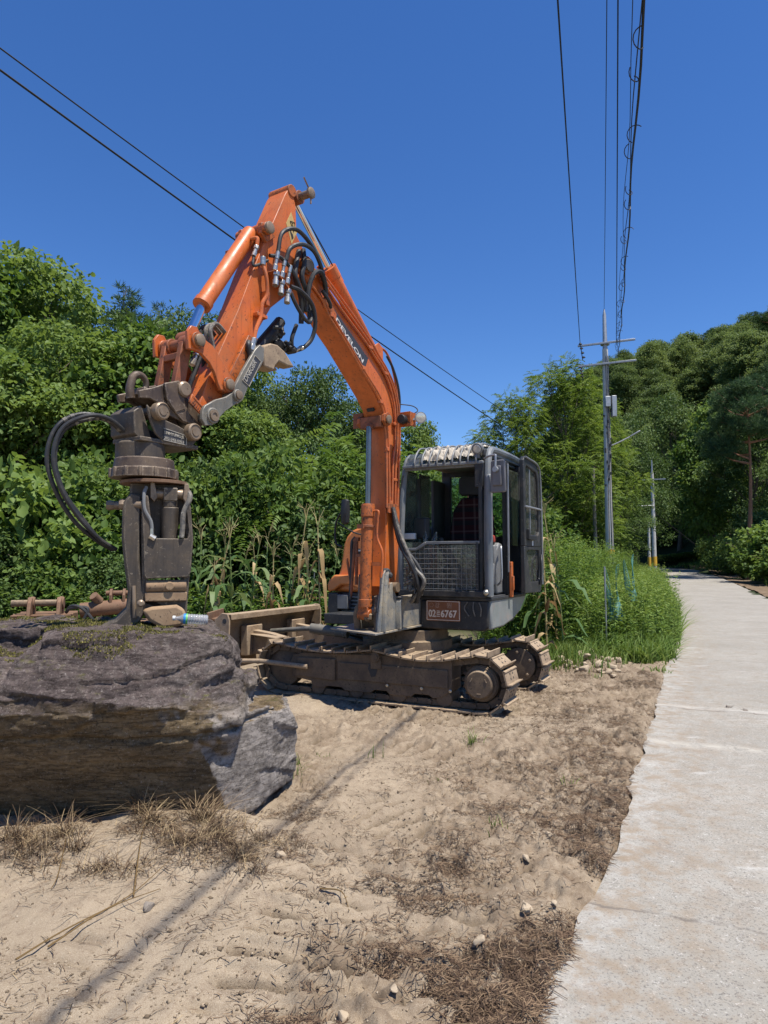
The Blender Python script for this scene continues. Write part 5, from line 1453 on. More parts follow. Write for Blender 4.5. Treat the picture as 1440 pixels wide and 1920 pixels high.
# rotator: housing, two-step geared ring
RC = Vector((GX0.x, GX0.y, 0)) + BH * .02
GT = (Vector((0.985, 0.17, 0)))                            # across the view, used for the jaw frame
mb = MB()
mb.lathe([(.165, 2.18), (.165, 2.30), (.15, 2.31), (0, 2.31)], RC - Vector((.02, 0, 0)), ZZ, 32)
mb.box(RC + Vector((-.085, .06, 2.21)), (.19, .2, .2))
rot = mb.build('rotator', M['grap_steel'], GR, .006)
mb = MB()
mb.lathe([(.190, 2.195), (.197, 2.19), (.206, 2.125), (.216, 2.122), (.219, 2.09), (.221, 2.06), (.15, 2.055)][::-1], RC + Vector((.01, 0, 0)), ZZ, 40)
for k in range(14):
    a = 2 * math.pi * k / 14
    mb.lathe([(.014, 0), (.014, .06), (.01, .066)], RC + Vector((.01 + .219 * math.cos(a), .219 * math.sin(a), 2.06)), ZZ, 8)
mb.build('ring_gear', M['brown_steel'], rot, .003)
E('flange', M['rust_brown'], lambda b: b.lathe([(.225, 0), (.225, .022), (.0, .022)], RC + Vector((.075, .02, 2.02)), ZZ, 36), rot, .002)
# frame of the jaws: e1 across (towards right jaw), e2 towards the viewer
e1 = Vector((0.93, 0.37, 0)).normalized(); e2 = Vector((0.37, -0.93, 0)).normalized()
GC = RC + Vector((.085, .03, 0))
def GF(u, d, z): return GC + e1 * u + e2 * d + ZZ * z
mb = MB()
mb.prism([(-.17, 2.02), (.20, 2.02), (.20, 1.84), (.15, 1.74), (.12, 1.66), (-.10, 1.60), (-.16, 1.72)], GF, -.16, .10)
body = mb.build('grapple_body', M['grap_steel'], GR, .008)
# right jaw: a U-shaped shell facing the viewer, cylinder standing in its opening
jw = MB()
outl = [(-.075, 1.40), (-.085, 1.64), (-.10, 1.86), (-.085, 1.93), (-.06, 1.93), (-.05, 1.86), (-.03, 1.70), (-.005, 1.645), (.20, 1.645), (.207, 1.70), (.185, 1.86), (.19, 1.90), (.205, 1.90), (.217, 1.86), (.238, 1.64), (.226, 1.42), (.21, 1.385), (-.06, 1.375)]
jw.prism(outl, GF, .165, .20)
jw.prism([(.215, 1.26), (.235, 1.64), (.20, 1.90), (.175, 1.91), (.195, 1.64), (.18, 1.26)], GF, -.12, .166)
jw.prism([(-.045, 1.26), (-.055, 1.66), (-.075, 1.88), (-.10, 1.90), (-.095, 1.64), (-.08, 1.25)], GF, -.12, .166)
jw.prism([(-.12, 1.30), (-.10, 1.24), (.20, 1.24), (.215, 1.28), (.21, 1.10), (.17, 1.06), (.12, 1.10), (-.06, 1.12)], GF, -.10, .15)
jaw = jw.build('jaw', M['grap_steel'], GR, .012)
tag(jaw, 'jaw with the wide worn plate facing the corn')
mb = MB()
mb.cyl(GF(-.06, .155, 1.325), GF(.20, .155, 1.325), .042, 16)
mb.cyl(GF(.09, .18, 1.325), GF(.09, .205, 1.325), .03, 14)
mb.box(GF(.07, .16, 1.255), (.27, .05, .06), (e1, e2, ZZ))
mb.build('jaw_bar', M['mud_tan'], jaw, .006)
mb = MB()
mb.prism([(-.08, 1.17), (-.02, 1.19), (.14, 1.20), (.19, 1.17), (.21, 1.10), (.17, 1.055), (.05, 1.045), (-.04, 1.10)], GF, -.05, .20)
mb.build('jaw_tip', M['mud_tan'], jaw, .02)
# left jaw: narrow curved blade with a boot-shaped tip
mb = MB()
lj = [(-.10, 1.93), (-.17, 1.95), (-.215, 1.88), (-.215, 1.65), (-.19, 1.44), (-.165, 1.28), (-.175, 1.18), (-.24, 1.11), (-.33, 1.075), (-.345, 1.045), (-.30, 1.03), (-.18, 1.045), (-.09, 1.09), (-.05, 1.17), (-.07, 1.30), (-.10, 1.50)]
mb.prism(lj, GF, -.10, .165)
lj_o = mb.build('jaw', M['grap_steel'], GR, .014)
tag(lj_o, 'narrow curved jaw with a boot-shaped tip')
mb = MB()
mb.tube(crom([GF(-.135, .17, 1.33), GF(-.130, .18, 1.22), GF(-.125, .17, 1.12)]), .013, 8)
mb.build('jaw_pipe', M['pin'], lj_o)
mb = MB()
mb.lathe([(.025, 0), (.025, .03), (.014, .04), (0, .04)], GF(-.09, .20, 1.215), e2, 10)
mb.build('jaw_bolt', M['pin'], lj_o)
mb = MB()
mb.cyl(GF(-.19, .12, 1.87), GF(-.06, .17, 1.87), .03, 12)
mb.lathe([(.035, 0), (.04, .03), (.03, .05), (0, .05)], GF(-.19, .12, 1.87), -e1, 8)
mb.build('jaw_pivot', M['pin'], lj_o)
mb = MB()
mb.cyl(GF(-.27, .02, 1.87), GF(-.06, .09, 1.87), .028, 12)
mb.lathe([(.03, 0), (.035, .03), (.025, .05), (0, .05)], GF(-.27, .02, 1.87), -e1, 8)
mb.build('jaw_pivot', M['pin'], lj_o)
# cylinder
mb = MB()
mb.cyl(GF(.085, .12, 1.52), GF(.085, .13, 1.86), .058, 24)
mb.cyl(GF(.085, .13, 1.86), GF(.085, .13, 1.92), .05, 20)
mb.box(GF(.085, .13, 1.945), (.09, .11, .09), (e1, e2, ZZ))
gc = mb.build('grapple_cylinder', M['grap_steel'], GR, .006)
mb = MB()
mb.cyl(GF(-.03, .13, 1.95), GF(.20, .13, 1.95), .034, 16)
mb.prism([(-.02, 2.02), (-.045, 2.02), (-.045, 1.92), (-.02, 1.89), (.0, 1.92)], GF, .08, .19)
mb.prism([(.175, 2.02), (.20, 2.02), (.215, 1.94), (.19, 1.88), (.165, 1.92)], GF, .08, .19)
mb.build('cylinder_pin', M['pin'], gc, .004)
E('oil_hose', M['grey_plastic'], lambda b: b.tube(crom([GF(-.07, .17, 1.99), GF(-.085, .19, 1.94), (GF(-.08, .20, 1.84)), GF(-.04, .20, 1.76), GF(-.03, .20, 1.70)]), .012, 8), gc)
E('oil_hose', M['hose_wrap'], lambda b: b.tube(crom([GF(.20, .17, 1.97), GF(.21, .19, 1.92), (GF(.17, .20, 1.82)), GF(.165, .20, 1.72), GF(.16, .20, 1.65)]), .018, 8), gc)
E('hose_fitting', M['fitting'], lambda b: (b.cyl(GF(-.03, .20, 1.71), GF(-.03, .20, 1.66), .013, 8), b.cyl(GF(-.045, .20, 1.66), GF(-.01, .20, 1.64), .022, 8)), gc)
# two thick hoses looping out to the left
for k in range(3):
    o = k * .02
    sp = (0, .045, .02)[k]
    c = lambda px, z, d=0: BF(px, -.02 + o, z) + Vector((0, d, 0))
    pts = [BF(3.22, -.05 + o, 2.36), BF(3.36, -.06 + o, 2.44), BF(3.50, -.12 + o * 2, 2.46 - sp), BF(3.64 - sp * .7, -.16 + o, 2.36 - sp * .6), BF(3.69 - sp * .9, -.18 + o, 2.16), BF(3.64 - sp * .9, -.16 + o, 1.95), BF(3.52 - sp, -.14 + o, 1.76 + sp * .4), BF(3.36, -.12 + o, 1.63 + sp * .3), BF(3.25, -.1 + o, 1.57)]
    mb = MB(); mb.tube(crom(pts, 7), .0145, 10)
    hh = mb.build('hydraulic_hose', M['hose'], GR)
    if k < 2:
        cp_ = crom(pts[:5], 7)
        mb = MB()
        for i in range(2, 20, 2):
            if random.random() < .75:
                mb.tube([cp_[i], cp_[i + 1]], .0165, 10)
        mb.build('hose_tape', M['hose_wrap'], hh)

# ------------------------------------------------------------------ boulder
def hull(bm, pts):
    vs = [bm.verts.new(p) for p in pts]
    r = bmesh.ops.convex_hull(bm, input=vs)
    bmesh.ops.delete(bm, geom=[g for g in r['geom_interior'] if isinstance(g, bmesh.types.BMVert)], context='VERTS')

def remeshed(name, hulls, voxel):
    bm = bmesh.new()
    for h in hulls: hull(bm, h)
    me = bpy.data.meshes.new(name)
    bm.to_mesh(me); bm.free()
    o = bpy.data.objects.new(name, me)
    COL.objects.link(o)
    md = o.modifiers.new('r', 'REMESH'); md.mode = 'VOXEL'; md.voxel_size = voxel
    sm_ = o.modifiers.new('s', 'SMOOTH'); sm_.iterations = 4; sm_.factor = .5
    dg = bpy.context.evaluated_depsgraph_get()
    me2 = bpy.data.meshes.new_from_object(o.evaluated_get(dg))
    bpy.data.objects.remove(o)
    return me2

ROCK = [
    # upper slab: flat top, steep crusted front, overhanging lip
    [(-2.10, 3.80, .80), (-1.75, 3.70, .76), (-1.30, 3.69, .72), (-.90, 3.88, .64), (-.82, 3.94, .56), (-2.05, 3.76, .60), (-1.3, 3.74, .60),
     (-2.12, 3.98, .98), (-1.95, 3.98, 1.055), (-1.5, 4.02, 1.065), (-1.12, 4.08, 1.05), (-1.0, 4.2, .99), (-.92, 4.2, .82), (-.84, 4.12, .64),
     (-2.2, 4.6, 1.05), (-2.2, 5.2, 1.06), (-1.35, 5.3, 1.03), (-1.12, 5.0, .95), (-.92, 5.0, .5), (-2.2, 5.3, .4)],
    [(-3.0, 4.55, 1.04), (-2.1, 4.5, 1.05), (-2.1, 5.3, 1.06), (-3.0, 5.3, 1.06), (-3.0, 4.6, .3), (-2.1, 4.6, .3), (-2.1, 5.3, .3), (-3.0, 5.3, .3)],
    # bulging undercut middle
    [(-2.75, 3.71, .70), (-1.6, 3.70, .68), (-.95, 3.82, .60), (-.84, 3.95, .52), (-2.75, 3.84, .35), (-1.2, 3.86, .34), (-.88, 3.98, .40), (-2.75, 5.2, .7), (-.95, 5.1, .7), (-2.75, 5.2, .3), (-.9, 5.1, .3)],
    # lower block with the pale right facet
    [(-2.75, 3.78, .50), (-1.75, 3.79, .48), (-1.04, 3.86, .50), (-.72, 4.30, .60), (-.62, 4.50, .55), (-.57, 4.62, .32), (-.60, 4.60, .06), (-.78, 4.12, .04), (-.88, 4.02, .0),
     (-1.05, 4.06, .0), (-1.7, 4.10, -.05), (-2.75, 4.12, -.05), (-2.75, 5.2, .5), (-.75, 5.2, .5), (-.7, 5.2, -.05), (-2.75, 5.2, -.05), (-.98, 3.90, .36)],
    # lower ledge on the left
    [(-3.0, 3.72, .78), (-2.3, 3.72, .78), (-2.02, 3.76, .74), (-3.0, 3.74, .60), (-2.0, 3.74, .6), (-3.0, 3.95, .90), (-2.2, 3.92, .89), (-2.05, 4.0, .87), (-3.0, 4.7, .93), (-2.0, 4.7, .93), (-3.0, 4.7, .4), (-2.0, 4.7, .4)],
]
rme = remeshed('boulder', ROCK, 0.0135)
n = len(rme.vertices)
co = np.zeros(n * 3); rme.vertices.foreach_get('co', co); co = co.reshape(-1, 3)
nr = np.zeros(n * 3); rme.vertices.foreach_get('normal', nr); nr = nr.reshape(-1, 3)
x, y, z = co.T
wz = z + .05 * fbm(x * 1.2, y * 1.2, s=70)
strata = fbm(x * 1.1, y * 1.6, wz * 7.5, o=4, s=71)
rough_ = fbm(x * 4, y * 4, z * 6, o=4, s=72)
fine = fbm(x * 17, y * 17, z * 22, o=3, s=73, g=.6)
upper = sstep(.45, .75, z)
crack = lambda h, w: np.exp(-((z - h) / w) ** 2)
cr = crack(.52 + .10 * (x + 1.2) * sstep(-1.6, -.7, x) + .03 * vnoise(x * 3, y * 3, s=74), .013) * (0.5 + .5 * sstep(-1.3, -.8, x)) * sstep(-2.6, -1.2, x + .6 * vnoise(x * 2, y, s=78) + 1.0)
cr2 = crack(.80 + .03 * vnoise(x * 4, y * 4, s=75), .02) * sstep(.2, .6, vnoise(x * 2.2, y * 2.2, s=76) + .3)
ridge = 1 - np.abs(fbm(x * 2.3, y * 2.3, z * 3.4, o=3, s=79))
ridge2 = 1 - np.abs(fbm(x * 5.5, y * 5.5, z * 8, o=3, s=81))
pits = np.clip(fbm(x * 9, y * 9, z * 9, o=2, s=77) - .35, 0, 1)
front = sstep(-.2, -.75, nr[:, 1]) * (1 - upper)
lay = np.floor(wz * 11 + 1.2 * vnoise(x * 1.5, y * 1.5, s=85))
layd = _hash(lay, np.floor(x * 1.3 + .7 * vnoise(y * 2, z * 3, s=86)), lay * 0, 87)
d = (1 - .75 * front) * .018 * layd + (.010 + .012 * upper) * strata * (1 - .6 * front) + .007 * rough_ * (.6 + upper) * (1 - .55 * front) + .0045 * fine * (.8 + .7 * upper) - .035 * cr - .022 * cr2 - .018 * pits * upper - .014 * np.clip(ridge - .78, 0, 1) * 4 * (.25 + .75 * upper) * (1 - .8 * front) * (1 - .7 * sstep(-1.0, -.8, x) * (z < .6)) - (1 - .6 * front) * .008 * np.clip(ridge2 - .75, 0, 1) * 3.5
rme.vertices.foreach_set('co', (co + nr * d[:, None] - np.array([-1.6, 4.4, 0])).ravel())
rme.update()
m = NT('boulder_stone')
geo = m.n('ShaderNodeNewGeometry')
nz = m.n('ShaderNodeSeparateXYZ'); m.l(geo.outputs['Normal'], nz.inputs[0])
ps = m.n('ShaderNodeSeparateXYZ'); m.l(m.co(), ps.inputs[0])
# weathered purple-grey crust on top, brown iron-stained face below the lip, sunlight put into the colour of the right facet as paler stone
crust = m.mix(m.ramp(m.noise(3.5, 5, .7), [(.3, 0), (.7, 1)]), (.072, .055, .050), (.135, .106, .096))
crust = m.mix(m.ramp(m.noise(26, 6, .85), [(.54, 0), (.66, .7)]), crust, (.24, .205, .18))
crust = m.mix(m.ramp(m.noise(11, 6, .8), [(.36, .55), (.46, 0)]), crust, (.045, .037, .035))
brown = m.mix(m.ramp(m.noise(2.2, 5, .7, stretch=(.7, 1, 2.2)), [(.35, 0), (.68, 1)]), (.095, .07, .042), (.23, .168, .098))
brown = m.mix(m.ramp(m.noise(9, 6, .75, stretch=(1, 1, 2.5)), [(.5, 0), (.68, .7)]), brown, (.26, .19, .11))
pale = m.mix(m.ramp(m.noise(7, 6, .75), [(.35, 0), (.65, 1)]), (.17, .148, .13), (.37, .33, .295))
hz = m.math('ADD', ps.outputs[2], m.math('MULTIPLY', m.noise(5, 8, .78), .26))
hz = m.math('ADD', hz, m.math('MULTIPLY', nz.outputs[2], .10))
c = m.mix(m.ramp(hz, [(.80, 0), (.90, 1)]), brown, crust)
fx = m.math('ADD', nz.outputs[0], m.math('MULTIPLY', m.noise(5, 4), .25))
pm = m.math('MULTIPLY', m.ramp(fx, [(.46, 0), (.62, 1)]), m.ramp(ps.outputs[2], [(.56, 1), (.70, .2)]))
c = m.mix(pm, c, pale)
c = m.mix(m.ramp(m.noise(40, 5, .9), [(.36, .9), (.45, 0)]), c, (.028, .024, .02))
c = m.mix(m.ramp(m.noise(75, 4, .9), [(.57, 0), (.66, .6)]), c, (.40, .36, .32))
mo = m.math('MULTIPLY', m.ramp(nz.outputs[2], [(.55, 0), (.85, 1)]), m.ramp(m.noise(4.2, 5, .75), [(.56, 0), (.64, 1)]))
c = m.mix(m.math('MULTIPLY', mo, .8), c, (.12, .115, .035))
lines = m.noise(5.5, 7, .72, stretch=(.55, .55, 3.2))
lm_ = m.math('ABSOLUTE', m.math('SUBTRACT', lines, .5))
c = m.mix(m.ramp(lm_, [(.0, .50), (.009, 0.0)]), c, (.022, .018, .015))
lines2 = m.noise(13, 6, .7, stretch=(.8, .8, 2.2), dist=.6)
lm2 = m.math('ABSOLUTE', m.math('SUBTRACT', lines2, .47))
c = m.mix(m.ramp(lm2, [(.0, .35), (.012, 0.0)]), c, (.03, .025, .02))
m.set(color=c, rough=.95, spec=.08)
b0 = m.bump(m.ramp(lm_, [(.0, 0.0), (.03, 1.0)]), .6, .02)
b0 = m.bump(m.ramp(lm2, [(.0, 0.0), (.04, 1.0)]), .35, .010, b0)
b1 = m.bump(m.noise(34, 7, .8), .6, .014, b0)
m.bump(m.noise(190, 3, .8), .45, .005, b1)
rme.materials.clear(); rme.materials.append(m.m)
rme.polygons.foreach_set('use_smooth', [True] * len(rme.polygons))
boulder = bpy.data.objects.new('boulder', rme)
COL.objects.link(boulder)
boulder.location = (-1.6, 4.4, 0)
tag(boulder, 'big dark layered boulder with a mossy top under the grapple', 'boulder')
# moss cushions on the top (too many to count)
rc = np.zeros(n * 3); rme.vertices.foreach_get('co', rc); rc = rc.reshape(-1, 3) + np.array([-1.6, 4.4, 0])
msk = (nr[:, 2] > .55) & (rc[:, 2] > .86)
cand = rc[msk]
dens = fbm(cand[:, 0] * 3.4, cand[:, 1] * 5, o=3, s=80) + .75 * np.exp(-((cand[:, 0] + 1.45) / .25) ** 2 - ((cand[:, 1] - 4.06) / .12) ** 2) + .30 * (cand[:, 1] > 4.4) + .3 * (cand[:, 0] < -2.1) - .75 * np.exp(-((cand[:, 0] + 1.22) / .2) ** 2)
cand = cand[dens > .42]
def tufts(P, L, W, rng, spread=.8, up=1.0):
    """short pointed blades standing at points P"""
    k = len(P)
    D = rng.normal(0, spread, (k, 3)); D[:, 2] = np.abs(D[:, 2]) + up
    D /= np.linalg.norm(D, axis=1)[:, None]
    S = np.cross(D, rng.normal(0, 1, (k, 3))); S /= np.linalg.norm(S, axis=1)[:, None]
    l = L * rng.uniform(.5, 1.3, (k, 1)); w = W * rng.uniform(.6, 1.3, (k, 1))
    V = np.stack([P - S * w, P + S * w, P + D * l], 1).reshape(-1, 3)
    F = np.arange(k * 3).reshape(-1, 3)
    return V, F, np.repeat(rng.uniform(0, 1, k), 3)
sel = cand[RNG.integers(0, len(cand), min(16000, len(cand) * 10))] + RNG.normal(0, .006, (min(16000, len(cand) * 10), 3)) * np.array([1, 1, .3])
V_, F_, A_ = tufts(sel, .013, .0045, RNG)
mm = leaf_mat('moss', (.06, .06, .015), (.15, .14, .035), (.26, .22, .07), .15, .8)
mo = raw('moss', V_, F_, mm, None, A_)
tag(mo, kind='stuff')

# ------------------------------------------------------------------ water bottle lying on the boulder
bx0 = Vector((-1.285, 4.55, 1.11)); bax = Vector((.965, .20, -.07)).normalized()
WB = thing('water_bottle', 'clear plastic water bottle with a blue label lying on the boulder', 'bottle', bx0)
pet = NT('bottle_plastic')
trn = pet.n('ShaderNodeBsdfTransparent'); trn.inputs[0].default_value = (.94, .95, .95, 1)
gls = pet.n('ShaderNodeBsdfGlossy'); gls.inputs['Roughness'].default_value = .06
frn = pet.n('ShaderNodeFresnel'); frn.inputs[0].default_value = 1.8
mxs = pet.n('ShaderNodeMixShader')
pet.l(frn.outputs[0], mxs.inputs[0]); pet.l(trn.outputs[0], mxs.inputs[1]); pet.l(gls.outputs[0], mxs.inputs[2])
mxw = pet.n('ShaderNodeMixShader'); mxw.inputs[0].default_value = .28
pet.set(color=(.84, .85, .85), rough=.25)
pet.l(mxs.outputs[0], mxw.inputs[1]); pet.l(pet.b.outputs[0], mxw.inputs[2])
pet.l(mxw.outputs[0], pet.out.inputs[0])
rp = [(.0, .018), (.011, .018), (.012, .024), (.012, .032), (.020, .048), (.030, .062), (.033, .07)]
hh = .07
while hh < .205:
    rp += [(.0335, hh), (.0305, hh + .007), (.0335, hh + .014)]
    hh += .0165
rp += [(.033, .212), (.030, .222), (.024, .226), (.0, .224)]
mb = MB(); mb.lathe(rp, bx0 - bax * .11, bax, 24); mb.build('bottle_body', pet.m, WB)
mb = MB(); mb.lathe([(.0, 0), (.0155, 0), (.016, .004), (.016, .018), (.0, .0185)], bx0 - bax * .112, bax, 18); mb.build('cap', M['white_plastic'], WB)
blue = plain('label_blue', (.03, .22, .50), .4, 0, .1)
green = plain('label_green', (.15, .48, .10), .4, 0, .1)
mb = MB(); mb.lathe([(.0341, .0), (.0345, .001), (.0345, .026), (.0341, .027)], bx0 - bax * .042, bax, 24); mb.v = mb.v; lbm = mb.build('label', blue, WB)
mb = MB(); mb.lathe([(.0346, .0), (.0348, .001), (.0348, .010), (.0346, .011)], bx0 - bax * .026, bax, 24); mb.build('label_band', green, lbm)

# ------------------------------------------------------------------ rusted attachments behind the boulder
def at_px(px, py, Y):
    """world point on the sight line at depth Y (used once to take sizes off the photograph)"""
    c = Vector(((px - 720) / 1276, 1, -(py - 960) / 1276))
    cp, sp = math.cos(PITCH), math.sin(PITCH)
    r = Vector((c.x, cp - c.z * sp, sp + c.z * cp))
    return Vector((0, 0, EYE)) + r * (Y / r.y)
bl_ = at_px(85, 1150, 7.6); bl_.z = 0
BK = thing('digger_bucket', 'rusted bucket with hinge ears and a pin standing behind the boulder', 'bucket', bl_)
bu, bv = Vector((.96, .28, 0)).normalized(), Vector((-.28, .96, 0)).normalized()
fb = lambda u, v, z: bl_ + bu * u + bv * v + ZZ * z
mb = MB()
mb.prism([(-.30, .0), (.30, .0), (.30, .60), (.22, .90), (-.10, .92), (-.30, .80)], lambda v, u, z: fb(u, v, z), -.30, -.28)
mb.prism([(-.30, .0), (.30, .0), (.30, .60), (.22, .90), (-.10, .92), (-.30, .80)], lambda v, u, z: fb(u, v, z), .28, .30)
mb.prism([(.30, .0), (.32, .0), (.32, .6), (.24, .92), (.22, .9), (.3, .6)], lambda v, u, z: fb(u, v, z), -.3, .3)
mb.box(fb(0, -.08, .90), (.6, .32, .02), (bu, bv, ZZ)); mb.box(fb(0, -.24, .86), (.58, .02, .05), (bu, bv, ZZ))
mb.build('bucket_shell', M['rust_brown'], BK, .006)
for u in (-.12, .17):
    mb = MB()
    mb.prism([(-.22, .78), (-.30, .86), (-.24, 1.04), (-.16, 1.09), (-.06, 1.10), (.02, 1.04), (.05, .92)], lambda v, q, z: fb(q, v, z), u - .018, u + .018)
    mb.cyl(fb(u - .035, -.10, 1.03), fb(u + .035, -.10, 1.03), .065, 18)
    mb.build('hinge_ear', M['rust_brown'], BK, .006)
mb = MB(); mb.cyl(fb(-.32, -.10, 1.03), fb(.20, -.10, 1.03), .036, 16); mb.build('hinge_pin', M['mud_steel'], BK)
mb = MB(); mb.prism([(-.28, .45), (-.28, .90), (-.24, .90), (-.10, .45)], lambda v, q, z: fb(q, v, z), .2, .22); mb.prism([(-.32, .62), (-.30, .90), (-.26, .90), (-.2, .62)], lambda v, q, z: fb(q, v, z), -.22, -.2); mb.build('bucket_rib', M['rust_brown'], BK, .004)
bl2 = at_px(205, 1150, 7.9); bl2.z = 0
BR = thing('rock_breaker', 'rusted breaker housing lying beside the hinge-eared bucket behind the boulder', 'breaker', bl2)
fb2 = lambda u, v, z: bl2 + bu * u + bv * v + ZZ * z
mb = MB()
mb.box(fb2(.05, 0, .55), (.75, .30, .52), (bu, bv, ZZ)); mb.box(fb2(.0, 0, .15), (.6, .34, .3), (bu, bv, ZZ))
mb.build('breaker_body', M['rust_brown'], BR, .02)
mb = MB(); mb.cyl(fb2(-.30, -.06, .93), fb2(.42, -.06, .99), .085, 20)
mb.build('breaker_tube', M['rust_brown'], BR)
for u in (.02, .16):
    mb = MB(); mb.prism([(-.12, .96), (-.13, 1.10), (-.08, 1.17), (0, 1.17), (.06, 1.10), (.07, .96)], lambda v, q, z: fb2(q, v, z), u - .015, u + .015)
    mb.build('hinge_ear', M['rust_brown'], BR, .005)
mb = MB(); mb.cyl(fb2(-.04, -.03, 1.12), fb2(.22, -.03, 1.12), .03, 14); mb.cyl(fb2(-.1, -.08, 1.03), fb2(-.16, -.14, 1.10), .05, 12); mb.build('hinge_pin', M['rust_brown'], BR)
for k in range(2):
    mb = MB(); mb.tube(crom([fb(.24, -.2, .93), fb(.30, -.24, 1.00 - .02 * k), fb(.42 + .05 * k, -.28, .97), fb(.56 - .14 * k, -.3, .80), fb(.66 - .18 * k, -.3, .62)]), .018, 8)
    hs_ = mb.build('hydraulic_hose', M['hose'], BR)
# long steel angle lying behind the boulder by the blade
sp0 = at_px(392, 1160, 8.9)
mb = MB(); mb.box(sp0 + Vector((.12, .3, .0)), (.55, .9, .03)); mb.box(sp0 + Vector((.06, .1, .05)), (.03, .8, .10)); mb.box(sp0 + Vector((.1, .25, -.4)), (.3, .5, .78))
st_ = mb.build('steel_skid', M['rust_brown'], None, .006)
tag(st_, 'flat rusty steel skid between the boulder and the dozer blade', 'steel skid')

# ------------------------------------------------------------------ poles and wires
def utility_pole(x, y, h, r0, r1, label, arms=()):
    gz = float(ground_z(np.array([x]), np.array([y]))[0])
    t = thing('utility_pole', label, 'utility pole', (x, y, gz))
    mb = MB(); mb.tube([(x, y, gz - .5), (x, y, gz + h * .5), (x, y, gz + h)], [r0, (r0 + r1) / 2, r1], 20)
    sh = mb.build('pole_shaft', M['concrete_pole'], t)
    return t, sh, gz
PXm, PYm = 10.60, 32.0
t1, sh1, gz1 = utility_pole(PXm, PYm, 11.0 + .55, .20, .13, 'tall concrete utility pole with two crossarms and a street lamp')
ad = Vector((.917, -.40, 0))                                # crossarms run across the road line
ztop = 1.5 + 480 / 1276 * 32
mb = MB(); mb.tube([(PXm, PYm, gz1 + 11.0), (PXm, PYm, ztop - .3), (PXm, PYm, ztop)], [.125, .085, .03], 14)
mb.build('pole_spike', M['galv'], t1)
for zz, l0, l1 in ((1.5 + 412 / 1276 * 32, -1.32, 1.30), (1.5 + 372 / 1276 * 32, -1.32, 1.32)):
    mb = MB(); c = Vector((PXm, PYm - .2, zz))
    mb.bar(c + ad * l0, c + ad * l1, .09, .09)
    ca = mb.build('crossarm', M['galv'], t1, .01)
    mb = MB(); mb.lathe([(.215, -.05), (.215, .05)], (PXm, PYm, zz), ZZ, 16); mb.build('arm_clamp', M['galv'], ca)
    for l in (l0 + .12,):
        q = c + ad * l
        mb = MB()
        for k in range(4):
            mb.lathe([(.03, 0), (.09, .03), (.03, .10)], q + Vector((.02 * k, 0, -.10 - k * .15)) if zz < 11.5 else q + Vector((.05 * k, 0, .05 - k * .22)), ZZ, 10)
        mb.tube([q + ZZ * .1, q + Vector((.1, 0, -.7))], .02, 6)
        mb.build('insulator', M['wire'], ca)
mb = MB()
mb.box((PXm + .30, PYm - .12, 1.5 + 290 / 1276 * 32), (.22, .3, 1.0)); mb.box((PXm - .02, PYm - .26, 1.5 + 298 / 1276 * 32), (.25, .16, .5))
mb.build('junction_box', M['galv'], t1, .02)
mb = MB()
for k in range(16):
    zz = 1.5 + (305 - k * 11) / 1276 * 32
    a = random.uniform(-2.6, -.4)
    mb.box((PXm + .20 * math.cos(a), PYm + .2 * math.sin(a), zz), (.06, .05, random.uniform(.08, .22)))
for dx in (-.06, .04, .1):
    mb.tube(crom([(PXm + dx, PYm - .19, 11.2), (PXm + dx * .6, PYm - .2, 8), (PXm + dx, PYm - .2, 5.0), (PXm + dx, PYm - .2, 1.5)]), .014, 5)
mb.build('pole_cable', M['wire'], t1)
mb = MB(); mb.tube(crom([(PXm + .15, PYm - .1, 6.9), (PXm + .5, PYm - .2, 7.05), (PXm + 1.0, PYm - .3, 7.3)]), .03, 8)
lm = mb.build('lamp_arm', M['galv'], t1)
mb = MB(); mb.bar((PXm + .98, PYm - .3, 7.3), (PXm + 1.42, PYm - .42, 7.55), .14, .06); mb.build('lamp_head', M['galv'], lm, .02)
mb = MB(); mb.lathe([(.212, 1.75), (.212, 1.95)], (PXm, PYm, gz1), ZZ, 18); mb.build('hazard_band', M['haz_yellow'], sh1)
t2, sh2, gz2 = utility_pole(22.2, 56.0, 8.3, .19, .12, 'distant thin utility pole with one crossarm at the bend of the road')
mb = MB(); mb.tube([(22.2, 56, gz2 + 8.2), (22.2, 56, gz2 + 9.3)], [.08, .04], 8); mb.build('pole_spike', M['galv'], t2)
zz = 1.5 + 151 / 1276 * 56
mb = MB(); mb.bar(Vector((22.2, 55.8, zz)) - ad * .95, Vector((22.2, 55.8, zz)) + ad * .95, .1, .1); mb.build('crossarm', M['galv'], t2)
mb = MB(); mb.tube([(22.2, 55.8, 1.5 + 102 / 1276 * 56), (20.6, 55.5, 1.5 + 100 / 1276 * 56)], .04, 6); mb.build('cable_arm', M['galv'], t2)
mb = MB(); mb.lathe([(.2, .55), (.198, 1.3)], (22.2, 56, gz2), ZZ, 16); mb.build('hazard_band', M['haz_yellow'], sh2)
x3, y3 = (1216 - 720) / 1276 * 55, 55.0
gz3 = float(ground_z(np.array([x3]), np.array([y3]))[0])
t3 = thing('utility_pole', 'short bare stub pole just left of the distant crossarm pole', 'utility pole', (x3, y3, gz3))
mb = MB(); mb.tube([(x3, y3, gz3 - .3), (x3 + .05, y3, 1.5 + 70 / 1276 * 55)], [.13, .09], 12); s3 = mb.build('pole_shaft', M['concrete_pole'], t3)
mb = MB(); mb.lathe([(.142, .5), (.14, 1.25)], (x3 + .01, y3, gz3), ZZ, 14); mb.build('hazard_band', M['haz_yellow'], s3)
x4, y4 = (1114.5 - 720) / 1276 * 36, 36.0
gz4 = float(ground_z(np.array([x4]), np.array([y4]))[0])
mb = MB(); mb.tube([(x4 + .08, y4, gz4 - .3), (x4, y4, 1.5 + 175 / 1276 * 36)], [.11, .085], 12)
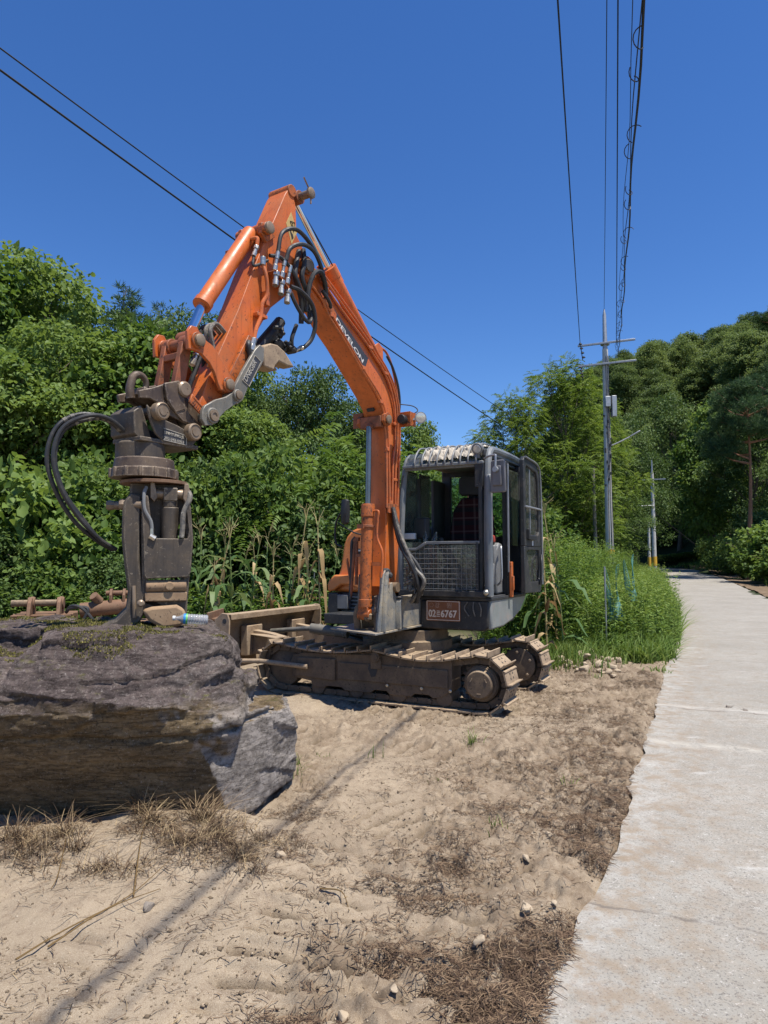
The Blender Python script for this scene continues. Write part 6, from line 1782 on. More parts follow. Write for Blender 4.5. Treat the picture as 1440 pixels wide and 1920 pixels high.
p4 = mb.build('wooden_post', M['old_wood'], None, loc=(x4, y4, gz4))
tag(p4, 'old grey wooden post without arms left of the tall concrete pole', 'post')

def wire(pts, r, label, group=None, name='power_line'):
    mb = MB(); mb.tube(pts, r, 5)
    o = mb.build(name, M['wire'], None)
    tag(o, label, 'cable', group)
    return o
def sagline(a, b, sag, n=28):
    a, b = Vector(a), Vector(b)
    return [a + (b - a) * (i / n) - ZZ * sag * 4 * (i / n) * (1 - i / n) for i in range(n + 1)]
za1 = 1.5 + 412 / 1276 * 32
A1 = Vector((PXm, PYm - .2, za1)) + ad * -1.2
wire(sagline(A1 - ZZ * .05, Vector((1.30, 5.4, 9.95)), .12), .016, 'single power line from the left end of the crossarm over the yard')
wire(sagline((PXm, PYm, ztop), (4.52, 13.0, 13.2), .10), .011, 'thinnest overhead wire, from the pole tip', )
wire(sagline(Vector((PXm, PYm - .2, 1.5 + 405 / 1276 * 32)) + ad * .45, Vector((4.02, 11.0, 11.6)), .10), .015, 'thin overhead wire right of the pole tip wire')
# two low telephone bundles with coiled ties
bstart = Vector((PXm, PYm - .2, 1.5 + 395 / 1276 * 32))
bund = []
for j, (o_s, o_e, sg) in enumerate(((Vector((.50, 0, 0)), Vector((2.57, 6.5, 6.87)), .28), (Vector((.56, 0, -.08)), Vector((2.60, 6.5, 6.86)), .29), (Vector((.44, 0, .1)), Vector((2.52, 6.5, 6.89)), .22))):
    p = sagline(bstart + o_s, o_e, sg, 40)
    p = [q + Vector((.018 * math.sin(i * .8 + j * 2), 0, .012 * math.sin(i * 1.1 + j))) for i, q in enumerate(p)]
    # carried on towards the next pole behind the viewer
    p = p + [p[-1] + (p[-1] - p[-2]) * k * 3 for k in range(1, 10)]
    w = wire(p, (.007, .015, .005)[j], ('thick slack telephone cable with coiled ties', 'thickest of the sagging telephone cables, on the right', 'thin telephone cable beside the coiled bundle')[j], None, 'telephone_cable')
    bund.append((p, w))
for j in (0, 1):
    p, w = bund[j]
    for i in range(3 + j, 42, 3):
        c = p[i] - ZZ * .0
        k0 = random.uniform(0, 3)
        mb = MB(); rr = .075
        mb.tube([c + Vector((rr * math.cos(k0 + a * .5), .02 * a, -rr * .8 + rr * math.sin(k0 + a * .5))) for a in range(10)], .0065, 5)
        mb.build('cable_tie', M['wire'], w)
for (pa_, ea_, lab) in (((0, 75), (905, 742), 'upper of the two black wires crossing behind the boom'), ((0, 116), (905, 772), 'lower of the two black wires crossing behind the boom')):
    a = at_px(pa_[0], pa_[1], 12.5); b_ = at_px(ea_[0], ea_[1], 33)
    d_ = (a - b_)
    wire(sagline(a + d_ * .35, b_ - d_ * .12, .22, 60), .017 if pa_[1] == 75 else .024, lab, None, 'crossing_wire')
wire([Vector((22.2, 56, 1.5 + 90 / 1276 * 56)), Vector((29.5, 60, 1.2))], .03, 'slanting guy wire at the distant pole', None, 'guy_wire')

# ------------------------------------------------------------------ leaves, crowns, plants
def roundset(P, D, N, L, W, fold=.15):
    """broad folded leaves with six corners"""
    D = D / (np.linalg.norm(D, axis=1)[:, None] + 1e-9)
    S = np.cross(D, N); S /= (np.linalg.norm(S, axis=1)[:, None] + 1e-9)
    U = np.cross(S, D)
    L = L[:, None]; W = W[:, None]
    a = P + D * L * .25 + U * W * fold; b = P + D * L * .65 + U * W * fold - U * L * .03
    V = np.stack([P, a + S * W * .46, b + S * W * .40, P + D * L - U * L * .14, b - S * W * .40, a - S * W * .46], 1).reshape(-1, 3)
    i = np.arange(len(P))[:, None] * 6
    F = np.concatenate([i + np.array(t) for t in ([0, 1, 2], [0, 2, 3], [0, 3, 4], [0, 4, 5])], 0)
    return V, F

def leafset(P, D, N, L, W, fold=.18):
    """folded diamond leaves: base P, direction D, face normal N"""
    D = D / (np.linalg.norm(D, axis=1)[:, None] + 1e-9)
    S = np.cross(D, N); S /= (np.linalg.norm(S, axis=1)[:, None] + 1e-9)
    U = np.cross(S, D)
    L = L[:, None]; W = W[:, None]
    mid = P + D * L * .45 + U * W * fold
    V = np.stack([P, mid + S * W * .5, P + D * L - U * L * .10, mid - S * W * .5], 1).reshape(-1, 3)
    i = np.arange(len(P))[:, None] * 4
    F = np.concatenate([i + np.array([0, 1, 2]), i + np.array([0, 2, 3])], 0)
    return V, F

class Cloud:
    def __init__(self): self.V, self.F, self.A, self.n = [], [], [], 0
    def add(self, V, F, A):
        self.V.append(V); self.F.append(F + self.n); self.A.append(A); self.n += len(V)
    def mesh(self, name, mat):
        o = raw(name, np.concatenate(self.V), np.concatenate(self.F), mat, None, np.concatenate(self.A), smooth=False)
        me = o.data
        bpy.data.objects.remove(o)
        return me

def lobes_for(rng, h, w, base, n, rmin=.16, rmax=.28, taper=0.0):
    """sub-crowns scattered over an egg-shaped envelope from height base to h"""
    out = []
    for k in range(n):
        t = (k + .5) / n
        a = k * 2.399 + rng.uniform(-.4, .4)
        zc = base + (h - base) * (.12 + .80 * t)
        env = math.sin(math.pi * min(1, .18 + .78 * t) ** (1.0 + taper)) ** .7
        r = w * .5 * env * rng.uniform(.35, .85)
        out.append((r * math.cos(a), r * math.sin(a), zc, w * rng.uniform(rmin, rmax)))
    return out

def crown(rng, lobes, ncl, per, ll, lw, clr, droop=.35, bright=0.0, rnd=False, contrast=.5):
    C = Cloud()
    lob = np.array(lobes)
    p = lob[:, 3] ** 2; p /= p.sum()
    li = rng.choice(len(lob), ncl, p=p)
    d = rng.normal(0, 1, (ncl, 3)); d[:, 2] = d[:, 2] * .7 + .5
    d /= np.linalg.norm(d, axis=1)[:, None]
    rad = lob[li, 3] * rng.uniform(.70, 1.08, ncl)
    cc = lob[li, :3] + d * rad[:, None] * np.array([1, 1, .8])
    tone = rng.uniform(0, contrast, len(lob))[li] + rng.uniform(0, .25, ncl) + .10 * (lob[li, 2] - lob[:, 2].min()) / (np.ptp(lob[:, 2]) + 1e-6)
    k = ncl * per
    ci = np.repeat(np.arange(ncl), per)
    off = rng.normal(0, 1, (k, 3)) * clr * np.array([1, 1, .55])
    P = cc[ci] + off
    D = d[ci] * .7 + rng.normal(0, .7, (k, 3)) + np.array([0, 0, -droop])
    N = d[ci] * .5 + rng.normal(0, .45, (k, 3)) + np.array([0, 0, .9])
    sz = rng.uniform(.5, 1.35, k)
    V, F = (roundset if rnd else leafset)(P, D, N, ll * sz, lw * sz * rng.uniform(.8, 1.2, k))
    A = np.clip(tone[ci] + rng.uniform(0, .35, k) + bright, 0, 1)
    C.add(V, F, np.repeat(A, 6 if rnd else 4))
    return C

def limbs(rng, lobes, h, r0, lean=(0, 0), n_limb=None, low=.85):
    """tapered, slightly bent trunk with a limb to each sub-crown"""
    mb = MB()
    top = h * .82
    ax = [Vector((lean[0] * t * h + .03 * h * math.sin(t * 5 + lean[0]), lean[1] * t * h + .02 * h * math.cos(t * 4), t * top)) for t in np.linspace(0, 1, 8)]
    ax[0].z = -.4
    mb.tube(ax, [r0 * (1.25 if i == 0 else 1 - .8 * i / 7) for i in range(8)], 9)
    for (x, y, z, r) in lobes[:n_limb]:
        t = min(.95, max(.2, (z - r * 1.5 * (2 - 1.2 * low) ) / top * low))
        i = min(6, int(t * 7))
        s = ax[i] + (ax[i + 1] - ax[i]) * (t * 7 - i)
        e = Vector((x, y, z))
        mdl = (s + e) / 2 + Vector((rng.uniform(-.1, .1), rng.uniform(-.1, .1), -.05)) * (e - s).length
        mb.tube([s, mdl, e], [r0 * .32, r0 * .2, r0 * .06], 6)
        for q in range(2):
            e2 = e + Vector((rng.normal(), rng.normal(), rng.uniform(0, 1))).normalized() * r * .9
            mb.tube([mdl * .4 + e * .6, e2], [r0 * .12, r0 * .03], 5)
    return mb

bark = paint('bark', (.11, .085, .06), dirt=(.2, .17, .13), dirt_amt=.5, chip=(.04, .03, .025), chip_amt=1.5, rough=.95, scale=3)
bark_red = paint('pine_bark', (.26, .12, .065), dirt=(.2, .16, .13), dirt_amt=.4, chip=(.08, .05, .035), chip_amt=1.5, rough=.95, scale=3)
L_dark = leaf_mat('leaf_dark', (.024, .044, .013), (.064, .112, .030), (.125, .185, .055), .30)
L_mid = leaf_mat('leaf_mid', (.034, .064, .015), (.084, .146, .032), (.165, .24, .060), .40)
L_bright = leaf_mat('leaf_bright', (.036, .072, .014), (.090, .158, .032), (.175, .255, .062), .40)
L_locust = leaf_mat('leaf_locust', (.050, .090, .015), (.115, .185, .034), (.21, .28, .065), .42)
L_pine = leaf_mat('needle', (.026, .054, .022), (.062, .118, .045), (.12, .19, .075), .28)
L_hill = leaf_mat('leaf_hill', (.040, .066, .022), (.098, .148, .047), (.18, .24, .08), .42)

PROTO = {}
def proto(key, cr_me, tr_mb, tr_mat, h, w):
    tm = None
    if tr_mb:
        o = tr_mb.build(key + '_t', tr_mat, None); tm = o.data; bpy.data.objects.remove(o)
    PROTO[key] = (cr_me, tm, h, w)
rg = np.random.default_rng(11)
for i in range(3):
    lb_ = lobes_for(rg, 10, 7, 1.2, 24, .11, .21)
    proto('broad%d' % i, crown(rg, lb_, 1150, 20, (.19, .15, .22)[i], (.125, .09, .15)[i], .22, .45, 0, True, .6).mesh('crown', (L_mid, L_dark, L_bright)[i]), limbs(rg, lb_, 10, .17), bark, 10, 7)
for i in range(2):
    lb_ = lobes_for(rg, 10, 8, 1.2, 54, .06, .13)
    proto('hill%d' % i, crown(rg, lb_, 950, 17, .25, .17, .30).mesh('crown', L_hill), limbs(rg, lb_, 10, .16, n_limb=10), bark, 10, 8)
lb_ = lobes_for(rg, 10, 8, 1.2, 48, .06, .13)
proto('hill2', crown(rg, lb_, 850, 18, .23, .15, .28, bright=.18).mesh('crown', L_hill), limbs(rg, lb_, 10, .16, n_limb=10), bark, 10, 8)
def pinnate(rng, C, base, dirs, length, pairs, ll, lw, droop):
    k = len(base)
    dirs = dirs / np.linalg.norm(dirs, axis=1)[:, None]
    side = np.cross(dirs, np.array([0, 0, 1.0]) + rng.normal(0, .25, (k, 3))); side /= np.linalg.norm(side, axis=1)[:, None]
    tone = rng.uniform(0, .7, k)
    for j in range(pairs):
        t = (j + 1) / pairs
        pc = base + dirs * (length * t)[:, None] + np.array([0, 0, -1.0]) * (droop * length * t * t)[:, None]
        for sg in (-1, 1):
            D = side * sg + dirs * .45 + np.array([0, 0, -.25]) + rng.normal(0, .12, (k, 3))
            N = np.array([0, 0, 1.0]) + rng.normal(0, .25, (k, 3))
            V, F = leafset(pc, D, N, np.full(k, ll) * rng.uniform(.8, 1.15, k) * (1.15 - .5 * abs(t - .5)), np.full(k, lw))
            C.add(V, F, np.repeat(np.clip(tone + rng.uniform(0, .3, k), 0, 1), 4))
# feathery locust
lb_ = lobes_for(rg, 11, 8.5, 1.0, 34, .10, .19)
C = Cloud(); lob = np.array(lb_)
k = 3900
li = rg.choice(len(lob), k, p=lob[:, 3] ** 2 / (lob[:, 3] ** 2).sum())
d = rg.normal(0, 1, (k, 3)); d[:, 2] = d[:, 2] * .6 + .3; d /= np.linalg.norm(d, axis=1)[:, None]
pos_ = lob[li, :3] + d * (lob[li, 3] * rg.uniform(.45, 1.1, k))[:, None] * np.array([1, 1, .6])
pinnate(rg, C, pos_, d * np.array([1, 1, .25]) + rg.normal(0, .5, (k, 3)) * np.array([1, 1, .5]), rg.uniform(.45, .72, k), 9, .14, .06, .18)
proto('locust', C.mesh('crown', L_locust), limbs(rg, lb_, 11, .15), bark, 11, 8.5)
# sumac-like thicket with long compound leaves
C = Cloud(); k = 520
base_ = np.stack([rg.normal(0, .75, k), rg.normal(0, .6, k), np.abs(rg.normal(1.5, .55, k)) + .2], 1)
dd = np.stack([base_[:, 0] * .7 + rg.normal(0, .8, k), base_[:, 1] * .7 + rg.normal(0, .8, k), rg.uniform(-.1, .6, k)], 1)
pinnate(rg, C, base_, dd, rg.uniform(.45, .75, k), 9, .16, .055, .5)
mb = MB()
for q in range(7):
    mb.tube([(rg.normal(0, .25), rg.normal(0, .25), -.2), (rg.normal(0, .4), rg.normal(0, .4), 1.0), (rg.normal(0, .7), rg.normal(0, .6), 2.1)], [.03, .022, .01], 6)
proto('sumac', C.mesh('foliage', L_bright), mb, bark, 2.7, 3.0)
# dense bush, vine hump with big leaves
for i, (ll, lw, mt, ncl) in enumerate(((.12, .08, L_mid, 420), (.17, .15, L_bright, 260), (.11, .07, L_dark, 420))):
    lb_ = lobes_for(rg, 2.4, 3.0, .2, 15, .14, .24)
    C = crown(rg, lb_, ncl, 18, ll, lw, .15, .35, 0, True)
    mb = MB()
    for q in range(6):
        mb.tube([(rg.normal(0, .2), rg.normal(0, .2), -.2), (rg.normal(0, .4), rg.normal(0, .4), .9), (rg.normal(0, .7), rg.normal(0, .7), 1.8)], [.025, .018, .008], 5)
    proto('bush%d' % i, C.mesh('foliage', mt), mb, bark, 2.6, 3.2)
# red pine: plates of needle tufts
def pine_cloud(rng, lobes, ntuft, nl, per=16):
    C = Cloud(); lob = np.array(lobes)
    li = rng.choice(len(lob), ntuft, p=lob[:, 3] ** 2 / (lob[:, 3] ** 2).sum())
    d = rng.normal(0, 1, (ntuft, 3)); d /= np.linalg.norm(d, axis=1)[:, None]
    pc = lob[li, :3] + d * (lob[li, 3] * rng.uniform(.4, 1.05, ntuft))[:, None] * np.array([1, 1, .35])
    ti = np.repeat(np.arange(ntuft), per)
    D = rng.normal(0, 1, (len(ti), 3)) * np.array([1, 1, .6]) + np.array([0, 0, .55]) + d[ti] * .4
    V, F = leafset(pc[ti] + rng.normal(0, .03, (len(ti), 3)), D, rng.normal(0, 1, (len(ti), 3)), nl * rng.uniform(.7, 1.2, len(ti)), np.full(len(ti), nl * .10))
    C.add(V, F, np.repeat(np.clip(rng.uniform(0, .6, ntuft)[ti] + rng.uniform(0, .3, len(ti)), 0, 1), 4))
    return C
lb_ = [(rg.normal(0, 1.6), rg.normal(0, 1.6), 6.2 + 3.6 * rg.random(), rg.uniform(.8, 1.4)) for _ in range(22)]
proto('pine', pine_cloud(rg, lb_, 2200, .27).mesh('crown', L_pine), limbs(rg, lb_, 10.5, .20, (.04, 0), None, 1.12), bark_red, 10.5, 6)
lb_ = []
for q in range(26):
    zc = 2 + 8 * (q / 26)
    rr = (10.8 - zc) * .26
    a = q * 2.4
    lb_.append((rr * .6 * math.cos(a), rr * .6 * math.sin(a), zc, rr * .75 + .15))
proto('fir', pine_cloud(rg, lb_, 1400, .32).mesh('crown', L_pine), limbs(rg, lb_, 10.8, .15), bark, 10.8, 5)

TREES = []
def plant(key, name, label, cat, x, y, top, width, group=None, rot=None, sink=0.0):
    cm, tm, h, w = PROTO[key]
    gz = float(ground_z(np.array([x]), np.array([y]))[0]) - sink
    t = thing(name, label, cat, (x, y, gz), group)
    sz = max(.2, (top - gz) / h); sx_ = width / w
    t.rotation_euler.z = random.uniform(0, 6.28) if rot is None else rot
    t.scale = (sx_, sx_, sz)
    if tm:
        o = bpy.data.objects.new('trunk' if cat == 'tree' else 'stem', tm); COL.objects.link(o); o.parent = t
    o = bpy.data.objects.new('crown' if cat == 'tree' else 'foliage', cm); COL.objects.link(o); o.parent = t
    return t
def px2(px, Y): return (px - 720) / 1276 * Y
def zpx(py, Y): return EYE + (1050 - py) / 1276 * Y

GL = 'trees behind the left thicket'
for (key, px, Y, py, wd, lab) in (
    ('broad0', 35, 23, 470, 7.5, 'tall broadleaf tree rising highest at the left edge of the sky'),
    ('broad2', -110, 20, 455, 7.0, 'tall broadleaf tree cut by the left edge of the photo'),
    ('broad1', 140, 27, 540, 7.5, 'dark broadleaf tree between the tall left tree and the fir'),
    ('fir', 232, 31, 480, 6.5, 'dark fir with a ragged pointed top left of the arm'),
    ('fir', 288, 34, 522, 4.0, 'thin fir just right of the ragged fir'),
    ('broad1', 345, 33, 565, 7.0, 'dark round tree behind the bucket cylinder'),
    ('broad0', 430, 31, 640, 6.0, 'broadleaf tree behind the tip of the arm'),
    ('broad1', 575, 27, 678, 5.2, 'dark dense tree under the boom with sky around its top'),
    ('broad1', 650, 29, 745, 4.8, 'lower dark tree right of the dense tree under the boom'),
    ('broad1', 500, 30, 735, 5.0, 'dark tree left of the dense tree under the boom'),
    ('broad0', 785, 40, 785, 4.5, 'small distant tree showing between the boom and the cab roof'),
    ('broad1', 840, 44, 850, 5.0, 'dark tree behind the cab roof'),
    ('broad2', 690, 36, 790, 6.0, 'dark tree behind the lower boom'),
):
    plant(key, 'fir_tree' if key == 'fir' else 'broadleaf_tree', lab, 'tree', px2(px, Y), Y, zpx(py, Y), wd, GL)
GB = 'thicket on the left slope'
for (key, px, Y, py, wd, lab) in (
    ('broad0', 95, 16.5, 610, 5.0, 'leafy tree filling the middle of the left thicket'),
    ('broad2', 250, 17, 610, 5.0, 'leafy tree behind the lifting hook'),
    ('broad0', -30, 15, 640, 4.6, 'leafy tree low at the left edge above the vines'),
    ('broad2', 380, 18, 690, 4.4, 'leafy tree behind the coupler'),
    ('broad0', 455, 17, 770, 3.8, 'bright leafy tree right of the coupler below the thumb'),
    ('bush0', 180, 13.6, 850, 3.6, 'bush behind the hose loop'),
    ('bush1', 40, 12.4, 880, 3.0, 'bright big-leaved bush at the left edge'),
    ('bush1', 150, 12.0, 965, 2.4, 'low bright big-leaved bush below the hose loop'),
    ('bush2', -20, 11.4, 985, 2.6, 'dark low bush in the lower left corner of the thicket'),
    ('bush0', 90, 11.5, 1035, 2.0, 'low bush above the hinge-eared bucket'),
    ('bush0', 330, 14.5, 860, 3.6, 'bush behind the grapple'),
    ('bush2', 420, 15, 860, 3.6, 'dark bush right of the grapple'),
    ('bush0', 500, 14.6, 840, 3.4, 'bush left of the compound-leaved thicket'),
    ('sumac', 585, 15.5, 860, 3.2, 'light green shrub with long feathery leaves behind the corn'),
    ('sumac', 655, 16.5, 850, 3.0, 'feathery-leaved shrub behind the far mirror'),
    ('sumac', 530, 14.5, 905, 2.6, 'feathery-leaved shrub left of the lighter one behind the corn'),
    ('sumac', 705, 17, 880, 3.0, 'feathery-leaved shrub hidden partly by the boom'),
    ('bush2', 600, 13.5, 950, 3.0, 'dark bush under the feathery shrubs'),
    ('bush0', 690, 15, 930, 3.0, 'bush right behind the orange hood'),
    ('bush2', 790, 17, 900, 4.0, 'dark bush seen through the cab'),
    ('bush0', 860, 18, 890, 4.0, 'bush seen through the rear window of the cab'),
    ('bush0', 950, 19, 930, 4.0, 'bush behind the folded cab door'),
    ('bush2', 230, 11.2, 1040, 1.8, 'small dark bush left of the grapple jaws'),
):
    tr = key.startswith('broad')
    plant(key, 'broadleaf_tree' if tr else ('sumac_shrub' if key == 'sumac' else 'bush'), lab, 'tree' if tr else 'shrub', px2(px, Y), Y, zpx(py, Y), wd, GB)

GRt = 'trees along the road on the right'
plant('locust', 'locust_tree', 'feathery yellow-green tree behind the cab and left of the tall pole', 'tree', px2(1060, 38), 38, zpx(660, 38), 7.2, None, 1.0)
plant('locust', 'locust_tree', 'feathery lower tree whose left side leans out behind the cab roof', 'tree', px2(965, 36), 36, zpx(722, 36), 5.4, None, 2.6)
plant('locust', 'locust_tree', 'feathery tree right behind the tall pole', 'tree', px2(1120, 41), 41, zpx(735, 41), 5.5, None, 4.0)
for (key, px, Y, py, wd, lab, nm) in (
    ('pine', 1405, 46, 690, 5.6, 'red-barked pine with spreading dark boughs at the right edge', 'pine_tree'),
    ('pine', 1490, 50, 640, 6.0, 'pine cut by the right edge of the photo', 'pine_tree'),
    ('broad1', 1190, 60, 840, 8.0, 'dark tree between the tall pole and the distant pole', 'broadleaf_tree'),
    ('broad1', 1270, 86, 740, 12.0, 'dark tree behind the distant pole', 'broadleaf_tree'),
    ('broad2', 1345, 64, 750, 9.0, 'tree right of the distant pole above the bend', 'broadleaf_tree'),
    ('broad1', 1420, 58, 760, 9.0, 'dark tree behind the red-barked pine', 'broadleaf_tree'),
    ('broad1', 1155, 52, 930, 6.0, 'low dark tree at the foot of the tall pole', 'broadleaf_tree'),
    ('broad1', 1335, 72, 860, 10.0, 'low dark tree over the bend of the road', 'broadleaf_tree'),
    ('broad1', 1225, 94, 850, 13.0, 'dark tree closing the view at the end of the road', 'broadleaf_tree'),
    ('broad1', 1180, 72, 780, 9.0, 'dark tree behind the street lamp', 'broadleaf_tree'),
):
    plant(key, nm, lab, 'tree', px2(px, Y), Y, zpx(py, Y), wd, GRt)
GK = 'bushes on the bank right of the road'
for (key, px, Y, py, wd, lab) in (
    ('bush1', 1432, 41, 985, 4.2, 'bright bush at the right edge of the road bank'),
    ('bush0', 1395, 47, 1000, 3.8, 'bush on the bank below the red-barked pine'),
    ('bush0', 1362, 54, 1000, 3.8, 'bush on the bank near the bend'),
    ('bush1', 1300, 80, 1035, 5.0, 'low bright bush at the end of the road'),
    ('bush0', 1262, 84, 1038, 5.5, 'low bush beside the foot of the distant pole'),
    ('bush1', 1470, 38, 1020, 3.4, 'bush nearest the viewer on the right bank'),
    ('bush2', 1420, 52, 960, 5.0, 'dark bush under the boughs of the pine'),
    ('bush0', 1225, 90, 1020, 6.0, 'dark low bush behind the stub pole'),
):
    plant(key, 'bush', lab, 'shrub', px2(px, Y), Y, zpx(py, Y), wd, GK)
# woods on the hill: individual trees
rh = np.random.default_rng(5)
cnt = 0
for row, Y in enumerate(np.arange(68, 150, 5.4)):
    for X in np.arange(16 + rh.uniform(0, 4), 100, 4.9):
        xx, yy = X + rh.uniform(-2.4, 2.4), Y + rh.uniform(-3, 3)
        px = 720 + xx / yy * 1276
        if not (905 < px < 1490) or xx < float(road_left(min(yy, 75))) + 6: continue
        gz = float(ground_z(np.array([xx]), np.array([yy]))[0])
        if gz < 2.2: continue
        key = ['hill0', 'hill1', 'hill2', 'hill1', 'hill2', 'hill0', 'hill0', 'fir', 'hill2', 'pine'][rh.integers(0, 10)]
        hh_ = rh.uniform(7.5, 11.5)
        sky_y = np.interp(px, [905, 960, 1000, 1080, 1160, 1200, 1300, 1440, 1500], [880, 830, 770, 700, 655, 640, 605, 565, 550]) + rh.uniform(0, 14)
        room = EYE + (1050 - sky_y) / 1276 * yy - gz
        if room < 3.5: continue
        hh_ = min(hh_, room)
        tier = 'along the ridge' if gz > 27 else 'halfway up the hill' if gz > 13 else 'low on the hill'
        col_ = 'at the right edge' if px > 1380 else 'above the bend' if px > 1280 else 'above the distant pole' if px > 1190 else 'right behind the tall pole' if px > 1090 else 'behind the feathery tree'
        kind_ = {'hill0': 'round-topped broadleaf tree', 'hill1': 'broad dark broadleaf tree', 'hill2': 'lighter yellow-green tree', 'fir': 'pointed blue-green fir', 'pine': 'blue-green pine'}[key]
        plant(key, {'fir': 'fir_tree', 'pine': 'pine_tree'}.get(key, 'broadleaf_tree'), kind_ + ' ' + tier + ' ' + col_, 'tree', xx, yy, gz + hh_, hh_ * rh.uniform(.75, .95), 'woods on the right hill', sink=.3)
        cnt += 1
print('hill trees', cnt)

# ------------------------------------------------------------------ corn
corn_leaf = leaf_mat('corn_green', (.05, .10, .03), (.10, .17, .06), (.20, .26, .11), .3)
corn_dry = leaf_mat('corn_dry', (.20, .13, .055), (.38, .27, .13), (.55, .42, .23), .25, .7)
stalk_m = plain('corn_stalk', (.30, .25, .10), .6, 0, .3, 6)
stalk_g = plain('corn_stalk_green', (.16, .22, .06), .5, 0, .3, 6)
def corn_parts(rng, dry):
    H = rng.uniform(1.5, 1.95)
    mb = MB()
    bend = rng.normal(0, .05, 2)
    ax = [Vector((bend[0] * t * t * 2, bend[1] * t * t * 2, t * H)) for t in np.linspace(0, 1, 9)]
    mb.tube(ax, [.017 - .0011 * i for i in range(9)], 7)
    for i in range(1, 8):
        mb.lathe([(.019, -.006), (.021, 0), (.019, .006)], ax[i], ZZ, 7)
    tas = MB()
    for k in range(7):
        a = rng.uniform(0, 6.28)
        t0 = ax[-1]
        tas.tube([t0 - ZZ * .02, t0 + Vector((math.cos(a) * .04, math.sin(a) * .04, .16)), t0 + Vector((math.cos(a) * rng.uniform(.05, .2), math.sin(a) * .14, rng.uniform(.12, .36)))], [.005, .004, .003], 4)
    V, F, A = [], [], []
    nl = 9 if not dry else 8
    for i in range(nl):
        z0 = H * (.15 + .75 * i / nl)
        a = i * math.pi + rng.uniform(-.7, .7)
        L = rng.uniform(.55, .9) if not dry else rng.uniform(.3, .6)
        d = np.array([math.cos(a), math.sin(a), 0]); s = np.array([-math.sin(a), math.cos(a), 0])
        base = np.array([bend[0] * (z0 / H) ** 2 * 2, bend[1] * (z0 / H) ** 2 * 2, z0])
        n = 9
        b0 = sum(len(v) for v in V)
        tw = rng.uniform(-1, 1) * (2.2 if dry else .5)
        for j in range(n):
            t = j / (n - 1)
            rise = .9 * t - (1.5 if not dry else 2.2) * t * t * rng.uniform(.8, 1.1)
            c = base + d * L * (t * (.75 if not dry else .5)) + np.array([0, 0, L * rise * .8])
            w = (.055 if not dry else .06) * math.sin(math.pi * min(1, .12 + .9 * t)) ** .6 * (1 if not dry else .65)
            cs, sn = math.cos(tw * t), math.sin(tw * t)
            sd = s * cs + np.array([0, 0, 1]) * sn
            V.append(np.stack([c - sd * w + np.array([0, 0, .008]), c, c + sd * w + np.array([0, 0, .008])]))
        for j in range(n - 1):
            for q in (0, 1):
                o = b0 + j * 3 + q
                F.append((o, o + 1, o + 4, o + 3))
        A += [rng.uniform(.1, .9)] * (n * 3)
    ears = MB()
    for q in range(2 if not dry else 1):
        zz_ = H * rng.uniform(.45, .6); a = rng.uniform(0, 6.28)
        o = Vector((bend[0] * .5, bend[1] * .5, zz_)); dv = Vector((math.cos(a) * .45, math.sin(a) * .45, 1))
        ears.lathe([(.008, 0), (.024, .03), (.03, .09), (.024, .16), (.012, .21), (.006, .23)], o, dv, 9)
    return mb, tas, (np.concatenate(V), np.array(F), A), ears
CORN = []
rcn = np.random.default_rng(21)
for i in range(5):
    dry = i in (0, 2, 4)
    mb, tas, (V, F, A), ears = corn_parts(rcn, dry)
    a_ = mb.build('s', stalk_m if dry else stalk_g, None).data
    b_ = tas.build('t', corn_m if False else stalk_m, None).data
    o = raw('leaves', V, F, corn_dry if dry else corn_leaf, None, A); c_ = o.data
    e_ = ears.build('e', corn_dry if dry else stalk_g, None).data
    for nm in ('s', 't', 'leaves', 'e'):
        for ob in [x for x in COL.objects if x.name.split('.')[0] == nm]: bpy.data.objects.remove(ob)
    CORN.append((a_, b_, c_, e_, dry))
spots = [(470, 11.6, 1, 1.0, 'broad-leaved green corn plant left of the forked dry stalk'), (545, 11.7, 3, .95, 'green corn plant below the tall dry stalk'), (575, 11.2, 1, .8, 'short green corn plant under the tall dry stalk'), (420, 12.3, 3, 1.05, 'green corn plant behind the dry stalk by the grapple'), (395, 10.7, 1, .75, 'short green corn plant nearest the boulder'), (500, 12.6, 3, 1.1, 'green corn plant at the back of the row'), (1052, 10.6, 1, .95, 'green corn plant right of the yellowing one'), (437, 11.0, 1, 1.05, 'green corn plant with broad drooping leaves right of the grapple'), (376, 11.4, 3, 1.1, 'tall green corn plant against the edge of the grapple'), (404, 11.0, 0, 1.0, 'dry corn stalk left of the green corn plant'),
         (460, 11.8, 3, .9, 'green corn plant between the grapple corn and the dry stalks'), (513, 10.9, 2, .98, 'dry forked corn stalk above the middle of the dozer blade'), (556, 11.3, 4, 1.12, 'tall dry corn stalk with a bare tassel above the dozer blade'),
         (601, 11.0, 0, 1.10, 'dry corn stalk with hanging husks beside the orange hood'), (580, 11.9, 2, 1.0, 'dry corn stalk half hidden left of the husked stalk'), (535, 12.2, 1, .85, 'green corn plant behind the forked dry stalk'),
         (487, 12.0, 4, .9, 'thin dry corn stalk behind the blade end'), (1022, 9.9, 2, 1.0, 'yellowing corn plant beside the rear of the far track'), (1040, 11.2, 4, 1.15, 'dry corn stalk behind the yellowing plant right of the cab'), (618, 12.3, 1, .9, 'green corn plant just left of the orange hood'),
         (350, 12.2, 1, .95, 'green corn plant hidden behind the grapple shell'), (1010, 10.8, 1, .9, 'green corn plant half behind the cab door')]
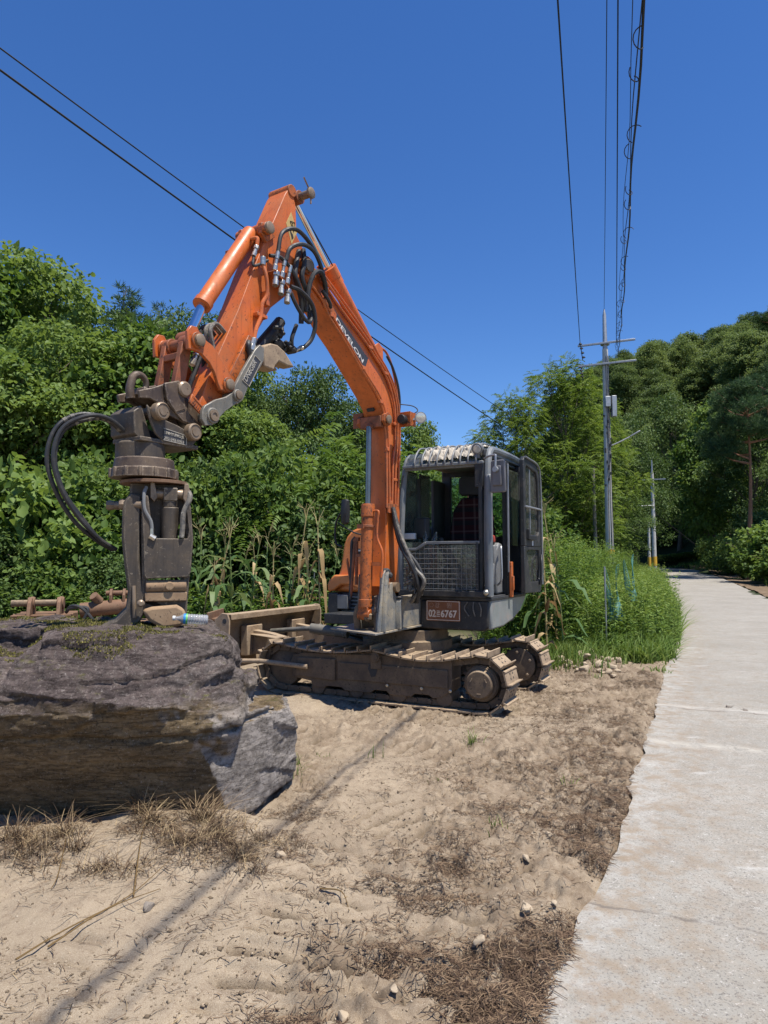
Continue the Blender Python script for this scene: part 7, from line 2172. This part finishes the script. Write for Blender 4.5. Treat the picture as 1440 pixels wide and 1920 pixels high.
for (px, Y, ki, sc, lab) in spots:
    X = px2(px, Y); gz = float(ground_z(np.array([X]), np.array([Y]))[0])
    t = thing('corn_plant', lab, 'corn plant', (X, Y, gz), 'corn left standing around the yard')
    t.scale = (sc, sc, sc); t.rotation_euler.z = random.uniform(0, 6.28)
    a_, b_, c_, e_, dry = CORN[ki]
    for nm, me in (('stalk', a_), ('tassel', b_), ('leaf_blades', c_), ('ear', e_)):
        o = bpy.data.objects.new(nm, me); COL.objects.link(o); o.parent = t
for k, (px, ln) in enumerate(((570, 1.25), (577, 1.3), (584, 1.28), (470, 1.2))):
    X = px2(px, 12.6)
    mb = MB(); mb.tube([(X, 12.6, -.1), (X + .06 * (k - 1), 12.6, ln)], .012, 6)
    o = mb.build('garden_stake', M['galv'], None)
    tag(o, ('leftmost of the three grey stakes', 'middle one of the three grey stakes', 'rightmost of the three grey stakes', 'lone grey stake')[k] + ' standing among the corn', 'stake', 'grey stakes in the corn')

# ------------------------------------------------------------------ grass and weeds
def blades(P, H, W, rng, lean=.35, seg=3):
    """curved strips: P (n,3)"""
    n = len(P)
    a = rng.uniform(0, 2 * np.pi, n)
    d = np.stack([np.cos(a), np.sin(a), np.zeros(n)], 1)
    s = np.stack([-np.sin(a + .6), np.cos(a + .6), np.zeros(n)], 1)
    h = H * rng.uniform(.5, 1.2, n); ln = lean * rng.uniform(.2, 1.6, n)
    Vs = []
    for j in range(seg + 1):
        t = j / seg
        c = P + d * (h * ln * t * t)[:, None] + np.array([0, 0, 1.0]) * (h * (t - .35 * np.minimum(ln, 1.2) * t * t))[:, None]
        w = (W * rng.uniform(.9, 1.1, n) * (1 - t) ** .7)[:, None] if j < seg else np.zeros((n, 1)) + W * .05
        Vs += [c - s * w, c + s * w]
    V = np.stack(Vs, 1).reshape(-1, 3)
    i = np.arange(n)[:, None] * (2 * (seg + 1))
    F = np.concatenate([i + np.array([2 * j, 2 * j + 1, 2 * j + 3, 2 * j + 2]) for j in range(seg)], 0)
    return V, F, np.repeat(rng.uniform(0, 1, n), 2 * (seg + 1))
G_grass = leaf_mat('grass', (.050, .090, .016), (.125, .205, .042), (.24, .31, .085), .35, .5)
G_weed = leaf_mat('weed_leaf', (.040, .080, .014), (.10, .175, .034), (.20, .275, .07), .35)
G_low = leaf_mat('ground_leaf', (.028, .066, .012), (.075, .145, .027), (.15, .235, .055), .33)
straw_m = leaf_mat('straw', (.055, .036, .025), (.16, .105, .062), (.40, .30, .17), .1, .8)
needle_m = leaf_mat('dry_litter', (.042, .027, .019), (.105, .066, .042), (.24, .165, .10), .05, .85)

def right_verge(n, rng, y0=8.9, y1=55):
    """random points on the grassy verge between yard and road"""
    out = []
    while sum(len(o) for o in out) < n:
        y = y0 + (y1 - y0) * rng.random(n * 2) ** 2.2
        xr = road_left(y) - .05 + .14 * vnoise(y * 1.7, y * 0 + 2, s=90)
        front = 8.9 + .35 * vnoise(y * 0 + rng.random(len(y)) * 6, y, s=91)
        u = rng.random(len(y)) ** .75
        xl = np.minimum(xr - .6, 1.15 + .22 * (y - 9))
        x = xl + (xr - xl) * u
        # the yard edge runs obliquely: grass starts behind the rubble
        ok = (y > 9.75 - .42 * (x - 2.3) + .45 * vnoise(x * 2.2, y * 2.2, s=92)) & ((y > 8.95) | (x > 3.2))
        ok &= ~((np.hypot((x - 2.95) / .95, (y - 9.7) / .85) < 1))
        out.append(np.stack([x, y], 1)[ok])
    p = np.concatenate(out)[:n]
    return np.concatenate([p, ground_z(p[:, 0], p[:, 1])[:, None]], 1)
rv = np.random.default_rng(31)
Cn = right_verge(1500, rv)
per = 26
ci = np.repeat(np.arange(len(Cn)), per)
P_ = Cn[ci].copy()
sp_ = rv.uniform(.05, .16, len(Cn))[ci] * (1 + .03 * P_[:, 1])
P_[:, :2] += rv.normal(0, 1, (len(P_), 2)) * sp_[:, None]
over = np.clip(P_[:, 0] - road_left(P_[:, 1]) - .12, 0, None); P_[:, 0] -= over * 1.6
P_[:, 2] = ground_z(P_[:, 0], P_[:, 1])
hc = (rv.uniform(.12, .46, len(Cn)) + .30 * sstep(9.8, 14, Cn[:, 1]) * rv.uniform(.3, 1.2, len(Cn)))[ci]
V, F, A = blades(P_, hc, .0075 + .00035 * 16, rv, .75, 3)
A = np.clip(A * .6 + np.repeat(rv.uniform(0, .45, len(Cn))[ci], 8), 0, 1)
tag(raw('verge_grass', V, F, G_grass, None, A), kind='stuff')
# tall leafy weeds: stems carrying many narrow leaves, all one mass
def weeds(points, rng, hmin, hmax, mat, name, ll=.10, lw=.026, per=46):
    C = Cloud()
    n = len(points)
    H = rng.uniform(hmin, hmax, n)
    a = rng.uniform(0, 6.28, n)
    lean = np.stack([np.cos(a), np.sin(a)], 1) * rng.uniform(.0, .22, n)[:, None]
    ti = np.repeat(np.arange(n), per)
    t = rng.uniform(.12, 1, len(ti))
    z = H[ti] * t
    base = points[ti].copy()
    base[:, :2] += lean[ti] * (z * t)[:, None]
    base[:, 2] += z
    aa = rng.uniform(0, 6.28, len(ti))
    D = np.stack([np.cos(aa), np.sin(aa), rng.uniform(-.3, .7, len(ti))], 1)
    N = np.stack([np.cos(aa) * -.3, np.sin(aa) * -.3, np.ones(len(ti))], 1) + rng.normal(0, .25, (len(ti), 3))
    V, F = leafset(base, D, N, ll * rng.uniform(.5, 1.4, len(ti)) * (1.3 - .7 * t), lw * rng.uniform(.6, 1.4, len(ti)))
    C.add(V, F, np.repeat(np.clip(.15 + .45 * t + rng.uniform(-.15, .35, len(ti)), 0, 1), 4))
    # stems
    s = points; e = points.copy(); e[:, :2] += lean * H[:, None]; e[:, 2] += H
    w = np.array([.006, 0, 0])
    V = np.stack([s - w, s + w, e], 1).reshape(-1, 3)
    C.add(V, np.arange(n * 3).reshape(-1, 3), np.full(n * 3, .3))
    o = raw(name, np.concatenate(C.V), np.concatenate(C.F), mat, None, np.concatenate(C.A), smooth=False)
    tag(o, kind='stuff')
    return o
P_ = right_verge(6200, rv, 10.1, 46)
prob = sstep(10.2, 13, P_[:, 1]) * (.35 + .8 * sstep(.1, .7, (road_left(P_[:, 1]) - P_[:, 0]) / 2))
P_ = P_[rv.random(len(P_)) < prob]
tall = .55 + .9 * sstep(.4, 2.6, road_left(P_[:, 1]) - P_[:, 0])
Pa, Pb = P_[tall < 1.05], P_[tall >= 1.05]
weeds(Pa, rv, .5, 1.25, G_grass, 'roadside_weeds', .12, .026, 34)
weeds(Pb, rv, 1.0, 2.1, G_weed, 'tall_weeds', .11, .030, 48)
# dense low growth at the left: behind the boulder and around the corn
def left_pts(n, rng):
    y = 10.2 + 5.5 * rng.random(n) ** 1.2
    x = rng.uniform(-9.5, .6, n)
    edge = 10.9 + .35 * vnoise(x * 1.4, x * 0, s=95) - 1.6 * sstep(-2.6, -4.5, x)
    p = np.stack([x, y], 1)[y > edge]
    return np.concatenate([p, ground_z(p[:, 0], p[:, 1])[:, None]], 1)
P_ = left_pts(30000, rv)
hm = .28 + .45 * np.clip(fbm(P_[:, 0] * .9, P_[:, 1] * .9, s=96) + .5, 0, 1.2) + .10 * sstep(-4, -7, P_[:, 0])
k = len(P_)
Pz = P_.copy(); Pz[:, 2] += hm * rv.uniform(.25, 1.05, k)
aa = rv.uniform(0, 6.28, k)
D = np.stack([np.cos(aa), np.sin(aa), rv.uniform(-.5, .4, k)], 1)
N = rv.normal(0, .45, (k, 3)) + np.array([0, -.15, 1])
szz = rv.uniform(.5, 1.5, k)
V, F = roundset(Pz, D, N, .105 * szz, .085 * szz)
tag(raw('ground_cover', V, F, G_low, None, np.repeat(np.clip(rv.uniform(0, 1, k) * .7 + .3 * fbm(P_[:, 0], P_[:, 1], s=97), 0, 1), 6), smooth=False), kind='stuff')
P_ = left_pts(1500, rv); P_ = P_[P_[:, 0] > -7]
weeds(P_, rv, .5, 1.15, G_weed, 'left_weeds', .12, .04, 30)
P_ = left_pts(9000, rv); V, F, A = blades(P_, np.full(len(P_), .5), .009, rv, .6)
tag(raw('left_grass', V, F, G_grass, None, A), kind='stuff')
# bank at the end of the road and right shoulder
y = rv.uniform(20, 72, 14000)
x = road_left(y) + road_width(y) + .3 + np.abs(rv.normal(0, 3.0, len(y)))
keep = (x - road_left(y) - road_width(y) > 1.9 + .5 * vnoise(y * .5, y * 0, s=98)) 
p = np.stack([x, y], 1)[keep]
y2 = rv.uniform(66, 80, 5000); x2 = rv.uniform(20, 42, 5000)
k2 = (x2 < road_left(y2) - .2) | (x2 > road_left(y2) + 4)
p = np.concatenate([p, np.stack([x2, y2], 1)[k2]])
P_ = np.concatenate([p, ground_z(p[:, 0], p[:, 1])[:, None]], 1)
V, F, A = blades(P_, np.full(len(P_), .55), .035, rv, .7, 2)
tag(raw('bank_grass', V, F, G_grass, None, A), kind='stuff')

# teal netting caught in the weeds on two sticks
def net_sheet(name, label, p0, p1, z0, z1, seed):
    nu, nv = 14, 22
    p0, p1 = Vector(p0), Vector(p1)
    V = []
    for i in range(nu + 1):
        for j in range(nv + 1):
            u, v = i / nu, j / nv
            c = p0 + (p1 - p0) * u
            hz_ = z1 * (1 - .35 * math.sin(math.pi * u) ** 2 - .1 * vnoise(np.array([u * 5.]), np.array([seed * 1.]), s=99)[0])
            V.append((c.x + .05 * math.sin(u * 9 + v * 3), c.y + .06 * math.sin(v * 6 + u * 4 + seed), z0 + (hz_ - z0) * v))
    mb = MB()
    for i in range(nu + 1):
        mb.tube([V[i * (nv + 1) + j] for j in range(0, nv + 1)], .0035, 3, False)
    for j in range(nv + 1):
        mb.tube([V[i * (nv + 1) + j] for i in range(nu + 1)], .0035, 3, False)
    o = mb.build(name, plain('net_cord', (.06, .20, .18), .5, 0, .2, 5, 0) if 'net_cord' not in bpy.data.materials else bpy.data.materials['net_cord'], None, fix=False)
    tag(o, label, 'netting')
    return o
Yn = 11.2
net_sheet('garden_net', 'torn teal netting hanging on a stick in the roadside weeds', (px2(1134, Yn), Yn, 0), (px2(1172, Yn), Yn + .3, 0), .5, zpx(1070, Yn), 1)
net_sheet('garden_net', 'upper scrap of teal netting nearer the road', (px2(1160, Yn + 1.5), Yn + 1.2, 0), (px2(1192, Yn + 1.5), Yn + 1.6, 0), .75, zpx(1045, Yn + 1.5), 2)
mb = MB(); mb.tube([(px2(1133, Yn), Yn, -.1), (px2(1132, Yn), Yn, zpx(1062, Yn))], .014, 6)
tag(mb.build('net_stake', M['galv'], None), 'thin stake holding the torn teal netting', 'stake')

# ------------------------------------------------------------------ stones, clods, straw on the yard
stone_m = paint('pale_stone', (.38, .30, .205), dirt=(.44, .35, .24), dirt_amt=.6, chip=(.2, .15, .1), chip_amt=.6, rough=.95, scale=20)
stone_g = paint('grey_stone', (.20, .17, .14), dirt=(.36, .29, .21), dirt_amt=.5, chip=(.1, .08, .06), chip_amt=.6, rough=.95, scale=20)
def stone_mesh(seed, flat=.6):
    bm = bmesh.new()
    rs = np.random.default_rng(seed)
    pts = rs.normal(0, 1, (16, 3)); pts /= np.linalg.norm(pts, axis=1)[:, None]
    pts *= np.array([1, .75, flat]) * rs.uniform(.8, 1.1, (16, 1))
    hull(bm, [tuple(p) for p in pts])
    bmesh.ops.bevel(bm, geom=list(bm.edges), offset=.09, segments=1, affect='EDGES')
    me = bpy.data.meshes.new('stone'); bm.to_mesh(me); bm.free()
    return me
SM = [stone_mesh(100 + i, .5 + .1 * (i % 3)) for i in range(6)]
for me in SM[:4]: me.materials.append(stone_m)
for me in SM[4:]: me.materials.append(stone_g)
def gnd_px(px, py):
    c = Vector(((px - 720) / 1276, 1, -(py - 960) / 1276))
    cp, sp = math.cos(PITCH), math.sin(PITCH)
    r = Vector((c.x, cp - c.z * sp, sp + c.z * cp))
    p = Vector((0, 0, EYE)) + r * (-EYE / r.z)
    return p
def put_stone(px, py, size, mi, lab, grp=None, name='stone', sink=.25):
    p = gnd_px(px, py)
    o = bpy.data.objects.new(name, SM[mi]); COL.objects.link(o)
    s = size * (1, .8, .7)[mi % 3] if False else size
    o.scale = (s, s, s)
    o.location = (p.x, p.y, float(ground_z(np.array([p.x]), np.array([p.y]))[0]) + s * (.5 - sink))
    o.rotation_euler = (random.uniform(-.3, .3), random.uniform(-.3, .3), random.uniform(0, 6.28))
    tag(o, lab, 'stone', grp)
    return o
for (px, py, s, mi, lab) in ((277, 1705, .038, 4, 'round grey stone on the sand below the dry grass'), (900, 1780, .036, 0, 'yellow stone in the ruts near the road'), (740, 1875, .03, 1, 'pale stone at the bottom middle of the yard'), (645, 1902, .03, 2, 'pinkish stone at the bottom edge of the yard'),
        (985, 1615, .035, 1, 'pale flat stone left of the road edge'), (1040, 1715, .022, 0, 'small yellow stone beside the white patch'), (985, 1720, .045, 3, 'whitish broken stone in the litter near the road'), (525, 1600, .035, 2, 'pale flat chip right of the dry grass'), (690, 1645, .02, 1, 'small white stone left of the litter patch'), (1030, 1580, .028, 2, 'pale stone above the flat stone by the road'), (930, 1690, .018, 0, 'small yellow stone below the litter patch'), (965, 1515, .018, 4, 'small dark pebble by the tuft of grass')):
    put_stone(px, py, s, mi, lab)
rs = np.random.default_rng(44)
for k in range(60):
    px = 1050 + 110 * rs.random(); py = 1210 + 48 * rs.random() ** .8 + (px - 1050) * .2
    big = k < 3
    put_stone((1068, 1100, 1090)[k] if big else px, (1216, 1232, 1247)[k] if big else py, (.13, .16, .11)[k] if big else rs.uniform(.03, .10), int(rs.integers(0, 4)), ('largest pale rock at the left end of the rubble heap', 'blocky pale rock on the rubble heap near the grass', 'third pale rock in the middle of the rubble heap')[k] if big else 'small pale rock in the rubble heap beside the far track', 'pale rocks in the rubble heap', 'rubble_rock', .1)
for (px, py, s, lab) in ((1363, 1328, .05, 'brown clod of earth lying left on the concrete road'), (1400, 1335, .055, 'larger brown clod on the concrete road by the photo edge'), (1418, 1342, .045, 'flat brown clod right of the larger clod on the road'), (1325, 1328, .016, 'small dark clod on the concrete road')):
    o = put_stone(px, py, s, 5, lab, None, 'earth_clod'); o['category'] = 'clod'
    o.location.z += .03
# gravel and clods: too many to count
def bits(P, S, mat, name, rng, flat=.7):
    n = len(P)
    oct_ = np.array([[1, 0, 0], [0, 1, 0], [-1, 0, 0], [0, -1, 0], [0, 0, 1], [0, 0, -1]], float)
    V = oct_[None] * rng.uniform(.6, 1.2, (n, 6, 1)) * S[:, None, None] * np.array([1, 1, flat])
    a = rng.uniform(0, 6.28, n); c, s = np.cos(a)[:, None], np.sin(a)[:, None]
    V = np.stack([V[:, :, 0] * c - V[:, :, 1] * s, V[:, :, 0] * s + V[:, :, 1] * c, V[:, :, 2]], 2) + P[:, None, :]
    fo = np.array([[0, 1, 4], [1, 2, 4], [2, 3, 4], [3, 0, 4], [1, 0, 5], [2, 1, 5], [3, 2, 5], [0, 3, 5]])
    F = (np.arange(n)[:, None, None] * 6 + fo[None]).reshape(-1, 3)
    o = raw(name, V.reshape(-1, 3), F, mat, None, np.repeat(rng.random(n), 6), smooth=False)
    tag(o, kind='stuff')
    return o
def yard(n, rng, dens=None, y0=1.75, y1=9.6):
    y = y0 + (y1 - y0) * rng.random(n) ** 1.6
    x = rng.uniform(-.62, .62, n) * y
    x = np.where(np.abs(x) < 3.5, x, rng.uniform(-2.6, 3.4, n))
    ok = x < road_left(y) + .06 + .45 * rng.random(n) ** 5
    if dens is not None: ok &= rng.random(n) < dens(x, y)
    p = np.stack([x, y], 1)[ok]
    return np.concatenate([p, ground_z(p[:, 0], p[:, 1])[:, None]], 1)
gravel_m = leaf_mat('gravel', (.13, .10, .065), (.26, .205, .14), (.42, .35, .26), 0.0, .9)
P_ = yard(9000, rv); bits(P_, rv.uniform(.0015, .0045, len(P_)) * rv.choice([1, 1, 1, 1.8], len(P_)), gravel_m, 'gravel', rv)
clod_m = leaf_mat('clods', (.11, .08, .052), (.22, .168, .11), (.34, .265, .18), 0.0, .95)
rutty = lambda x, y: .08 + .9 * sstep(.0, .5, fbm(x * 1.6, y * 1.6, o=2, s=9) + .5 * sstep(-.8, .4, x))
P_ = yard(26000, rv, rutty); bits(P_, rv.uniform(.002, .0085, len(P_)) * rv.choice([1, 1, 1, 1, 1, 1.9], len(P_)), clod_m, 'soil_clods', rv, .6)
# dry straw and needle litter lying flat: patches and a band beside the road
def litter_density(x, y):
    e = road_left(y) - x
    band = np.exp(-(np.abs(e) / (.42 + .13 * y)) ** 2) * sstep(-.45, .1, fbm(x * 2.6, y * 2.6, o=3, s=101))
    p = gnd_px(825, 1640)
    blob = np.exp(-(((x - p.x) / .30) ** 2 + ((y - p.y) / .34) ** 2) * 1.3)
    p2 = gnd_px(690, 1790); blob2 = .12 * np.exp(-(((x - p2.x) / .30) ** 2 + ((y - p2.y) / .35) ** 2))
    p3 = gnd_px(570, 1530); blob3 = .6 * np.exp(-(((x - p3.x) / .22) ** 2 + ((y - p3.y) / .5) ** 2))
    clump = sstep(-.25, .35, fbm(x * 6, y * 6, o=3, s=102))
    return np.clip(1.15 * band * (.25 + .75 * clump) + (1.2 * blob + blob2 + blob3) * clump * .8 + .008 + .5 * np.exp(-((y - 3.62) / .22) ** 2) * sstep(-2.6, -2.2, x) * sstep(-.5, -.9, x) * sstep(-.1, .4, fbm(x * 4, y * 4, o=3, s=103)), 0, 1)
def straws(P, L, W, mat, name, rng, curl=.28, rise=.22):
    n = len(P)
    a = rng.uniform(0, 6.28, n) + .0
    bend = rng.normal(0, curl, n)
    Vs = []
    seg = 3
    l = L * rng.uniform(.4, 1.3, n)
    z0 = np.abs(rng.normal(0, .006, n)); el = np.abs(rng.normal(0, rise, n))
    c = P.copy(); c[:, 2] += z0 + .001
    for j in range(seg + 1):
        d = np.stack([np.cos(a + bend * j), np.sin(a + bend * j), np.zeros(n)], 1)
        s = np.stack([-d[:, 1], d[:, 0], np.zeros(n)], 1)
        w = (W * (1 - .6 * abs(j / seg - .3)))
        Vs += [c - s * w, c + s * w + np.array([0, 0, .0006])]
        c = c + d * (l / seg)[:, None]; c[:, 2] += np.sin(el) * l / seg * (1 if j < 1 else -.45)
    V = np.stack(Vs, 1).reshape(-1, 3)
    i = np.arange(n)[:, None] * (2 * (seg + 1))
    F = np.concatenate([i + np.array([2 * j, 2 * j + 1, 2 * j + 3, 2 * j + 2]) for j in range(seg)], 0)
    o = raw(name, V, F, mat, None, np.repeat(rng.random(n), 2 * (seg + 1)))
    tag(o, kind='stuff')
    return o
P_ = yard(560000, rv, litter_density)
print('litter', len(P_))
straws(P_, .055, .0014, needle_m, 'dry_litter', rv)
P_ = yard(1700, rv, lambda x, y: .25 + .75 * litter_density(x, y)); straws(P_, .12, .0016, straw_m, 'loose_straw', rv, .35, .3)
# dry grass clumps hanging at the foot of the boulder
def dry_clump(px, py, n, h, seed, spread, lean=1.0):
    r_ = np.random.default_rng(seed)
    p = gnd_px(px, py)
    P = np.stack([r_.normal(p.x, spread, n), r_.normal(p.y, spread * .6, n)], 1)
    P = np.concatenate([P, ground_z(P[:, 0], P[:, 1])[:, None] - .01], 1)
    return blades(P, np.full(n, h * .66), .0026, r_, lean * .8, 6)
VV, FF, AA, off = [], [], [], 0
rdg = np.random.default_rng(77)
clumps = [(262, 1560, 90, .30, .030, 1.5), (285, 1580, 70, .24, .03, 2.0), (380, 1570, 150, .32, .045, 1.9), (410, 1590, 120, .26, .04, 2.2), (355, 1610, 90, .22, .05, 2.3), (120, 1590, 70, .28, .03, 1.3), (140, 1610, 60, .22, .03, 1.6), (30, 1585, 80, .26, .05, 1.4), (60, 1610, 60, .2, .05, 1.8), (185, 1640, 80, .16, .05, 2.2), (460, 1615, 70, .15, .05, 2.0)]
for q in range(34):
    px = rdg.uniform(0, 560); py = 1575 + rdg.uniform(-15, 75) - .10 * max(0, px - 400)
    clumps.append((px, py, int(rdg.uniform(12, 45)), rdg.uniform(.07, .20), rdg.uniform(.02, .06), rdg.uniform(1.2, 2.8)))
for i, (px, py, n_, h_, sp_, ln_) in enumerate(clumps):
    V, F, A = dry_clump(px, py, n_, h_, i, sp_, ln_)
    VV.append(V); FF.append(F + off); AA.append(A); off += len(V)
tag(raw('dry_grass', np.concatenate(VV), np.concatenate(FF), straw_m, None, np.concatenate(AA)), kind='stuff')
# single long stems lying on the sand
for k, pts in enumerate((((30, 1800), (120, 1745), (240, 1690), (320, 1640)), ((90, 1770), (200, 1720), (300, 1675)), ((250, 1690), (262, 1620), (275, 1560)), ((600, 1660), (640, 1672), (655, 1700)), ((130, 1560), (110, 1650), (95, 1680)))):
    q = [gnd_px(*p) + ZZ * (.012 + .02 * (i % 2)) for i, p in enumerate(pts)]
    q = [Vector((p.x, p.y, p.z + float(ground_z(np.array([p.x]), np.array([p.y]))[0]))) for p in q]
    mb = MB(); mb.tube(crom(q, 5), [.004 - .0025 * i / (5 * (len(q) - 1)) for i in range(5 * (len(q) - 1) + 1)], 5)
    tag(mb.build('dry_stem', corn_dry, None), ('longest dry stem lying on the sand at the lower left', 'dry stem lying just above the longest one', 'upright bent straw among the dry grass', 'short dry twig right of the litter', 'bent straw at the left end of the dry grass')[k], 'dry stem')
# small green tufts on the sand
for k, (px, py, n_, h_, lab) in enumerate(((885, 1400, 34, .14, 'green grass tuft on the sand in front of the tracks'), (705, 1425, 7, .16, 'thin upright green sprout left of the grass tuft'), (1065, 1470, 12, .08, 'small green tuft near the road edge'), (930, 1560, 16, .07, 'pale green sprig above the litter patch'), (820, 1480, 10, .05, 'tiny green sprig in the middle of the yard'), (548, 1465, 22, .10, 'green grass at the right foot of the boulder'), (560, 1450, 14, .10, 'thin green grass behind the right foot of the boulder'), (1120, 1275, 18, .09, 'green tuft below the rubble heap'), (605, 1415, 12, .05, 'low green sprig right of the boulder'))):
    r_ = np.random.default_rng(200 + k)
    p = gnd_px(px, py)
    P = np.stack([r_.normal(p.x, .03, n_), r_.normal(p.y, .03, n_)], 1)
    P = np.concatenate([P, ground_z(P[:, 0], P[:, 1])[:, None]], 1) - np.array([p.x, p.y, 0])
    V, F, A = blades(P, np.full(n_, h_), .0032, r_, .7, 4)
    o = raw('grass_tuft', V, F, G_grass, None, A)
    o.location = (p.x, p.y, 0)
    tag(o, lab, 'grass tuft')
# grass around the rubble and by the far track
P_ = np.stack([rv.normal(2.55, .35, 1400), rv.normal(10.0, .35, 1400)], 1)
P_ = np.concatenate([P_, ground_z(P_[:, 0], P_[:, 1])[:, None]], 1)
V, F, A = blades(P_, np.full(len(P_), .28), .008, rv, .6)
tag(raw('track_side_grass', V, F, G_grass, None, A), kind='stuff')
